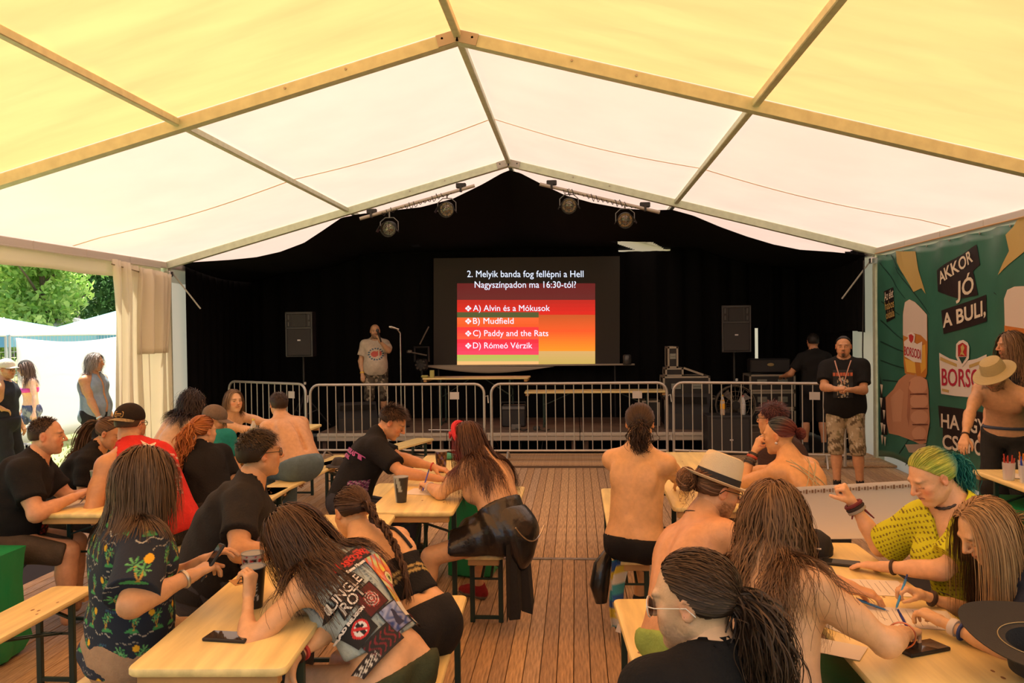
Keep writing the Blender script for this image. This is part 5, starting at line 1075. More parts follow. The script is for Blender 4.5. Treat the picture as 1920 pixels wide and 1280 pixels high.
b = MB(); b.lathe([(0, -.05), (.06, -.04), (.06, .1), (0, .1)], (0, .02, .36), 16, rot=Rf); b.box((0, .05, .04), (.4, .25, .03), bev=.01); b.tube([(-.25, .02, .36), (-.22, .05, .04)], .014, 6); b.tube([(.25, .02, .36), (.22, .05, .04)], .014, 6); b.build('base', bm_, r_)
# subwoofer with drinks on it
r_ = empty('subwoofer', (3.06, 12.0, .0), label='large black subwoofer on the floor at the right end of the stage', cat='loudspeaker'); b = MB(); b.box((0, 0, .29), (.62, .45, .58), bev=.015); b.build('cabinet', mat('cabinet', (.016, .016, .017), .55), r_); b = MB(); b.box((0, -.23, .29), (.54, .012, .5), bev=.01); b.build('grille', mat('grille', (.030, .030, .032), .6), r_); b = MB(); b.box((.02, -.238, .24), (.05, .006, .02)); b.build('badge', mat('badge', (.6, .6, .6), .4), r_)
def bottle(x, y, z, h, r, cap, liquid, lab, label, labcol=None, lvl=.55):
    r_ = empty('bottle', (x, y, z), label=label, cat='bottle'); gl = mat('clear_plastic', (.85, .9, .92), .08, alpha=.35, spec=.6)
    pr_ = [(0, 0), (r*.85, 0), (r, .03*h), (r, .2*h), (r*.94, .24*h), (r, .28*h), (r, .6*h), (r*.9, .68*h), (r*.45, .84*h), (r*.32, .88*h), (r*.32, .94*h)]
    b = MB(); b.lathe(pr_, (0, 0, 0), 18); b.build('shell', gl, r_, True); b = MB(); b.lathe([(0, .01)]+[(a*.93, c_) for a, c_ in pr_[1:] if c_ < lvl*h]+[(r*.9, lvl*h), (0, lvl*h)], (0, 0, 0), 18); b.build('liquid', mat('liquid_%.2g_%.2g' % liquid[:2], liquid, .1, alpha=.85), r_, True)
    b = MB(); b.lathe([(0, .99*h), (r*.36, .99*h), (r*.38, .93*h), (r*.3, .93*h)], (0, 0, 0), 14); b.build('cap', mat('cap_%.2g_%.2g' % cap[:2], cap, .5), r_, True)
    if lab: b = MB(); b.lathe([(r*1.012, .30*h), (r*1.012, .56*h)], (0, 0, 0), 18); b.build('paper_label', mat('lab_%.2g_%.2g' % lab[:2], lab, .5), r_, True)
    return r_
bottle(2.98, 11.88, .58, .29, .035, (.75, .45, .02), (.75, .38, .02), (.8, .42, .03), 'orange juice bottle on the black subwoofer', lvl=.75); bottle(3.27, 11.9, .58, .28, .036, (.5, .12, .12), (.5, .5, .48), (.5, .5, .5), 'clear water bottle with pale label on the subwoofer')
# ------------------------------------------------------------------ crowd barriers
def barrier(a, c_, label, plate=True):
    a, c_ = np.array(a, float), np.array(c_, float); L = np.linalg.norm(c_-a); ang = math.atan2(c_[1]-a[1], c_[0]-a[0]); r_ = empty('crowd_barrier', (*a, .03), ang, label=label, cat='barrier'); st = mat('barrier_steel', (.50, .48, .43), .38, .6)
    H = 1.06; rc = .13; pts = [(.0, 0, .0), (0, 0, H-rc)]+[(rc-rc*math.cos(t), 0, H-rc+rc*math.sin(t)) for t in np.linspace(.3, 1.57, 5)]+[(L-rc+rc*math.sin(t), 0, H-rc+rc*math.cos(t)) for t in np.linspace(0, 1.27, 5)]+[(L, 0, H-rc), (L, 0, 0)]
    b = MB(); b.tube(pts, .019, 8); b.build('frame_tube', st, r_, True); b = MB(); b.tube([(0, 0, .14), (L, 0, .14)], .016, 8); b.build('bottom_rail', st, r_, True)
    n = int(L/.122); me = None
    for i in range(1, n): 
        if me is None: bb = MB(); bb.tube([(0, 0, .14), (0, 0, H-.01)], .0075, 6, False); me = bb.mesh('bar', True); me.materials.append(st)
        o = bpy.data.objects.new('bar', me); COL.objects.link(o); o.parent = r_; o.location = (L*i/n, 0, 0)
    for x in (.22, L-.22): b = MB(); b.tube([(x, -.28, .0), (x, -.26, .03), (x, 0, .14), (x, .26, .03), (x, .28, 0)], .014, 6); b.build('foot', st, r_, True)
    if plate: b = MB(); b.box((L*5/6+.0, -.012, .90), (.13, .004, .10)); b.build('plate', mat('plate_white', (.5, .48, .44), .5), r_)
    b = MB(); b.tube([(L, 0, .88), (L+.05, 0, .90), (L+.06, -.02, .80)], .009, 6); b.build('hook', st, r_, True); b = MB(); b.tube([(L, 0, .35), (L+.05, 0, .37), (L+.06, -.02, .28)], .009, 6); b.build('hook', st, r_, True)
barrier((-4.45, 12.35), (-2.96, 11.52), 'angled steel barrier at the far left, beside the tent post'); barrier((-2.84, 11.36), (-.36, 11.27), 'steel crowd barrier in front of the host'); barrier((-.26, 11.26), (2.13, 11.26), 'steel crowd barrier below the screen'); barrier((2.22, 11.28), (4.32, 10.78), 'steel crowd barrier at the right, behind the woman with the bun')
# ------------------------------------------------------------------ beer tables and benches
pine = mat('pine', (.84, .69, .30), .42, noise=.22, nscale=3.2, stretch=(6, .6, 6), spec=.45, bump=.06, bscale=20)
pined = mat('pine_side', (.52, .29, .10), .5, noise=.2, nscale=6); knot = mat('knot', (.28, .13, .04), .5)
lacq = mat('green_frame', (.012, .035, .026), .4, spec=.5)
def trestle(name, x, y, rot, L, w, H, label, cat, group=None, z=0.):
    """x, y = middle; the long axis runs along local y"""
    r_ = empty(name, (x, y, z), R_(rot), label=label, cat=cat, group=group); g = random.Random(int(x*100+y*10))
    b = MB(); t = .028
    # rounded board: chamfer twice
    hw, hl = w/2, L/2; rc = .035; out = []
    for cx_, cy_, a0 in ((hw-rc, hl-rc, 0), (-hw+rc, hl-rc, 90), (-hw+rc, -hl+rc, 180), (hw-rc, -hl+rc, 270)):
        for k in range(6): a = R_(a0+18*k); out.append((cx_+rc*math.cos(a), cy_+rc*math.sin(a)))
    n = len(out); V = []
    for (zz, ins) in ((H-t, .004), (H-t+.006, 0), (H-.008, 0), (H-.002, .003), (H, .009)):
        for px, py in out: V.append((px*(1-ins/hw), py*(1-ins/hl), zz))
    F = [[j*n+k, j*n+(k+1) % n, (j+1)*n+(k+1) % n, (j+1)*n+k] for j in range(4) for k in range(n)]+[list(range(n))[::-1], [4*n+k for k in range(n)]]
    b.add(V, F); top = b.build('table_top' if 'table' in name else 'seat_board', pine, r_, True)
    b = MB()
    for k in range(int(7*w/.5)+3): px, py, s_ = g.uniform(-hw*.85, hw*.85), g.uniform(-hl*.95, hl*.95), g.uniform(.004, .010); b.lathe([(s_, .0), (s_*.6, .0006), (0, .0008)], (px, py, H-.0003), 8, sx=1, sy=1.8)
    b.build('knot', knot, top)
    for s in (-1, 1):
        b = MB(); b.box((0, s*(hl-.045), H-t-.020), (w-.06, .05, .040), bev=.003); b.build('batten', pined, r_)
        ly = s*(hl-.30) if w > .3 else s*(hl-.18); lx = hw-.035
        for q in (-1, 1): b = MB(); b.box((q*lx, ly+s*.0, (H-t)/2), (.030, .026, H-t), bev=.003); b.build('leg', lacq, r_)
        b = MB(); b.box((0, ly, .03), (2*lx, .02, .02)); b.build('foot_bar', lacq, r_); b = MB(); b.box((0, ly, (H-t)*.62), (2*lx, .010, .012)); b.build('tie_bar', lacq, r_); b = MB()
        b.bar((-lx, ly, H-t-.02), (lx, ly, H-t-(.17 if w > .3 else .09)), .010, .022, up=(0, 1, 0)); b.bar((lx, ly, H-t-.02), (-lx, ly, H-t-(.17 if w > .3 else .09)), .010, .022, up=(0, 1, 0)); b.box((0, ly, H-t-.012), (2*lx, .03, .02)); b.build('cross_brace', lacq, r_)
        b = MB(); b.bar((-.03, ly, (H-t)*.62), (-.02, s*(hl-.30-.42), H-t-.015), .016, .010); b.bar((.03, ly, (H-t)*.62), (.02, s*(hl-.30-.42), H-t-.015), .016, .010); b.build('diagonal_brace', lacq, r_)
    return r_
T_, B_ = .77, .47
def table(x, y, rot, label, **k): return trestle('beer_table', x, y, rot, 2.2, .52, T_, label, 'table', **k)
def bench(x, y, rot, label, **k): return trestle('beer_bench', x, y, rot, 2.2, .25, B_, label, 'bench', **k)
table(-.36, 3.64, 3.2, 'pine beer table nearest the camera, left of the aisle, with a phone and two cups'); bench(.24, 3.12, 2, 'pine bench along the right side of the near left table'); bench(-.98, 3.5, 2, 'pine bench under the person in the palm-tree shirt')
table(-.11, 5.90, 1, 'pine beer table in the middle, with two printed cups and white papers'); bench(.325, 6.06, 0, 'pine bench under the woman with the red headband'); bench(-.76, 6.2, 0, 'pine bench under the young man writing')
table(-2.14, 5.82, 2, 'pine beer table in front of the balding man'); bench(-2.75, 5.75, 2, 'pine bench under the balding man'); bench(-1.72, 6.0, 2, 'pine bench under the man in red')
table(-2.3, 8.25, 0, 'pine beer table at the back left, holding plastic bottles'); bench(-1.72, 7.85, -3, 'pine bench under the big bare-backed man'); bench(-2.9, 8.3, 0, 'pine bench under the two shirtless people by the post'); bench(-1.35, 9.3, -18, 'empty end of a pine bench in front of the left barrier', )
table(2.03, 3.07, 1, 'pine beer table at the lower right, with papers and a black hat'); bench(1.26, 3.10, 3, 'pine bench under the man in the fedora'); bench(2.66, 3.2, 2, 'pine bench under the green-haired woman')
table(1.75, 6.05, -1, 'pine beer table behind the fedora, right of the aisle'); bench(1.23, 5.98, 0, 'pine bench with a striped towel under the bare-backed man'); bench(2.33, 5.75, -2, 'pine bench under the woman in the crochet top')
table(4.05, 5.18, 0, 'pine beer table at the right edge, holding pens and a water bottle')
# the empty bench in the left foreground runs away from the camera to the left
bench(-1.85, 3.20, 0, 'empty pine bench in the left foreground')
bench(1.25, 1.5, 4, 'pine bench under the man nearest the camera')
st_t = trestle('beer_table', -.70, 13.3, 88, 1.72, .48, .77, 'pine beer table on the stage under the screen', 'table', z=.30); st_b = trestle('beer_table', 1.20, 13.0, 90, 2.2, .45, .56, 'lower pine table on the stage, right of the other', 'table', z=.30)
# ------------------------------------------------------------------ things on and around the tables
paperw = mat('paper', (.74, .70, .62), .7)
def paper(x, y, z, rot, label, w=.21, h=.297, lines=True, cr=0.):
    r_ = empty('paper_sheet', (x, y, z), R_(rot), label=label, cat='paper'); b = MB(); n = 6
    V = [((i/n-.5)*w, (j/n-.5)*h, .0015+cr*(math.sin(i*1.3)*math.cos(j*1.1)+1)) for j in range(n+1) for i in range(n+1)]; F = [[j*(n+1)+i, j*(n+1)+i+1, (j+1)*(n+1)+i+1, (j+1)*(n+1)+i] for j in range(n) for i in range(n)]
    b.add(V, F); b.add([(a, c_, d-.001) for a, c_, d in V], [f[::-1] for f in F]); b.build('sheet', paperw, r_)
    if lines:
        b = MB()
        for j in range(9): b.box((-.0, h*(.36-.085*j), .0021+cr*2.05), (w*(.82 if j % 3 else .5), .0016, .0002))
        b.build('ruled_line', mat('ink_grey', (.25, .24, .24), .8), r_)
paper(2.08, 3.46, T_, 84, 'white answer sheet beside the hand of the green-haired woman'); paper(2.12, 3.10, T_, 80, 'white answer sheet being written on by the blonde girl', .21, .28); paper(1.88, 2.98, T_, 35, 'small white note under the forearm of the long-haired writer', .15, .2); paper(1.76, 2.79, T_+.002, 60, 'white sheet with its corner sticking over the table edge', .13, .16, False)
paper(-.08, 5.40, T_, 80, 'white sheet under the pen of the woman with the headband', .21, .297, False); paper(.02, 5.75, T_, 30, 'crumpled small white paper by the young man', .07, .09, False, .01); paper(-2.3, 5.02, T_, 70, 'white sheet in front of the balding man', .21, .28, False); paper(4.0, 5.95, T_, 60, 'loose white papers behind the cup on the right table', .2, .16, False, .004)
paper(-1.05, 13.25, 1.07, 80, 'sheet of paper lying on the stage table', .2, .28, False)
def cup(x, y, z, col, fn, label, h=.155, r=.044, inner=(.30, .33, .34)):
    r_ = empty('drinking_cup', (x, y, z), label=label, cat='cup'); n, m_ = 40, 26; V = []; C = []
    for j in range(m_+1):
        for i in range(n): a = 2*math.pi*i/n; t = j/m_; rr2 = r*(.70+.30*t); V.append((rr2*math.cos(a), rr2*math.sin(a), h*t)); C.append(fn(a, t) if fn else col)
    Q = [[j*n+i, j*n+(i+1) % n, (j+1)*n+(i+1) % n, (j+1)*n+i] for j in range(m_) for i in range(n)]
    link('cup_wall', npmesh('cup_wall', V, Q, np.array(C)), mat('cup_print', attr=True, rough=.35, spec=.5), r_)
    b = MB(); b.lathe([(0, .012), (r*.66, .012), (r*.96, h-.001), (r*1.02, h+.002), (r*1.02, h-.002)], (0, 0, 0), n); b.build('cup_inside', mat('cup_in_%.2g' % inner[0], inner, .5), r_, True); return r_
K = (.012, .012, .014)
def f_pink(a, t): q = math.sin(a*8)*math.cos(t*22); return (.5, .03, .05) if q > .55 else (.02, .02, .025) if abs(q) > .30 and t < .92 else (.55, .50, .50)
def f_black(a, t): return (.55, .55, .55) if .45 < t < .62 and math.sin(a*26)*math.cos(t*70) > .25 and 3.2 < a < 5.4 else ((.6, .6, .6) if .22 < t < .36 and math.sin(a*13+t*20) > .6 and 3.8 < a < 5.6 else K)
def f_flame(a, t): return (.75, .25, .03) if t < .7 and math.sin(a*5+6*math.sin(t*6)) > .1 else ((.35, .38, .38) if abs(a-4.6) < .25 else K)
def f_dark(a, t): return (.22, .12, .05) if math.sin(a*7+5*t)*math.cos(t*14+a) > .25 else ((.15, .12, .30) if math.sin(a*3+8*t) > .85 else (.05, .02, .015))
def f_green(a, t): return (.33, .38, .36) if (a > 2.6 and a < 4.0) or (t > .45 and abs(a-4.3-.9*(1-t)) < .28) else (.03, .03, .028)
cup(-.44, 3.30, T_, K, f_pink, 'pale cup with red and black pattern behind the black cup', .165, .047); cup(-.37, 3.13, T_, K, f_black, 'black cup with white lettering in the hand of the vest girl', .160, .047)
cup(-2.34, 5.33, T_, K, f_flame, 'cup with flame print on the balding man\'s table'); cup(-.20, 5.08, T_, K, f_green, 'tall grey-black cup at the near end of the middle table', .16, .047); cup(-.12, 6.15, T_, K, f_dark, 'brown patterned cup at the far side of the middle table', .16, .047); cup(3.93, 5.62, T_, K, f_dark, 'brown patterned cup on the right table in front of the bucket hat', .15, .045, (.5, .35, .25))
def phone(x, y, z, rot, label, rotm=None, w=.078, l=.162):
    r_ = empty('phone', (x, y, z), R_(rot), label=label, cat='phone')
    if rotm is not None: r_.rotation_euler = rotm
    b = MB(); b.box((0, 0, .006), (w, l, .012), bev=.003); b.build('case', mat('phone_case', (.010, .010, .011), .5), r_); b = MB(); b.box((0, 0, .0122), (w*.91, l*.93, .001)); b.build('screen', mat('phone_glass', (.02, .022, .025), .04, spec=.8), r_); return r_
phone(-.33, 2.80, T_, 84, 'black phone lying face up at the end of the near left table'); phone(2.08, 3.79, T_, 70, 'black phone beside the black cap', w=.08, l=.165); phone(2.03, 2.80, T_, 115, 'phone in a dark brown case half under the black hat', w=.085, l=.17)
def pen(a, c_, col, label):
    a, c_ = np.array(a, float), np.array(c_, float); r_ = empty('pen', tuple(a), label=label, cat='pen'); d = c_-a; L = np.linalg.norm(d); d /= L
    b = MB(); b.tube([d*0, d*.012], [.0008, .003], 8); b.build('tip', mat('pen_tip', (.4, .4, .42), .3, .8), r_, True); b = MB(); b.tube([d*.012, d*.02, d*(L-.02)], [.003, .0046, .0046], 8); b.build('barrel', mat('pen_%.2g_%.2g' % col[:2], col, .3), r_, True); b = MB(); b.tube([d*(L-.02), d*L], [.004, .003], 8); b.bar(d*(L-.045)+(0, 0, .006), d*(L-.005)+(0, 0, .006), .003, .002); b.build('clip', mat('pen_dark', (.02, .05, .20), .4), r_)
pen((2.085, 3.165, .775), (2.15, 3.22, .895), (.05, .30, .62), 'light blue pen in the hand of the blonde girl'); pen((2.06, 3.16, .775), (1.955, 3.22, .80), (.03, .14, .35), 'dark blue pen in the hand of the man in the fedora'); pen((2.03, 2.85, .78), (1.97, 2.84, .89), (.03, .06, .30), 'navy pen in the hand of the long-haired writer')
pen((-.12, 5.36, .775), (-.07, 5.36, .93), (.10, .12, .60), 'purple-blue pen in the hand of the woman with the headband'); pen((-2.25, 4.98, .775), (-2.2, 5.06, .86), (.3, .3, .3), 'grey pen in the hand of the balding man')
# beer mat, wristband
b = MB(); b.box((0, 0, .001), (.09, .09, .002)); r_ = empty('beer_mat', (-.55, 3.45, T_), R_(40), label='small printed beer mat near the two cups', cat='coaster'); b.build('card', mat('card_tan', (.45, .26, .10), .7), r_); b = MB(); b.tube([(-.03, -.03, .003), (.03, -.03, .003), (.0, .03, .003), (-.03, -.03, .003)], .003, 4); b.build('print', mat('card_dark', (.05, .03, .02), .7), r_)
# black cap on the right table
r_ = empty('black_cap', (2.0, 3.97, T_), R_(-30), label='black cap with white print behind the phone', cat='cap'); b = MB(); b.lathe([(.098, 0), (.10, .03), (.088, .075), (.05, .105), (0, .112)], (0, 0, 0), 24, sy=1.15); b.build('crown', mat('cap_black', (.012, .012, .013), .8, bump=.2), r_, True)
b = MB(); b.lathe([(.0, .005), (.15, .005), (.152, .010), (0, .012)], (.0, -.06, .0), 24, sx=.62, sy=.95); b.build('brim', mat('cap_black', (.012, .012, .013), .8), r_, True); b = MB()
for k in range(3): b.tube([(-.05+.035*k+.012*math.cos(a), -.095+.012*k, .07+.018*math.sin(a)) for a in np.linspace(0, 6.28, 9)], .0035, 5, False)
b.tube([(-.075, -.08, .05), (-.0, -.118, .05), (.07, -.09, .05)], .004, 5); b.build('print', mat('print_white', (.65, .62, .58), .7), r_)
# curled poster beyond the table end
r_ = empty('poster', (2.2, 4.32, .77), label='large curled white sheet behind the raised fist', cat='poster')
def pf(u, v): a = 1.75*v; return (1.98+.66*u+.03*v, 4.20+.14*math.sin(a)+.05*u, .775+.20*(1-math.cos(a))+.03*v*u)
sheet('sheet', pf, 16, 14, mat('poster_grey', (.52, .50, .48), .6), r_, .001); b = MB()
for k in range(44):
    u = k/44; x, y, z = pf(u, .96); b.box((x-2.2, y-4.32-.006, z-.77-.012), (.004+.004*(k % 2), .002, .010+.006*(k % 3)))
b.build('print', mat('print_brown', (.16, .09, .05), .8), r_)
# wide black hat lying crown down
r_ = empty('wide_brim_hat', (2.30, 2.60, T_), R_(-15), label='black wide-brimmed hat lying upside down at the lower right', cat='hat'); hm = mat('black_felt', (.022, .023, .022), .75, bump=.2, bscale=150)
R9 = np.array([[1, 0, 0], [0, math.cos(.20), -math.sin(.20)], [0, math.sin(.20), math.cos(.20)]])
prof = [(0, .0), (.06, .0), (.078, .012), (.086, .06), (.090, .098), (.12, .106), (.175, .112), (.205, .122), (.206, .126), (.175, .117), (.12, .111), (.088, .105), (.080, .06), (.07, .02), (0, .012)]
V = []; n = 48
for (rr2, zz) in prof:
    for k in range(n): a = 2*math.pi*k/n; x, y = rr2*math.cos(a)*1.10, rr2*math.sin(a)*.95; V.append((x, y, zz+(.035*(abs(math.cos(a))**2)*max(0, (rr2-.1)/.1))))
b = MB(); b.add(np.array(V)@R9.T+np.array([0, 0, .012]), [[j*n+k, j*n+(k+1) % n, (j+1)*n+(k+1) % n, (j+1)*n+k] for j in range(len(prof)-1) for k in range(n)]); b.build('felt', hm, r_, True)
b = MB(); b.tube([np.array([.098*math.cos(a)*1.2, .098*math.sin(a), .108+.03*math.cos(a)**2*.1])@R9.T+np.array([0, 0, .015]) for a in np.linspace(0, 6.283, 49)], .0016, 5, False); b.build('piping', mat('piping_gold', (.35, .28, .14), .5), r_)
# towel on the bench, and a jacket
r_ = empty('towel', (1.2, 5.0, B_), label='blue, yellow and white striped towel hanging off the bench end', cat='towel'); n = 40; m_ = 12; V = []; C = []; cols = [(.03, .10, .33), (.62, .50, .05), (.60, .58, .50), (.05, .30, .36)]
for j in range(n+1):
    for i in range(m_+1):
        u = i/m_; t = j/n
        if t < .35: q = t/.35; x, y, z = -.02+.20*u+.0, .15-.30*q+.10*u, .012+.006*math.sin(9*u+7*q)
        else: q = (t-.35)/.65; x, y, z = -.10-.03*math.sin(q*3)+.10*u+.02*math.sin(u*8+q*3), -.16+.06*u+.02*math.sin(u*9), .01-.40*q
        if t >= .35: x -= .0
        V.append((x, y, z)); C.append(cols[int(t*11+.5*(u > .45)) % 4 if t > .12 else 0])
link('cloth', npmesh('cloth', V, [[j*(m_+1)+i, j*(m_+1)+i+1, (j+1)*(m_+1)+i+1, (j+1)*(m_+1)+i] for j in range(n) for i in range(m_)], np.array(C)), mat('towelling', attr=True, rough=.95, bump=.5, bscale=200), r_); b = MB(); b.box((-.06, -.17, -.385), (.035, .004, .05), np.array([[.95, 0, .3], [0, 1, 0], [-.3, 0, .95]])); b.build('care_tag', paperw, r_)
r_ = empty('jacket', (1.05, 5.02, .3), label='black leather jacket hanging beside the towel', cat='jacket'); b = MB(); b.tube([(.04, .05, .17), (0, 0, .10), (-.02, -.02, -.02), (-.01, -.03, -.12)], [.03, .055, .06, .035], 10); b.build('sleeve', mat('leather', (.012, .012, .013), .28, bump=.5, bscale=25, coat=.3), r_, True)
def sack(x, y, w, d, h, label, rot=0, col=(.02, .33, .12), drape=True):
    r_ = empty('rubbish_bag', (x, y, -.0), R_(rot), label=label, cat='bag'); n = 40; V = []; g = random.Random(4)
    lv = [(0, .80), (.03, .95), (.15, 1.02), (.4, .97), (.7, .93), (.93, .95), (1., .98), (1.01, .90), (.99, .3), (.985, 0.001)]
    for zz, s_ in lv:
        for k in range(n):
            a = 2*math.pi*k/n; c1, s1 = math.cos(a), math.sin(a); e = max(abs(c1), abs(s1))**.85; f_ = s_*(1+.04*math.sin(a*7+zz*9)*(1-zz*.5)+.03*math.sin(a*13-zz*14)*(zz < .9)); V.append((w/2*c1/e*f_, d/2*s1/e*f_, zz*h))
    b = MB(); b.add(V, [[j*n+k, j*n+(k+1) % n, (j+1)*n+(k+1) % n, (j+1)*n+k] for j in range(len(lv)-1) for k in range(n)]); b.build('plastic_film', mat('green_film_%.2g' % col[0], col, .32, tl=.18, bump=.4, bscale=9, spec=.5), r_, True)
    if drape:
        b = MB(); V = []
        for j in range(9):
            for i in range(7): u, t = i/6, j/8; V.append((w/2*(.2+.85*t)+.03, -d/2+d*.35*u-.03-.25*t*.3, h*(.93-.72*t)+.06*u*math.sin(t*3)+.02*math.sin(i*2.2+j)))
        b.add(V, [[j*7+i, j*7+i+1, (j+1)*7+i+1, (j+1)*7+i] for j in range(8) for i in range(6)]); b.build('loose_fold', mat('green_film_%.2g' % col[0], col, .32), r_, True)
sack(-2.52, 4.32, .44, .5, .62, 'green rubbish bag over a crate at the left edge'); sack(.12, 6.25, .36, .45, .62, 'green rubbish bag under the middle table', -5, drape=False); sack(1.72, 2.75, .40, .6, .66, 'dark green rubbish bag under the lower right table', 0, (.01, .12, .06), False); sack(3.95, 5.9, .4, .6, .6, 'green rubbish bag under the table at the right edge', 0, (.02, .22, .13), False)
r_ = empty('plastic_bag', (-.02, 6.72, T_), label='crumpled teal plastic bag at the far end of the middle table', cat='bag'); b = MB(); b.tube([(-.24, 0, .012), (-.14, .02, .03), (0, -.01, .018), (.12, .02, .032), (.22, 0, .012)], [.012, .03, .018, .032, .012], 10); b.build('film', mat('teal_film', (.04, .32, .24), .4), r_, True)
# bottles at the back left table, things on the right table
bottle(-2.22, 7.75, T_, .24, .034, (.7, .6, .02), (.45, .65, .03), None, 'bottle of yellow-green drink with a yellow cap', lvl=.6); bottle(-2.10, 7.80, T_, .22, .033, (.03, .22, .55), (.5, .55, .55), None, 'clear bottle with a blue cap beside the yellow one', lvl=.5)
bottle(4.05, 5.42, T_, .33, .048, (.05, .15, .5), (.6, .6, .55), (.03, .28, .50), 'large water bottle with blue label at the right edge', lvl=.25)
cup(-2.30, 7.95, T_, (.25, .03, .02), None, 'dark red cup on the back left table', .11, .04)
for i, (x, y, c_, l) in enumerate(((3.85, 5.86, (.45, .05, .03), 'clear beaker full of red pens'), (3.90, 5.74, (.03, .08, .50), 'clear beaker full of blue pens'), (4.00, 5.95, (.62, .2, .02), 'clear beaker full of orange markers'))):
    r_ = empty('pen_beaker', (x, y, T_), label=l, cat='beaker'); b = MB(); b.lathe([(0, 0), (.036, 0), (.042, .12), (.040, .12), (.034, .004), (0, .004)], (0, 0, 0), 20); b.build('beaker', mat('clear_plastic', (.85, .9, .92), .08, alpha=.35), r_, True)
    for k in range(7): a = k*.9; e = MB(); e.tube([(.015*math.cos(a), .015*math.sin(a), .006), (.034*math.cos(a+.4), .034*math.sin(a+.4), .15+.012*(k % 3))], .0045, 6); e.build('pen', mat('pens_%.2g' % c_[0], c_, .4), r_, True)
r_ = empty('balloon_dog_toy', (3.98, 5.80, T_+.13), label='twisted yellow and blue balloon sticks above the beakers', cat='toy'); b = MB(); b.tube([(-.03, 0, 0), (0, 0, .05), (.03, .0, .08), (.08, .0, .085)], [.007, .011, .012, .008], 8); b.build('yellow_stick', mat('yellow_toy', (.75, .62, .03), .4), r_, True); b = MB(); b.tube([(-.02, -.01, .09), (.01, -.01, .04), (.02, -.01, -.02)], .009, 8); b.build('blue_stick', mat('blue_toy', (.02, .05, .4), .4), r_, True)
# backpack at the bottom edge, dark bags under tables
def pack(x, y, w, d, h, col, label, name='backpack', rot=0):
    r_ = empty(name, (x, y, 0), R_(rot), label=label, cat='bag'); pr = [ell((0, 0, h*.42), np.eye(3), (w*.5, d*.5, h*.46), .05), cone((-w*.25, 0, h*.15), (w*.25, 0, h*.15), d*.35, d*.35, .08), ell((0, -d*.35, h*.30), np.eye(3), (w*.34, d*.25, h*.24), .03)]
    dd, lo = gridfield(pr, *boxof(pr), .02, 0, lambda X, q: np.maximum(q+.006*wob(X, 30, 2), -X[..., 2])); V, Q = surfnet(dd, lo, .02); link('pack_body', npmesh('pack_body', V, Q), mat('pack_%.2g' % col[0], col, .85, bump=.3), r_)
    b = MB(); b.tube([(-w*.3, d*.05, h*.80), (0, .0, h*.90), (w*.3, .05, h*.80)], .006, 6); b.build('zip', mat('zip_tan', (.45, .25, .06), .5), r_, True); b = MB(); b.tube([(-.05, .1, h*.86), (0, .1, h*.98), (.05, .1, h*.86)], .012, 6); b.build('grab_loop', mat('pack_%.2g' % col[0], col, .85), r_, True); return r_
pk_ = pack(-.95, 2.02, .48, .30, .60, (.075, .072, .03), 'olive backpack with orange zip cord at the bottom left edge'); b = MB(); b.tube([(-.12, -.02, .57), (-.06, -.03, .60), (-.02, -.02, .58), (-.09, 0, .61)], .011, 8); b.build('buckle', mat('buckle_green', (.04, .5, .10), .4), pk_, True)
pack(-1.75, 4.9, .40, .3, .42, (.015, .013, .013), 'black rucksack on the floor beneath the left tables', 'rucksack'); pack(-.35, 6.05, .34, .3, .3, (.014, .016, .018), 'dark bag on the floor under the middle table', 'holdall')
r_ = empty('felt_hat', (-1.52, 8.2, B_), label='dark folded hat lying on the bench behind the big bare back', cat='hat'); b = MB(); b.lathe([(.0, .09), (.05, .088), (.075, .06), (.085, .02), (.15, .012), (.152, .006), (0, .004)], (0, 0, 0), 24, sx=.8); b.build('felt', mat('hat_grey', (.05, .045, .04), .85), r_, True)
# black_tee's papers, stage table odds and ends
r_ = empty('paper_slip', (3.73, 8.97, 1.17), label='white slips of paper in the hands of the man by the post', cat='paper'); b = MB(); b.box((0, 0, 0), (.09, .004, .05), np.array([[.9, 0, .4], [0, 1, 0], [-.4, 0, .9]])); b.build('slip', paperw, r_)
r_ = empty('drink_carton', (-1.44, 13.2, 1.07), label='small yellow-green carton on the stage table', cat='carton'); b = MB(); b.box((.02, 0, .06), (.07, .05, .12), bev=.006); b.box((-.1, 0, .02), (.12, .1, .04), bev=.018); b.build('box', mat('carton', (.42, .40, .12), .6), r_)
r_ = empty('glass_jar', tuple(atY(1176, 683, 14.1)), label='small dark glass jar on the right end of the screen bar', cat='jar'); b = MB(); b.lathe([(0, 0), (.07, 0), (.075, .01), (.075, .15), (.06, .17), (.055, .17), (.07, .145), (.07, .012), (0, .012)], (0, 0, 0), 20); b.build('glass', mat('dark_glass', (.05, .05, .05), .1), r_, True)
# power cables by the right post
r_ = empty('power_cable', (4.8, 11.3, 0), label='black cables coiled at the foot of the right post', cat='cable'); b = MB(); b.tube([(-.02, .1, 2.7), (-.06, .05, 1.5), (-.03, .1, .6), (-.12, .0, .03), (-.4, -.1, .02), (-.5, .1, .02)], .009, 6)
for k in range(3): b.tube([(-.30+.10*math.cos(a+k), .15+.13*math.sin(a), .03+.018*k) for a in np.linspace(0, 6.28, 17)], .009, 5, False)
b.build('cable', bm_, r_)
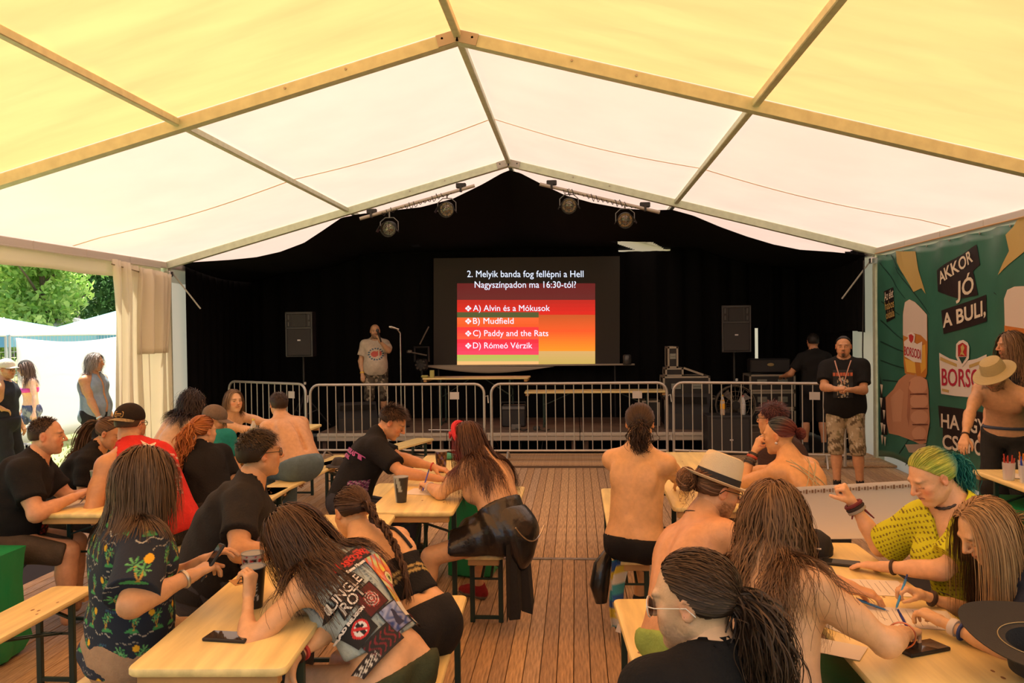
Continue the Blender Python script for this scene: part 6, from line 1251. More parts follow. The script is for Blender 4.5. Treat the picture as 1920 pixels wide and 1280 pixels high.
# ------------------------------------------------------------------ dressing the people
CL = lambda: mat('cloth', attr=True, rough=.85, noise=.12, nscale=25, bump=.35, bscale=90, spec=.2)
BLK = (.012, .012, .013)
def who(key, label, **kw):
    k = dict(PEOPLE[key]); k.update(kw); k['label'] = label; c = k.get('skin', SKIN['mid']); k['skin'] = (c[0]*1.04, c[1]*1.06, c[2]*.90); return Person(k)
def glasses(p, col=(.01, .01, .01), lens=None, r=.022, wire=.0022, y=.098, z=.006, asp=.85, name='glasses'):
    h = p.hs; O = lambda x, y_, z_: p.Hc+p.Rh*x*h+p.Fh*y_*h+p.Uh*z_*h; mb = MB()
    for q in (-1, 1):
        c = [O(q*.032+r*math.cos(a)*1.05, y-.35*abs(q*.032+r*math.cos(a))**1.5*1.2, z+r*asp*math.sin(a)) for a in np.linspace(0, 2*math.pi, 17)]
        mb.tube(c, wire, 6, False); mb.tube([O(q*.055, y-.006, z+.006), O(q*.076, y-.03, z+.008), O(q*.084, -.005, z+.010), O(q*.083, -.025, z-.01)], wire, 6)
    mb.tube([O(-.01, y, z+.004), O(.01, y, z+.004)], wire, 6)
    f = p.add(mb, name, mat('frame_%g%g' % (col[0], r), col, .3))
    if lens:
        ml = MB()
        for q in (-1, 1): ml.poly([O(q*.032+r*.95*math.cos(a)*1.05, y-.004-.35*abs(q*.032+r*math.cos(a))**1.5*1.2, z+r*.95*asp*math.sin(a)) for a in np.linspace(0, 2*math.pi, 17)[:-1]], .001, p.Fh)
        o = p.add(ml, 'lens', mat('lens_dark', lens, .05, spec=.8)); o.parent = f
    return f
def headframe(p): return np.array([p.Rh, p.Fh, p.Uh]).T
def ballcap(p, crown, brim, back=False, lift=.0, logo=None, yaw=0.):
    h = p.hs; R = headframe(p); sg = -1 if back else 1; O = p.Hc+(p.Uh*(.035+lift)-p.Fh*.012)*h
    pr = [ell(O+p.Uh*.015*h, p.HR, (.088*h, .106*h, .088*h), .0)]
    n0 = nrmz(p.Uh+p.Fh*.05*sg)
    post = lambda X, d: np.maximum(d, -((X-(O-p.Uh*.008*h))@n0))
    def cf(s, V): return np.tile(np.array(crown), (len(V), 1))*(1-.25*(np.abs(np.sin(np.arctan2((V-O)@p.Rh, (V-O)@p.Fh)*3)) < .04)[:, None])
    o = p.shell('cap', pr, 0, cf, CL(), .006, post, 0)
    mb = MB(); P = []
    for t in np.linspace(-1, 1, 13):
        x = .074*math.sin(t*1.25)/math.sin(1.25); y0 = .098*math.sqrt(max(1-(x/.088)**2, .02)); y1 = y0+.072*math.sqrt(max(1-t*t*.98, .01)); P.append((x, y0-.008, y1))
    V = []
    for (x, y0, y1) in P:
        for (y, dz) in ((y0, 0), (y1, -.012)):
            zz = .012+dz-.9*x*x/.1*.3
            V += [O+(p.Rh*x+p.Fh*sg*y+p.Uh*(zz-.004))*h, O+(p.Rh*x+p.Fh*sg*y+p.Uh*zz)*h]
    F = []
    for i in range(12):
        a = i*4; b = a+4; F += [[a, a+2, b+2, b], [a+1, b+1, b+3, a+3], [a+2, a+3, b+3, b+2], [a, b, b+1, a+1]]
    mb.add(V, F); b = p.add(mb, 'brim', mat('brim_%g' % brim[0], brim, .85, noise=.5 if back else 0, nscale=60), True); b.parent = o
    if logo:
        c = O+(p.Fh*sg*.101+p.Uh*.032)*h; mb2 = MB()
        for (w, hh, cc, e) in ((.062, .036, logo, 0), (.054, .028, (.015, .012, .01), .0012)):
            V = []
            for (x, z) in ((-1, -.7), (-1, .7), (-.8, 1), (.8, 1), (1, .7), (1, -.7), (.8, -1), (-.8, -1)):
                V.append(c+(p.Rh*x*w/2+p.Uh*z*hh/2-p.Fh*sg*(abs(x)*.006+max(z, 0)*.010)+p.Fh*sg*(.008+e))*h)
            mb2.poly(V, .001, p.Fh*sg, col=cc)
        for i in range(4):
            mb2.box(c+(p.Rh*(-.018+.012*i)+p.Uh*.003+p.Fh*sg*.0085)*h, (.008, .002, .010), R, col=logo)
        mb2.box(c+(-p.Uh*.009+p.Fh*sg*.010)*h, (.036, .002, .003), R, col=logo)
        q = p.add(mb2, 'cap_patch', mat('patch', attr=True, rough=.8), False); q.parent = o
    return o
def decal(p, V2, F, c, r, u, n, off, prims, infl, m, name='print', parent=None, col=None, maxd=.2):
    """lays a flat print on a garment: marches every point back to the cloth"""
    V2 = np.asarray(V2, float); X = c+V2[:, :1]*r+V2[:, 1:2]*u+n*.12
    for _ in range(22):
        d = field(prims, X, infl)-off; X = X-n*np.clip(d, -.02, .03)[:, None]*.8
    ok = np.abs(field(prims, X, infl)-off) < .012; F = [f for f in F if all(ok[i] for i in f)]
    if not F: return None
    mb = MB(); mb.add(X, F, col=col); o = p.add(mb, name, m, False)
    if parent is not None: o.parent = parent
    return o
def gridquad(w, h, n=8, m=8):
    xs = np.linspace(-w/2, w/2, n+1); ys = np.linspace(-h/2, h/2, m+1); V = [(x, y) for y in ys for x in xs]
    return np.array(V), [[j*(n+1)+i, j*(n+1)+i+1, (j+1)*(n+1)+i+1, (j+1)*(n+1)+i] for j in range(m) for i in range(n)]
def paintgrid(p, w, h, n, fn, c, r, u, nn, off, prims, infl, name='patch', parent=None):
    V2, F = gridquad(w, h, n, max(2, int(n*h/w))); uv = V2/np.array([w/2, h/2]); cols = np.array(fn(uv[:, 0], uv[:, 1]))
    return decal(p, V2, F, c, r, u, nn, off, prims, infl, mat('patch', attr=True, rough=.8), name, parent, cols)
def camo(cols, sc=1., seed=0):
    cols = np.array(cols)
    def f(s, V):
        a = wob(V*np.array([1, 1, .8]), 38*sc, seed); b = wob(V, 55*sc, seed+1); c = wob(V, 90*sc, seed+2)
        o = np.tile(cols[0], (len(V), 1)); o[a > .25] = cols[1]; o[b > .35] = cols[2]
        if len(cols) > 3: o[c > .5] = cols[3]
        return o
    return f
def torsoprims(p): return [q for q in p.torso if q.tag == 'torso' and not q.sub]
def ink(name, col): return mat('ink_'+name, col, .75)

def p_balding():
    p = who('balding', 'heavy balding man in black t-shirt writing at the left table, seen in profile', beard=.12, hair=dict(col=(.10, .065, .04)), skin=SKIN['pink'])
    p.build(.011); s_ = p.shirt(BLK, .6, .018); p.pants((.09, .07, .05), .95)
    pr = torsoprims(p); c = p.T-p.U2*.17+p.Ft*.1
    V, F = textmesh('DREAMACTION', .045, off=.001); decal(p, V, F, c, p.Rs*-1, p.U2, p.Ft, .008, pr, .018, ink('pale', (.6, .5, .5)), parent=s_)
    paintgrid(p, .16, .10, 22, lambda x, y: [(.35, .03, .02) if math.sin(9*a+5*math.sin(7*b))*math.cos(8*b) > .25 else (.02, .012, .012) for a, b in zip(x, y)], c-p.U2*.09, -p.Rs, p.U2, p.Ft, .006, pr, .018, 'print', s_)
    p.do_hair('short', (.075, .045, .03), (.13, .09, .06), n=1500, ln=.020, r=.0018, vol=.003, front=1.45, capoff=.002)
def p_ponytail_left():
    p = who('ponytail_left', 'woman in black t-shirt with a long brown ponytail, leaning over the left table'); p.build(.012)
    p.shirt(BLK, .6); p.pants((.03, .03, .03), 1)
    p.do_hair('pony', (.10, .06, .035), n=800, tie=(0, -1, .12), taillen=.5, tailr=.02, taildir=(0, -1, -.1), r=.0022)
def p_red_tank():
    p = who('red_tank', 'man in red tank top and backwards black cap with camouflage brim', beard=.5, hair=dict(col=(.12, .07, .04)), skin=SKIN['mid'])
    p.build(.011); o = p.shirt((.62, .035, .028), tank=.001, loose=.022, neck=.085, sleeve=0, hem=-.06); p.pants((.03, .03, .03), .9)
    pr = torsoprims(p); n = -p.Ft; c = p.T-p.U2*.10-p.Ft*.1
    txt = ink('cream', (.75, .62, .5))
    for i in range(11):
        V, F = textmesh(['06 07 WACKEN', '12 07 BRNO PARK', '19 07 GRAZ', '22 07 LINZ HALL', '26 07 ULM', '01 08 PRAHA', '09 08 SOPRON', '14 08 KASSA', '20 08 WIEN', '27 08 PÉCS', '30 08 ZAGREB'][i], .026, off=.0006, align='LEFT')
        decal(p, V-np.array([.02, 0, 0]) if len(V) else V, F, c+p.Rs*.0-p.U2*(.03+.026*i), p.Rs*1, p.U2, n, .006, pr, .016, txt, parent=o)
    V, F = textmesh('FEST', .04, off=.001); decal(p, V, F, c+p.U2*.01+p.Rs*.05, p.Rs, p.U2, n, .006, pr, .016, txt, parent=o)
    sv = np.array([(0, .09), (.02, .02), (.09, .03), (.03, -.01), (.07, -.08), (.0, -.03), (-.06, -.07), (-.03, 0), (-.09, .02), (-.02, .025)])*.9; V = np.vstack([[0, 0], sv]); F = [[0, i+1, (i+1) % 10+1] for i in range(10)]
    decal(p, V, F, c+p.U2*.07+p.Rs*.02, p.Rs, p.U2, n, .006, pr, .016, txt, parent=o)
    ballcap(p, (.022, .016, .012), (.30, .24, .13), True, .004, logo=(.55, .33, .10)); glasses(p)
    p.do_hair('short', (.10, .06, .035), n=350, ln=.015, r=.0018, vol=.002, low=.1)
def palms(s, V):
    L = s.tl(V, 'P'); base = np.array([.018, .026, .042]); C = np.tile(base, (len(V), 1))
    th = np.arctan2(L[:, 0], -L[:, 1])*.17; x = th*1.25+.03*L[:, 0]; z = L[:, 2]; C *= (1+.25*wob(V, 9, 2))[:, None]
    # sleeves use their own drift
    green = np.array([.06, .30, .10]); lg = np.array([.14, .42, .16]); sand = np.array([.42, .27, .06]); sunc = np.array([.72, .43, .03]); wv = np.array([.42, .42, .36]); bl = np.array([.03, .09, .17])
    cw, ch = .098, .125; row = np.floor(z/ch); xs = x+(row % 2)*cw*.5+.013*np.sin(row*2.3); ci = np.floor(xs/cw); u = xs-ci*cw-cw/2+.012*np.sin(ci*5+row*3); v = z-row*ch-ch/2
    kind = (ci*3+row*5) % 4; fl = np.where((ci+row) % 2 > .5, 1, -1); u = u*fl
    isl = (np.abs(u-.004) < .026) & (v > -.040) & (v < -.040+.016*np.sqrt(np.clip(1-((u-.004)/.026)**2, 0, 1)))
    C[isl] = green
    for (tx, ty, lean, sc) in ((.004, .018, .010, 1.), (-.012, .004, -.012, .8)):
        t = np.clip((v+.030)/(ty+.030), 0, 1); px = tx-lean*(1-t)**1.6; tr = (np.abs(u-px) < .0021) & (v > -.030) & (v < ty); C[tr] = sand
        du = u-tx; dv = v-ty; ro = np.hypot(du, dv)+1e-6; an = np.arctan2(dv, du); R = .021*sc
        lobe = np.abs(((an*7/(2*math.pi)) % 1)-.5)*2; fr = (ro < R*(.35+.75*lobe**1.2)) & (lobe > .42+ro*9); C[fr] = np.where((np.sin(an*9) > 0)[fr, None], lg, green)
    sn = (kind < 1.5) & (np.hypot(u+.026, (v-.028)) < .0125); C[sn] = sunc
    wvm = np.abs((v+.050+.006*np.sin(x*95+row))) < .0017; C[wvm & (np.sin(x*37+row*2) > -.2)] = wv
    wv2 = np.abs((v-.048+.004*np.sin(x*120))) < .0013; C[wv2 & (np.sin(x*29+row) > .1)] = wv*.7
    tx = (kind > 2.5) & (np.abs(v-.036) < .005) & (np.abs(u-.012) < .026) & (np.sin(u*1600) > -.1); C[tx] = bl
    return C
def p_aloha():
    p = who('aloha', 'person with brown bob and navy palm-tree shirt, holding a phone at the near left table', hair=dict(col=(.10, .06, .035)))
    p.build(.010, .0055, .0036); p.shirt(palms, .78, .022, hem=-.03, res=.0048, flare=.014, neck=.062, fold=.005, m=mat('cloth_smooth', attr=True, rough=.8, bump=.15, bscale=60, spec=.2))
    p.pants((.36, .25, .155), 1.9, .02, 'trousers', flare=.02, top=.13, res=.010); p.shoes()
    mb = MB(); c = p.P+p.U1*.085; V = [c+p.Rt*.178*math.cos(a)+p.F*.135*math.sin(a)-p.U1*.03 for a in np.linspace(0, 2*math.pi, 25)]
    mb.tube(V, .016, 8, False); p.add(mb, 'belt', mat('belt', (.16, .04, .02), .5))
    p.do_hair('long', (.075, .042, .022), (.17, .105, .058), n=3000, ln=.27, r=.0020, vol=.026, M=13, grav=.5, stiff=.8, front=1.05, wave=.002, wf=9, jit=.025, lnv=.10, low=-.1)
    nm, Wr, D, N, S = p.hands[0][:5]; ph = empty('phone', tuple(Wr+D*.085+N*.020+np.array([0, 0, .035])), label='phone held up by the person in the palm-tree shirt', cat='phone')
    Lx = nrmz(D*.45+np.array([.25, .1, .8])); Nx = perp(np.array([-.55, -.35, .3]), Lx); Wx = np.cross(Lx, Nx); ph.rotation_euler = Matrix([[Wx[i], Lx[i], Nx[i]] for i in range(3)]).to_euler()
    b = MB(); b.box((0, 0, 0), (.076, .158, .011), bev=.003); b.build('case', mat('phone_case', (.010, .010, .011), .5), ph); b = MB(); b.box((0, 0, .0062), (.069, .147, .001)); b.build('screen', mat('phone_glass', (.02, .022, .025), .04, spec=.8), ph)
    p.band('R', .03, .036, .012, mat('watch_strap', (.5, .48, .42), .3, .8), 'watch')
def p_glasses_man():
    p = who('glasses_man', 'broad man in faded black t-shirt and glasses looking away towards the stage', beard=.1, hair=dict(col=(.05, .03, .015)))
    p.build(.010); o = p.shirt((.022, .021, .021), .62, .018, res=.009, neck=.082); p.pants((.05, .05, .06), 1.9, name='trousers'); p.shoes()
    paintgrid(p, .2, .2, 36, lambda x, y: [((.30, .05, .08) if b < .1 else (.16, .13, .3)) if abs(math.sin(7*a+4*math.sin(6*b)))*abs(math.cos(6*b+3*a)) > .5 else (.022, .021, .021) for a, b in zip(x, y)], p.T-p.U2*.19+p.Ft*.1+p.Rs*.05, -p.Rs, p.U2, p.Ft, .006, torsoprims(p), .018, 'print', o)
    glasses(p); p.do_hair('short', (.035, .022, .012), (.13, .085, .045), n=2600, ln=.050, r=.0020, vol=.014, fwd=.6, part=.3, wave=.002, capoff=.012, noise=.002)
def p_curly():
    p = who('curly', 'bare-backed person with dark frizzy shoulder-length hair beside the tent post', skin=SKIN['pale']); p.build(.014, .008, hands=.008)
    p.do_hair('long', (.02, .012, .009), (.06, .035, .025), n=1600, ln=.28, r=.0025, vol=.035, M=10, wave=.010, wf=16, jit=.14, grav=.4); p.pants((.03, .03, .04), 1)
def p_smiling():
    p = who('smiling', 'smiling shirtless man with chin-length brown hair facing the camera', skin=SKIN['pale'], hair=dict(col=(.22, .13, .07)), flush=1.6); p.build(.012, .0048, .006)
    p.do_hair('long', (.17, .10, .05), (.36, .24, .13), n=1200, ln=.20, r=.002, vol=.010, M=9, fwd=-.35, front=1.15, grav=.45); p.pants((.03, .03, .04), 1)
def p_teal():
    p = who('teal_cap', 'man in teal t-shirt and grey baseball cap hunched behind the red-haired woman', skin=SKIN['mid']); p.build(.013, .006, hands=.008)
    p.shirt((.012, .20, .19), .6); p.pants((.05, .05, .07), 1.9, name='trousers'); ballcap(p, (.16, .12, .09), (.17, .13, .105)); p.do_hair('short', (.06, .04, .03), n=300, ln=.015, r=.002, vol=.002, low=.12)
def p_redhead():
    p = who('redhead', 'woman with wavy copper-red ponytail and black t-shirt', skin=SKIN['pale']); p.build(.012, .006, hands=.007)
    p.shirt(BLK, .6); p.pants((.03, .03, .03), 1); p.do_hair('pony', (.30, .085, .02), (.58, .24, .07), n=1000, tie=(.1, -1, .1), taillen=.36, tailr=.030, wave=.012, wf=14, vol=.014, r=.0025, tailn=600)
def p_big_back():
    p = who('big_back', 'heavy shirtless man in jeans sitting with his broad bare back turned', skin=(.60, .34, .21)); p.build(.010, .006, .006)
    p.pants((.13, .20, .24), 1.9, .012, 'jeans', top=.07); p.shoes(); p.do_hair('short', (.045, .028, .018), (.10, .06, .04), n=1100, ln=.03, r=.0022, vol=.006, capoff=.008)
    mb = MB(); c = p.P+p.U1*.055; mb.tube([c+p.Rt*.20*math.cos(a)+p.F*.155*math.sin(a) for a in np.linspace(0, 2*math.pi, 25)], .013, 6, False); p.add(mb, 'belt', mat('belt_black', BLK, .5))
def p_young():
    p = who('young_man', 'young man with short spiky hair and black pink-lettered t-shirt, writing', skin=(.60, .30, .17), hair=dict(col=(.07, .045, .03)), closed=True, flush=1.4); p.build(.010, .0045, .0042)
    o = p.shirt(BLK, .68, .018, res=.009, neck=.070); p.pants((.03, .035, .05), 1.9, name='trousers'); p.shoes()
    pk = ink('pink', (.45, .10, .33)); c = p.T-p.U2*.12-p.Ft*.1
    for i, t in enumerate(('BLOODBLAST', 'FESTIVAL')): V, F = textmesh(t, .045-.01*i, off=.0018); decal(p, V, F, c-p.U2*.042*i+p.Rs*.05, p.Rs, p.U2, -p.Ft, .007, torsoprims(p), .018, pk, parent=o)
    paintgrid(p, .16, .14, 26, lambda x, y: [(.22, .05, .2) if abs(math.sin(8*a+5*math.sin(5*b))) > .75 else ((.4, .38, .42) if abs(math.cos(9*b+4*a)) > .93 else BLK) for a, b in zip(x, y)], p.P+p.U1*.16+p.Rt*.13, p.F, p.U1, p.Rt, .006, torsoprims(p), .018, 'print', o)
    p.do_hair('short', (.045, .028, .018), (.20, .12, .07), n=2600, ln=.052, r=.0017, vol=.05, front=1.05, fwd=.5, capoff=.007, low=.12); p.band('L', .02, .034, .008, mat('band_red', (.5, .05, .04), .7))
def p_headband():
    p = who('headband_woman', 'bare-backed woman with red headband and long dark red hair, pen in hand', skin=(.68, .40, .25), arm=1.15); p.build(.010, .006, .0042)
    lea = mat('leather', (.012, .012, .013), .28, bump=.5, bscale=25, coat=.3)
    p.shirt(BLK, 0, .012, hem=-.06, top=.27, name='bustier', m=lea, fold=.003, neck=.01)
    # leather skirt over hips and upper thighs
    kn = [p.L[q][0]+(p.L[q][1]-p.L[q][0])*.62 for q in 'RL']; mid = (kn[0]+kn[1])/2; dn_ = nrmz(mid-p.P)
    pr = [q for q in torsoprims(p)][:4]+[cone(p.P, k_+dn_*.06, .125, .105, .10, cut=(k_, dn_)) for k_ in kn]+[cone(p.P, mid+dn_*.06, .13, .12, .10, cut=(mid, dn_)), cone(p.P-p.F*.05+p.Rt*.05, p.P-p.F*.10-np.array([0, 0, .10]), .13, .10, .08)]
    hp = p.P+p.U1*.16; zb = .47+.004
    p.shell('skirt', pr, .012, BLK, lea, .011, lambda X, dd: np.maximum(np.maximum(dd, (X-hp)@p.U1), -(X[..., 2]-zb+.10*(((X-p.P)@p.F) < -.13))), .007, 30)
    # hanging flap behind the bench
    mb = MB(); V = []; o = p.P-p.F*.10-p.Rt*.06-np.array([0, 0, .03])
    for j in range(7):
        for i in range(9):
            u = i/8-.5; v = j/6; V.append(o+p.Rt*(u*(.26+.10*v))+np.array([0, 0, .02-.44*v+.03*math.sin(i*1.9)*v])-p.F*(.04+.02*math.sin(i*2.1+1)*(.3+v)+.02*v))
    V += [v-p.F*.004 for v in V]; F = [[j*9+i, j*9+i+1, (j+1)*9+i+1, (j+1)*9+i] for j in range(6) for i in range(8)]; F += [[q+63 for q in f[::-1]] for f in F]; mb.add(V, F); p.add(mb, 'skirt_flap', mat('black_denim', (.014, .014, .014), .85, bump=.3))
    mb = MB(); c = p.P-p.F*.205+np.array([0, 0, .10]); mb.tube([c+p.Rt*x-p.F*.02*(1-(x/.17)**2)+np.array([0, 0, -.11*(1-((x)/.17)**2)]) for x in np.linspace(-.17, .13, 22)], .0045, 6); p.add(mb, 'chain', mat('chrome', (.6, .6, .6), .2, 1.))
    h = p.hs; mb = MB(); R = headframe(p)
    V = [p.Hc+p.Uh*.035*h+(p.Rh*.096*math.cos(a)+p.Uh*.108*math.sin(a)+p.Fh*(.02+.01*math.sin(a)))*h for a in np.linspace(-.35, math.pi+.35, 22)]
    mb.tube(V, .017, 8); t = p.Hc+p.Uh*.075*h+p.Fh*.075*h-p.Rh*.02; mb.tube([t, t+p.Fh*.03+p.Uh*.02, t+p.Fh*.05-p.Uh*.005], [.02, .017, .005], 8); mb.tube([t, t+p.Fh*.02-p.Uh*.03, t+p.Fh*.025-p.Uh*.075-p.Rh*.02], [.016, .015, .004], 8)
    p.add(mb, 'headband', mat('red_cloth', (.55, .015, .03), .7, bump=.3)); 
    def cf(s, V, C):
        q = (V-s.Hc)@s.Rh*0+((V-s.Hc)@s.Fh); m = np.clip((q+.02)/.08, 0, 1)*np.clip(1-(s.Hc[2]-.1-V[:, 2])/.15, 0, 1); return C*(1-m[:, None]*.7)+np.array([.22, .008, .015])*m[:, None]*.7
    p.do_hair('long', (.045, .018, .010), (.15, .07, .035), n=2000, ln=.42, r=.0020, vol=.012, M=16, wave=.005, wf=20, colfn=cf, jit=.04, grav=.4, part=.2, aim=-p.U2, aimw=.4)
    p.band('L', .05, .036, .006, mat('band_white', (.7, .65, .6), .6)); p.band('R', .04, .036, .008, mat('band_dark', (.05, .02, .02), .6)); p.shoes((.25, .02, .02), (.18, .15, .1))
def p_vest_girl():
    p = who('vest_girl', 'long-haired girl in a patched pale denim vest leaning on the near left table', skin=(.66, .38, .24), flush=.6); p.build(.009, .005, .0034)
    def dn(s, V):
        L = s.tl(V, 'T'); c = np.array([.36, .44, .43]); w = wob(V, 30, 7); C = c*(1+.22*w[:, None]); L0 = np.abs(L[:, 0])
        for x0 in (.115, .035): C[np.abs(L0-x0-.05*np.clip(L[:, 2]+.25, -.3, .3)) < .003] = (.12, .17, .2)
        C[np.abs(L[:, 2]+.055) < .003] = (.12, .17, .2)
        return C
    o = p.shirt(dn, 0, .016, hem=.135, neck=.07, res=.007, tank=-.012, fold=.004, name='vest'); pr = torsoprims(p)+[q for q in p.pr if q.tag == 'legX']; n = -p.Ft; r, u = p.Rs, p.U2; c0 = p.T-p.Ft*.12
    def at_(x, z): return c0+r*x+u*z
    black = ink('black', (.01, .01, .01)); wh = ink('white', (.75, .72, .66)); rd = ink('red', (.55, .03, .02))
    def patch(x, z, w, h, rot, fn, nn=26, off=.006):
        ca, sa = math.cos(rot), math.sin(rot); rr = r*ca+u*sa; uu = u*ca-r*sa; return paintgrid(p, w, h, nn, fn, at_(x, z), rr, uu, n, off, pr, .016, 'patch', o), rr, uu
    def text(t, x, z, s, rot, m, off=.0085, e=.0012, sh=0.):
        ca, sa = math.cos(rot), math.sin(rot); V, F = textmesh(t, s, off=e, shear=sh); decal(p, V, F, at_(x, z), r*ca+u*sa, u*ca-r*sa, n, off, pr, .016, m, 'lettering', o)
    bd = lambda x, y, t=.9: (np.abs(x) > t) | (np.abs(y) > t)
    def redart(x, y):
        C = np.tile([.10, .012, .012], (len(x), 1)); rr_ = np.hypot(x-.05, y+.05); C[(rr_ < .62) & (np.sin(9*x+6*np.sin(5*y)) > -.3)] = (.5, .06, .05); C[(rr_ < .6) & (np.abs(np.sin(rr_*16)) > .88)] = (.7, .62, .58); C[bd(x, y)] = (.012, .01, .01); return C
    def noseal(x, y):
        C = np.tile([.012, .012, .012], (len(x), 1)); q = np.hypot(x, y+.12); C[q < .62] = (.75, .72, .68); C[(np.abs(x) < .12) & (np.abs(y+.12) < .48) | (np.abs(y+.02) < .11) & (np.abs(x) < .33)] = (.01, .01, .01)
        C[(np.abs(x+y+.12) < .13) & (q < .6)] = (.6, .03, .03); C[(q > .5) & (q < .66)] = (.6, .03, .03); return C
    def bluescene(x, y):
        C = np.stack([.10+.16*np.clip(y+.2, 0, 1), .13+.2*np.clip(y+.2, 0, 1), .28+.28*np.clip(y+.2, 0, 1)], 1); C += .09*np.sin(7*x+3*np.sin(6*y))[:, None]; C[(np.abs(x-.1*np.sin(4*y)) < .22-.2*y) & (y < .55) & (y > -.7)] = (.02, .025, .07); C[bd(x, y)] = (.012, .01, .015); return np.clip(C, 0, 1)
    def darkred(x, y):
        C = np.tile([.014, .012, .012], (len(x), 1)); C[(np.sin(17*x+3*np.sin(5*y)) > .55) & (np.abs(y) < .8)] = (.16, .012, .02); return C
    def eyeart(x, y):
        C = np.stack([.55+.15*np.sin(5*y), .38+.2*np.sin(6*x+4*y), .18+.12*np.cos(7*y)], 1); C[(np.sin(11*x+5*np.sin(4*y)) > .55)] = (.55, .10, .03); q = np.hypot(x*1.2-.05, (y-.15)*2.2)
        C[q < .42] = (.72, .62, .35); C[q < .26] = (.35, .42, .12); C[q < .12] = (.02, .02, .02); C[(q > .42) & (q < .5)] = (.30, .05, .02); C[y < -.55] = (.62, .60, .52); C[(y < -.55) & (np.hypot(x-.4, y+.7) < .22)] = (.55, .08, .03); C[(np.abs(x) > .94)] = (.01, .01, .01); return np.clip(C, 0, 1)
    def scrawl(colr):
        def f(x, y):
            C = np.tile([.02, .015, .015], (len(x), 1)); C[(np.abs(np.sin(6*x+2*np.sin(9*y))) > .72) & (np.abs(y) < .6)] = colr; return C
        return f
    patch(.015, -.05, .20, .065, .1, scrawl((.5, .05, .04)), 30); text('Moscow', .015, -.05, .05, .12, rd)
    text('Slaves Please', .02, -.088, .018, .1, wh)
    text('JUNGLE', -.085, -.155, .052, .25, black, .0075, .006); text('JUNGLE', -.085, -.155, .052, .25, wh, .0095, .0008)
    text('ROT', -.075, -.195, .055, .25, black, .0075, .006); text('ROT', -.075, -.195, .055, .25, wh, .0095, .0008)
    patch(-.015, -.225, .105, .105, .2, redart, 34); patch(-.10, -.285, .085, .095, .2, noseal, 34); text('BAD RELIGION', -.108, -.248, .016, .2, wh)
    patch(.035, -.325, .105, .105, .15, bluescene, 34); patch(-.06, -.375, .12, .085, .1, darkred, 30); patch(.115, -.205, .085, .26, .05, eyeart, 34)
    patch(.13, -.36, .045, .05, .1, scrawl((.7, .66, .6)), 14); text('RAGE', .155, -.335, .028, .1, rd); patch(-.135, -.40, .07, .05, .1, scrawl((.6, .6, .55)), 20); patch(.0, .015, .06, .035, .1, scrawl((.6, .6, .6)), 16)
    p.pants((.05, .06, .03), .9, top=.03); p.shoes()
    p.do_hair('long', (.045, .022, .011), (.13, .068, .033), n=3000, ln=.36, r=.0018, vol=.011, M=14, wave=.006, wf=12, grav=.45, stiff=.75, jit=.03, infl=.012, part=-.1, fwd=-.1, aim=-p.U2*.9+p.Rs*.45, aimw=.5, lnv=.35)
    p.band('R', .03, .030, .010, mat('band_leather', (.04, .02, .012), .6)); p.band('R', .055, .032, .012, mat('band_red', (.5, .05, .04), .7)); 
def p_braid_girl():
    p = who('braid_girl', 'girl with a long brown braid and black striped crop top, bare back', skin=(.66, .37, .21)); p.build(.009, .006, .005)
    def st(s, V):
        z = s.tl(V)[:, 2]; C = np.tile(BLK, (len(V), 1)); C[np.abs(z+.245) < .0055] = (.45, .33, .12); C[np.abs(z+.268) < .0055] = (.45, .33, .12); return C
    p.shirt(st, 0, .007, hem=.155, top=.17, name='crop_top', res=.008, fold=.001, neck=.01); mb = MB(); pr = torsoprims(p)
    for q in (-1, 1):
        pts = []
        for t in np.linspace(0, 1, 14):
            X = p.T-p.U2*(.18*(1-t)-.02)+p.Rs*q*(.085+.01*t)-p.Ft*.16
            if t > .93: X = X+p.Ft*.1
            for _ in range(12): X = X+p.Ft*np.clip(field(pr, X[None])[0]-.005, -.02, .03)
            pts.append(X)
        mb.tube(pts, .0075, 6)
    p.add(mb, 'strap', mat('strap_black', BLK, .8)); p.pants((.022, .021, .021), .55, .012, top=.11, name='shorts', res=.009)
    p.do_hair('braid', (.045, .022, .012), (.13, .066, .034), n=1500, tie=(.15, -1, -.25), taildir=(.25, -1, -.3), taillen=.46, tailr=.020, r=.0021, vol=.008, infl=.01); p.shoes()
def p_bare_back():
    p = who('bare_back', 'shirtless man with dark ponytail, bare back to the camera beside the aisle', skin=(.66, .375, .20))
    p.build(.009, .006, .0045); p.pants(BLK, .8, .010, top=.045); p.shoes((.03, .03, .03))
    mb = MB(); c = p.P; mb.tube([c+p.Rt*.15+p.F*y-np.array([0, 0, .02]) for y in (-.05, .1, .25)], .004, 5); p.add(mb, 'piping', mat('piping', (.6, .6, .6), .7))
    p.do_hair('pony', (.028, .016, .010), (.07, .038, .024), n=1500, tie=(0, -1, -.35), taillen=.15, tailr=.032, wave=.008, wf=10, vol=.01, r=.0022, tailn=700, taildir=(0, -.6, -1))
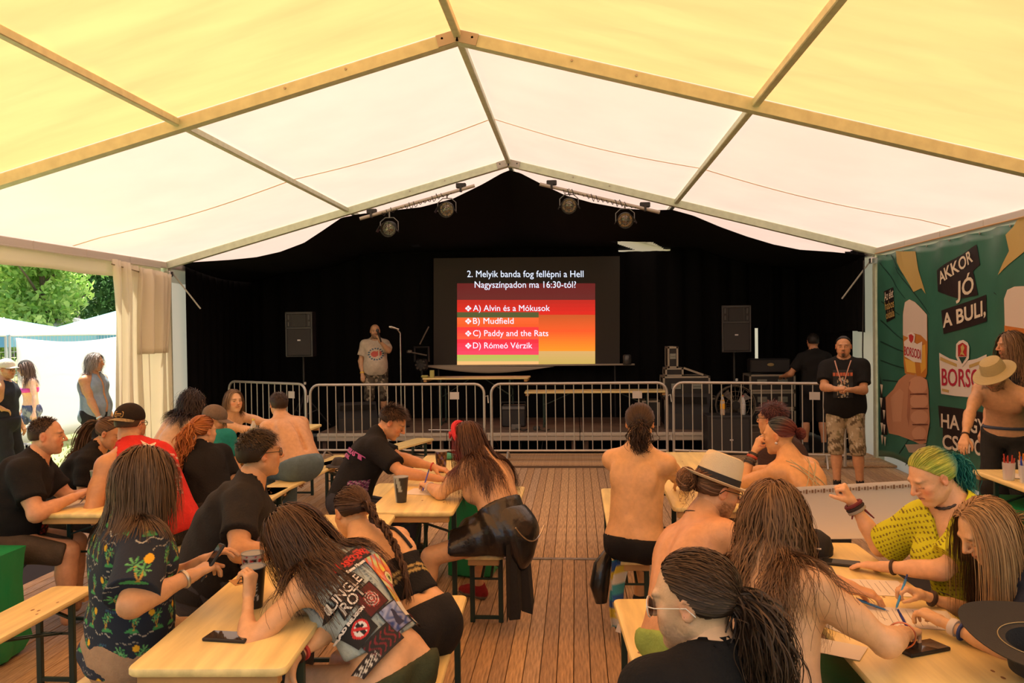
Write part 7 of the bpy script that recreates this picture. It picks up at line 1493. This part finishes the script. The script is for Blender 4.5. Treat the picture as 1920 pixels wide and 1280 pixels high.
def p_crochet():
    p = who('crochet', 'woman with shaved sides and small red bun in a pale strappy crochet top', skin=(.66, .36, .19)); p.build(.010, .006, .005)
    def cr(s, V): C = np.tile([.42, .40, .25], (len(V), 1)); L = s.tl(V); C *= (.8+.25*(np.sin(L[:, 2]*320+np.sin(L[:, 0]*150))))[:, None]; return C
    p.shirt(cr, 0, .008, hem=.13, top=.19, name='crochet_top', res=.008, fold=.001, neck=.01); mb = MB(); pr = torsoprims(p)
    def sc(a, b):
        pts = []
        for t in np.linspace(0, 1, 12):
            X = p.T+p.Rs*(a[0]*(1-t)+b[0]*t)+p.U2*(a[1]*(1-t)+b[1]*t)-p.Ft*.16
            for _ in range(12): X = X+p.Ft*np.clip(field(pr, X[None])[0]-.002, -.02, .03)
            pts.append(X)
        mb.tube(pts, .0028, 5)
    for a, b in (((-.10, -.2), (.09, .02)), ((.10, -.2), (-.09, .02)), ((-.05, -.2), (.10, -.02)), ((.05, -.2), (-.10, -.02)), ((0, -.2), (.06, .02)), ((0, -.2), (-.06, .02))): sc(a, b)
    p.add(mb, 'strap', mat('strap_cream', (.42, .40, .25), .8)); p.pants((.03, .03, .03), .7)
    def cf(s, V, C): h = s.hl(V); m = np.clip((.02-h[:, 1]+(.05-h[:, 2]))/.08, 0, 1)[:, None]; return C*(1-m)+np.array([.14, .035, .03])*m
    p.do_hair('bun', (.05, .06, .06), (.13, .15, .15), n=900, tie=(0, -1, -.25), tailr=.030, ln=.05, r=.002, low=.25, colfn=cf, taildir=(0, -1, -.2))
    for t, r, c in ((.03, .033, (.05, .04, .03)), (.05, .035, (.5, .08, .04)), (.07, .037, (.10, .08, .06)), (.09, .038, (.03, .03, .03))): p.band('L', t, r, .014, mat('beads_%g' % c[0], c, .6, bump=.8, bscale=120))
    h = p.hs; mb = MB(); mb.lathe([(0, -.009), (.007, -.005), (.009, 0), (.007, .005), (0, .009)], p.Hc-p.Rh*-.08*h*-1-p.Uh*.035*h, 10); p.add(mb, 'earring', mat('pearl', (.6, .6, .65), .2))
def p_purple():
    p = who('purple', 'woman with dark plum hair and glasses behind the woman in the crochet top', skin=SKIN['mid']); p.build(.013, .006, hands=.008); p.shirt((.05, .03, .03), .5, name='top'); glasses(p)
    p.do_hair('short', (.045, .012, .018), (.11, .035, .04), n=1200, ln=.06, r=.0022, vol=.004, capoff=.010, part=.5); p.pants((.03, .03, .03), 1)
def hat_lathe(p, prof, tilt=.0, col=(.5, .5, .5), m=None, name='hat', lift=.05, n=40, dent=0., oval=1.2, yoff=-.012, roll=0.):
    h = p.hs; Fh = nrmz(p.Fh-p.Uh*tilt); Uh = np.cross(p.Rh, Fh); Uh = nrmz(Uh); Rh = nrmz(p.Rh+Uh*roll); Uh = np.cross(Rh, Fh); O = p.Hc+p.Uh*lift*h+p.Fh*yoff*h
    V = []
    for (r, z) in prof:
        for k in range(n):
            a = 2*math.pi*k/n; x, y = r*math.cos(a), r*math.sin(a)*oval; zz = z
            if z > .09: zz = z-dent*math.exp(-(x/.022)**2)*(1 if z > .1 else .4)
            if r > .095: zz = z+.0*y
            V.append(O+(Rh*x+Fh*y+Uh*zz)*h)
    F = [[i*n+k, i*n+(k+1) % n, (i+1)*n+(k+1) % n, (i+1)*n+k] for i in range(len(prof)-1) for k in range(n)]
    mb = MB(); mb.add(V, F); return p.add(mb, name, m), (O, Rh, Fh, Uh)
def p_fedora():
    p = who('fedora_man', 'shirtless bearded man in cream fedora with black hatband and glasses', skin=(.66, .34, .20), beard=.9, hair=dict(col=(.20, .075, .03)), flush=1.5); p.build(.009, .0045, .0042)
    cream = mat('fedora_straw', (.62, .54, .38), .85, bump=.3, bscale=220)
    hat, (O, Rh, Fh, Uh) = hat_lathe(p, [(.0, .118), (.03, .120), (.058, .121), (.070, .116), (.076, .10), (.082, .06), (.0865, .02), (.088, .0), (.10, -.003), (.125, -.004), (.140, .004), (.1415, .002), (.139, .000), (.125, -.008), (.10, -.007), (.086, -.004), (.08, .06), (.074, .09), (.05, .112), (0, .112)], .10, m=cream, dent=.022, lift=.045, oval=1.17)
    b = hat_lathe(p, [(.0875, .002), (.0892, .004), (.0865, .032), (.0848, .030)], .10, m=mat('hatband', (.012, .013, .016), .7), name='hat_band', lift=.045, oval=1.17)[0]; b.parent = hat
    glasses(p); p.pants((.30, .42, .10), .8, name='shorts', top=.05)
    mb = MB(); mb.tube([p.N0+p.U2*(.01-.05*max(0, math.sin(a)))+p.Rs*.072*math.cos(a)+p.Ft*(.085*math.sin(a)+.01) for a in np.linspace(0, 2*math.pi, 30)], .0022, 5, False); p.add(mb, 'necklace', mat('cord_dark', (.04, .02, .015), .7))
    p.do_hair('bun', (.12, .055, .025), (.34, .17, .08), n=900, tie=(0, -1, -.10), tailr=.042, ln=.09, r=.0019, taildir=(.0, -1, -.25), low=0, tailn=500); p.shoes()
def p_long_hair():
    p = who('long_hair', 'bare-shouldered person with waist-long wavy light brown hair, back to the camera, writing', skin=(.68, .40, .26)); p.build(.009, .006, .0034)
    p.pants((.02, .02, .02), .9, top=.02)
    p.do_hair('long', (.11, .052, .022), (.27, .145, .065), n=3400, ln=.39, r=.0019, vol=.016, M=18, wave=.009, wf=16, grav=.4, stiff=.8, jit=.05, lnv=.25, front=1.1)
    mb = MB(); E, W = p.J['ER'], p.J['WR']; d = nrmz(E-W); c = W+d*.04; a0 = perp(np.array([0, 0, 1.]), d); b0 = np.cross(d, a0); mb.tube([c+(a0*math.cos(t)+b0*math.sin(t))*.040+d*.01*math.sin(t) for t in np.linspace(0, 2*math.pi, 22)], .003, 6, False); p.add(mb, 'bracelet', mat('copper', (.6, .22, .12), .3, 1.))
def p_foreground():
    p = who('foreground', 'man with brown ponytail, mirrored aviators and black t-shirt closest to the camera', skin=(.66, .42, .30), beard=.45, hair=dict(col=(.05, .035, .025)))
    p.build(.009, .0042, hands=False); p.shirt((.010, .010, .011), .7, .018, res=.008, neck=.085, low=None)
    glasses(p, (.75, .72, .65), (.09, .03, .02), r=.027, wire=.0014, y=.104, asp=.9, z=-.002)
    p.do_hair('pony', (.034, .019, .011), (.10, .058, .032), n=3800, tie=(.05, -1, -.45), taillen=.28, tailr=.034, taildir=(-.1, -1, -.3), r=.0017, vol=.010, wave=.004, wf=12, tailn=1500, infl=.012, jit=.06)
def yellow_top(p):
    def cf(s, V):
        C = np.tile([.58, .62, .025], (len(V), 1)); L = s.tl(V); hole = (np.sin(L[:, 0]*330+L[:, 1]*330) > .30) & (np.sin(L[:, 2]*330+1.57*np.floor((L[:, 0]*330+L[:, 1]*330)/6.283)) > .30); C[hole] = (.14, .10, .02); return C
    return cf
def p_green_hair():
    p = who('green_hair', 'woman with lime-green hair tied in teal and a neon yellow crochet top', skin=(.72, .42, .29), flush=1.6, hair=dict(col=(.25, .2, .1)), lips=(.55, .22, .2)); p.build(.009, .0042, .0034)
    p.shirt(yellow_top(p), .75, .018, hem=-.05, neck=.088, vneck=.06, res=.0047, flare=.012, name='crochet_top', m=mat('cloth_smooth', attr=True, rough=.8, bump=.15, bscale=60, spec=.2)); p.pants((.03, .03, .03), 1)
    def cf(s, V, C):
        h = s.hl(V); m = np.clip((-.055-h[:, 1])/.03, 0, 1)[:, None]; w = (wob(V, 60, 9)*.5+.5)[:, None]; c = np.array([.24, .42, .06])*(1-w)+np.array([.55, .55, .10])*w; c = c*(.6+.6*C/(C.max()+.01)); rt = (np.clip(wob(V, 25, 4), 0, 1)*.5)[:, None]; c = c*(1-rt)+np.array([.16, .11, .06])*rt
        return c*(1-m)+np.array([.02, .20, .19])*m
    p.do_hair('pony', (.2, .2, .2), (.5, .5, .5), n=2200, tie=(0, -1, -.05), taillen=.17, tailr=.028, r=.0019, vol=.012, tailn=700, colfn=cf, wave=.003)
    mb = MB(); mb.tube([p.N0+p.U2*(.035-.02*max(0, math.sin(a)))+p.Rs*.064*math.cos(a)+p.Ft*(.070*math.sin(a)+.012) for a in np.linspace(0, 2*math.pi, 40)], [.005+.002*(i % 2) for i in range(40)], 6, False); p.add(mb, 'choker', mat('choker', (.04, .03, .03), .5))
    mb = MB(); E, W = p.J['ER'], p.J['WR']; d = nrmz(E-W); a0 = perp(np.array([0, 0, 1.]), d); b0 = np.cross(d, a0)
    for k, t0 in enumerate((.02, .035, .05)): mb.tube([W+d*t0+(a0*math.cos(t)+b0*math.sin(t))*.036 for t in np.linspace(0, 2*math.pi, 16)], .009, 6, False, col=((.14, .02, .03), (.03, .02, .02), (.3, .28, .25))[k])
    for k in range(5): mb.tube([W+d*.03-b0*.035, W+d*.06-b0*(.055+.008*k)+a0*.01*(k-2), W+d*(.09+.01*k)-b0*.06+a0*.022*(k-2)], [.008, .007, .003], 6, col=((.14, .02, .03), (.3, .28, .25))[k % 2])
    p.add(mb, 'scarf_bracelet', mat('patch', attr=True, rough=.8)); p.band('L', .05, .033, .012, mat('band_leather', (.04, .02, .012), .6))
def p_blonde():
    p = who('blonde', 'girl with long straight dark-blonde hair in a navy t-shirt at the right edge, writing', skin=(.70, .42, .26), hair=dict(col=(.25, .15, .07))); p.build(.009, .0042, .0034)
    p.shirt((.020, .026, .045), .6, .014, res=.008); p.pants((.03, .03, .05), 1)
    p.do_hair('long', (.24, .13, .052), (.44, .28, .13), n=2800, ln=.43, r=.0019, vol=.012, M=16, wave=.0015, wf=8, grav=.45, stiff=.8, jit=.015, front=1.3, fwd=-.75)
    p.band('L', .045, .030, .022, mat('band_white', (.7, .65, .6), .6)); p.band('L', .075, .033, .008, mat('band_blue', (.02, .05, .2), .6)); p.band('R', .045, .031, .013, mat('band_leather', (.04, .02, .012), .6))
    mb = MB(); E, W = p.J['ER'], p.J['WR']; d = nrmz(E-W); c = (E*.45+W*.55)+np.array([0, 0, .036]); s = nrmz(np.cross(d, (0, 0, 1)))
    for k in range(5): mb.box(c+s*(-.012+.006*k)+d*.008*math.sin(k*2), (.0022, .022+.006*(k % 2), .0018), np.array([s, d, (0, 0, 1)]).T)
    mb.box(c+d*.014, (.03, .004, .0018), np.array([s, d, (0, 0, 1)]).T); mb.box(c-d*.02, (.022, .008, .0018), np.array([s, d, (0, 0, 1)]).T); p.add(mb, 'tattoo', ink('black', (.01, .01, .01)), False)
CAMO = [(.36, .29, .18), (.12, .09, .05), (.22, .19, .10), (.50, .44, .32)]
def p_host():
    p = who('host', 'bald bearded host on the stage in cream t-shirt and camouflage shorts with microphone', skin=(.52, .30, .20), beard=.8, hair=dict(col=(.03, .02, .015))); p.build(.011, .006, .006)
    o = p.shirt((.55, .48, .38), .62, .02, hem=-.06); p.pants(camo([(.10, .085, .06), (.03, .025, .02), (.35, .30, .22)], .9), 1.05, .02); p.shoes(); p.band('R', .02, .034, .02, mat('band_yellow', (.75, .5, .04), .6))
    paintgrid(p, .26, .22, 36, lambda x, y: [(.5, .10, .08) if math.hypot(a+.2, b)*1.6 < .7 or math.hypot(a-.35, b-.1)*1.8 < .7 and math.sin(14*a) > -.5 else ((.05, .12, .2) if abs(math.hypot(a*.9, b)-.8) < .12 and math.sin(16*math.atan2(b, a)) > -.3 else (.55, .48, .38)) for a, b in zip(x, y)], p.T-p.U2*.17+p.Ft*.1, -p.Rs, p.U2, p.Ft, .006, torsoprims(p), .02, 'print', o)
def p_denim_man():
    p = who('denim_man', 'walking man with shaggy grey hair and goatee in sleeveless pale denim vest', skin=(.50, .25, .14), goatee=.8, hair=dict(col=(.2, .17, .14))); p.build(.011, .005, .005)
    def dn(s, V): C = np.tile([.24, .31, .38], (len(V), 1))*(1+.2*wob(V, 12, 3))[:, None]; return C
    p.shirt(dn, 0, .016, hem=-.07, name='denim_vest', tank=-.01, neck=.07, openfront=True); p.pants((.02, .02, .022), 1.95, .016, 'trousers'); p.shoes()
    mb = MB()
    for i in range(5): mb.box(p.T+p.Rs*.15+p.Ft*(.04+.0*i)-p.U2*(.05+.035*i), (.012, .055, .022), np.array([p.Rs, p.Ft, p.U2]).T, col=((.4, .03, .02), (.5, .5, .45), (.03, .03, .03), (.4, .03, .02), (.5, .5, .45))[i])
    p.add(mb, 'patch', mat('patch', attr=True, rough=.8), False)
    p.do_hair('long', (.16, .13, .11), (.45, .38, .33), n=1300, ln=.20, r=.0022, vol=.016, M=9, wave=.007, wf=12, front=1.1, jit=.08, grav=.4); p.band('R', .02, .036, .02, mat('band_pale', (.5, .6, .65), .6))
def p_cap_man():
    p = who('cap_man', 'man in white cap and black tank top with hand on hip at the left edge', skin=(.52, .27, .15), beard=.3); p.build(.012, .006, .006); p.shirt((.02, .022, .026), 0, .016, tank=.001, hem=-.08); p.pants((.018, .018, .02), 1.1, .03, flare=.02); p.shoes()
    ballcap(p, (.62, .56, .44), (.62, .56, .44)); glasses(p)
def p_bikini():
    p = who('bikini_woman', 'sunburnt woman in pink bikini and dark cap walking outside on the grass', skin=(.85, .45, .33)); p.build(.013, .007, .008)
    p.shirt((.85, .10, .45), 0, .006, hem=.30, top=.10, name='bikini_top', fold=0, neck=.01); p.pants(camo([(.10, .11, .2), (.3, .3, .35), (.05, .05, .1)]), .5, .01); p.shoes(); ballcap(p, (.04, .035, .03), (.04, .035, .03)); glasses(p, lens=(.02, .02, .02))
    p.do_hair('long', (.10, .05, .03), n=500, ln=.3, r=.003, vol=.012, M=12)
def p_black_tee():
    p = who('black_tee', 'standing man in black t-shirt and camouflage shorts holding papers by the right post', skin=(.55, .28, .17), goatee=.95, hair=dict(col=(.012, .010, .009)), flush=.8); p.build(.010, .0045, .0042)
    o = p.shirt((.010, .010, .010), .68, .022, hem=-.10, res=.009); p.pants(camo(CAMO, 1.), 1.12, .014, flare=.004, res=.009); p.shoes((.035, .028, .022), (.02, .017, .014), (.012, .012, .012))
    paintgrid(p, .20, .30, 44, lambda x, y: [((.45, .10, .04) if b > .55 and abs(math.sin(9*a)) > .3 and b < .8 else (.42, .32, .18) if abs(a) < .55 and abs(math.sin(9*a+4*b)*math.cos(7*b-3*a)) > .55 and b < .45 else (.35, .37, .36) if abs(a) < .5 and math.sin(13*a*b+6*b) > .9 and b < .4 else (.012, .012, .012)) for a, b in zip(x, y)], p.T-p.U2*.20+p.Ft*.1, -p.Rs, p.U2, p.Ft, .007, torsoprims(p), .022, 'print', o)
    mb = MB(); pr = torsoprims(p)
    for q in (-1, 1):
        pts = []
        for t in np.linspace(0, 1, 12):
            X = p.T+p.U2*(.05-.24*t)+p.Rs*q*(.07*(1-t)+.012)+p.Ft*.2
            for _ in range(14): X = X-p.Ft*np.clip(field(pr, X[None])[0]-.034, -.02, .03)
            pts.append(X)
        mb.tube(pts, .0065, 5)
    p.add(mb, 'lanyard', mat('lanyard', (.55, .30, .22), .7)); p.do_hair('pony', (.012, .010, .009), (.04, .03, .025), n=900, front=1.35, tie=(0, -1, -.3), taillen=.2, tailr=.02, r=.002, vol=.003)
def p_tech():
    p = who('technician', 'stage hand in black seen from behind beside the flight cases', skin=(.42, .20, .12)); p.build(.013, .007, .008); p.shirt((.010, .010, .010), .7); p.pants((.010, .010, .012), 1.02, .02); p.shoes(sock=(.015, .015, .015)); p.do_hair('short', (.015, .012, .01), n=600, ln=.02, r=.002, vol=.003)
def p_bucket():
    p = who('bucket_hat', 'shirtless man in khaki bucket hat leaning over the far right table', skin=(.62, .35, .22), beard=.85, hair=dict(col=(.04, .025, .018)), flush=.6); p.build(.010, .005, .0045)
    p.pants((.030, .030, .028), 1.9, .014, 'jeans', top=.05); p.shoes(); kh = mat('khaki', (.42, .36, .19), .9, bump=.3, bscale=90)
    hat_lathe(p, [(0, .098), (.05, .096), (.072, .085), (.084, .05), (.090, .0), (.12, -.012), (.155, -.022), (.156, -.026), (.12, -.017), (.088, -.004), (.08, .05), (.06, .088), (0, .09)], .0, m=kh, lift=.045, oval=1.1)
    mb = MB(); c = p.P+p.U1*.05; mb.tube([c+p.Rt*.165*math.cos(a)+p.F*.125*math.sin(a)+p.U1*.015 for a in np.linspace(0, 2*math.pi, 25)], .014, 6, False); p.add(mb, 'waistband', mat('waistband', (.05, .07, .11), .8))
    p.band('L', .03, .033, .014, mat('watch_black', (.06, .07, .06), .4), 'watch'); p.band('R', .02, .033, .012, mat('band_leather', (.04, .02, .012), .6))
def p_bearded():
    p = who('bearded', 'long-haired bearded man standing behind the man in the bucket hat', skin=(.62, .33, .22), beard=1., hair=dict(col=(.14, .07, .035)), flush=1.3); p.build(.013, .005, hands=.008); p.shirt((.02, .018, .02), .7); p.pants((.03, .03, .035), 1.9); p.shoes()
    p.do_hair('long', (.13, .075, .04), (.34, .21, .12), n=1500, ln=.36, r=.0024, vol=.016, M=16, wave=.003, front=1.05)
DOERS = [p_vest_girl, p_aloha, p_foreground, p_long_hair, p_green_hair, p_blonde, p_fedora, p_glasses_man, p_braid_girl, p_red_tank, p_balding, p_ponytail_left, p_young, p_headband, p_bare_back, p_crochet, p_purple, p_redhead, p_teal, p_big_back, p_smiling, p_curly, p_black_tee, p_bucket, p_bearded, p_host, p_tech, p_denim_man, p_cap_man, p_bikini]
import time as _t
for f in DOERS:
    t0 = _t.time(); f(); print(f.__name__, round(_t.time()-t0, 1), flush=True)
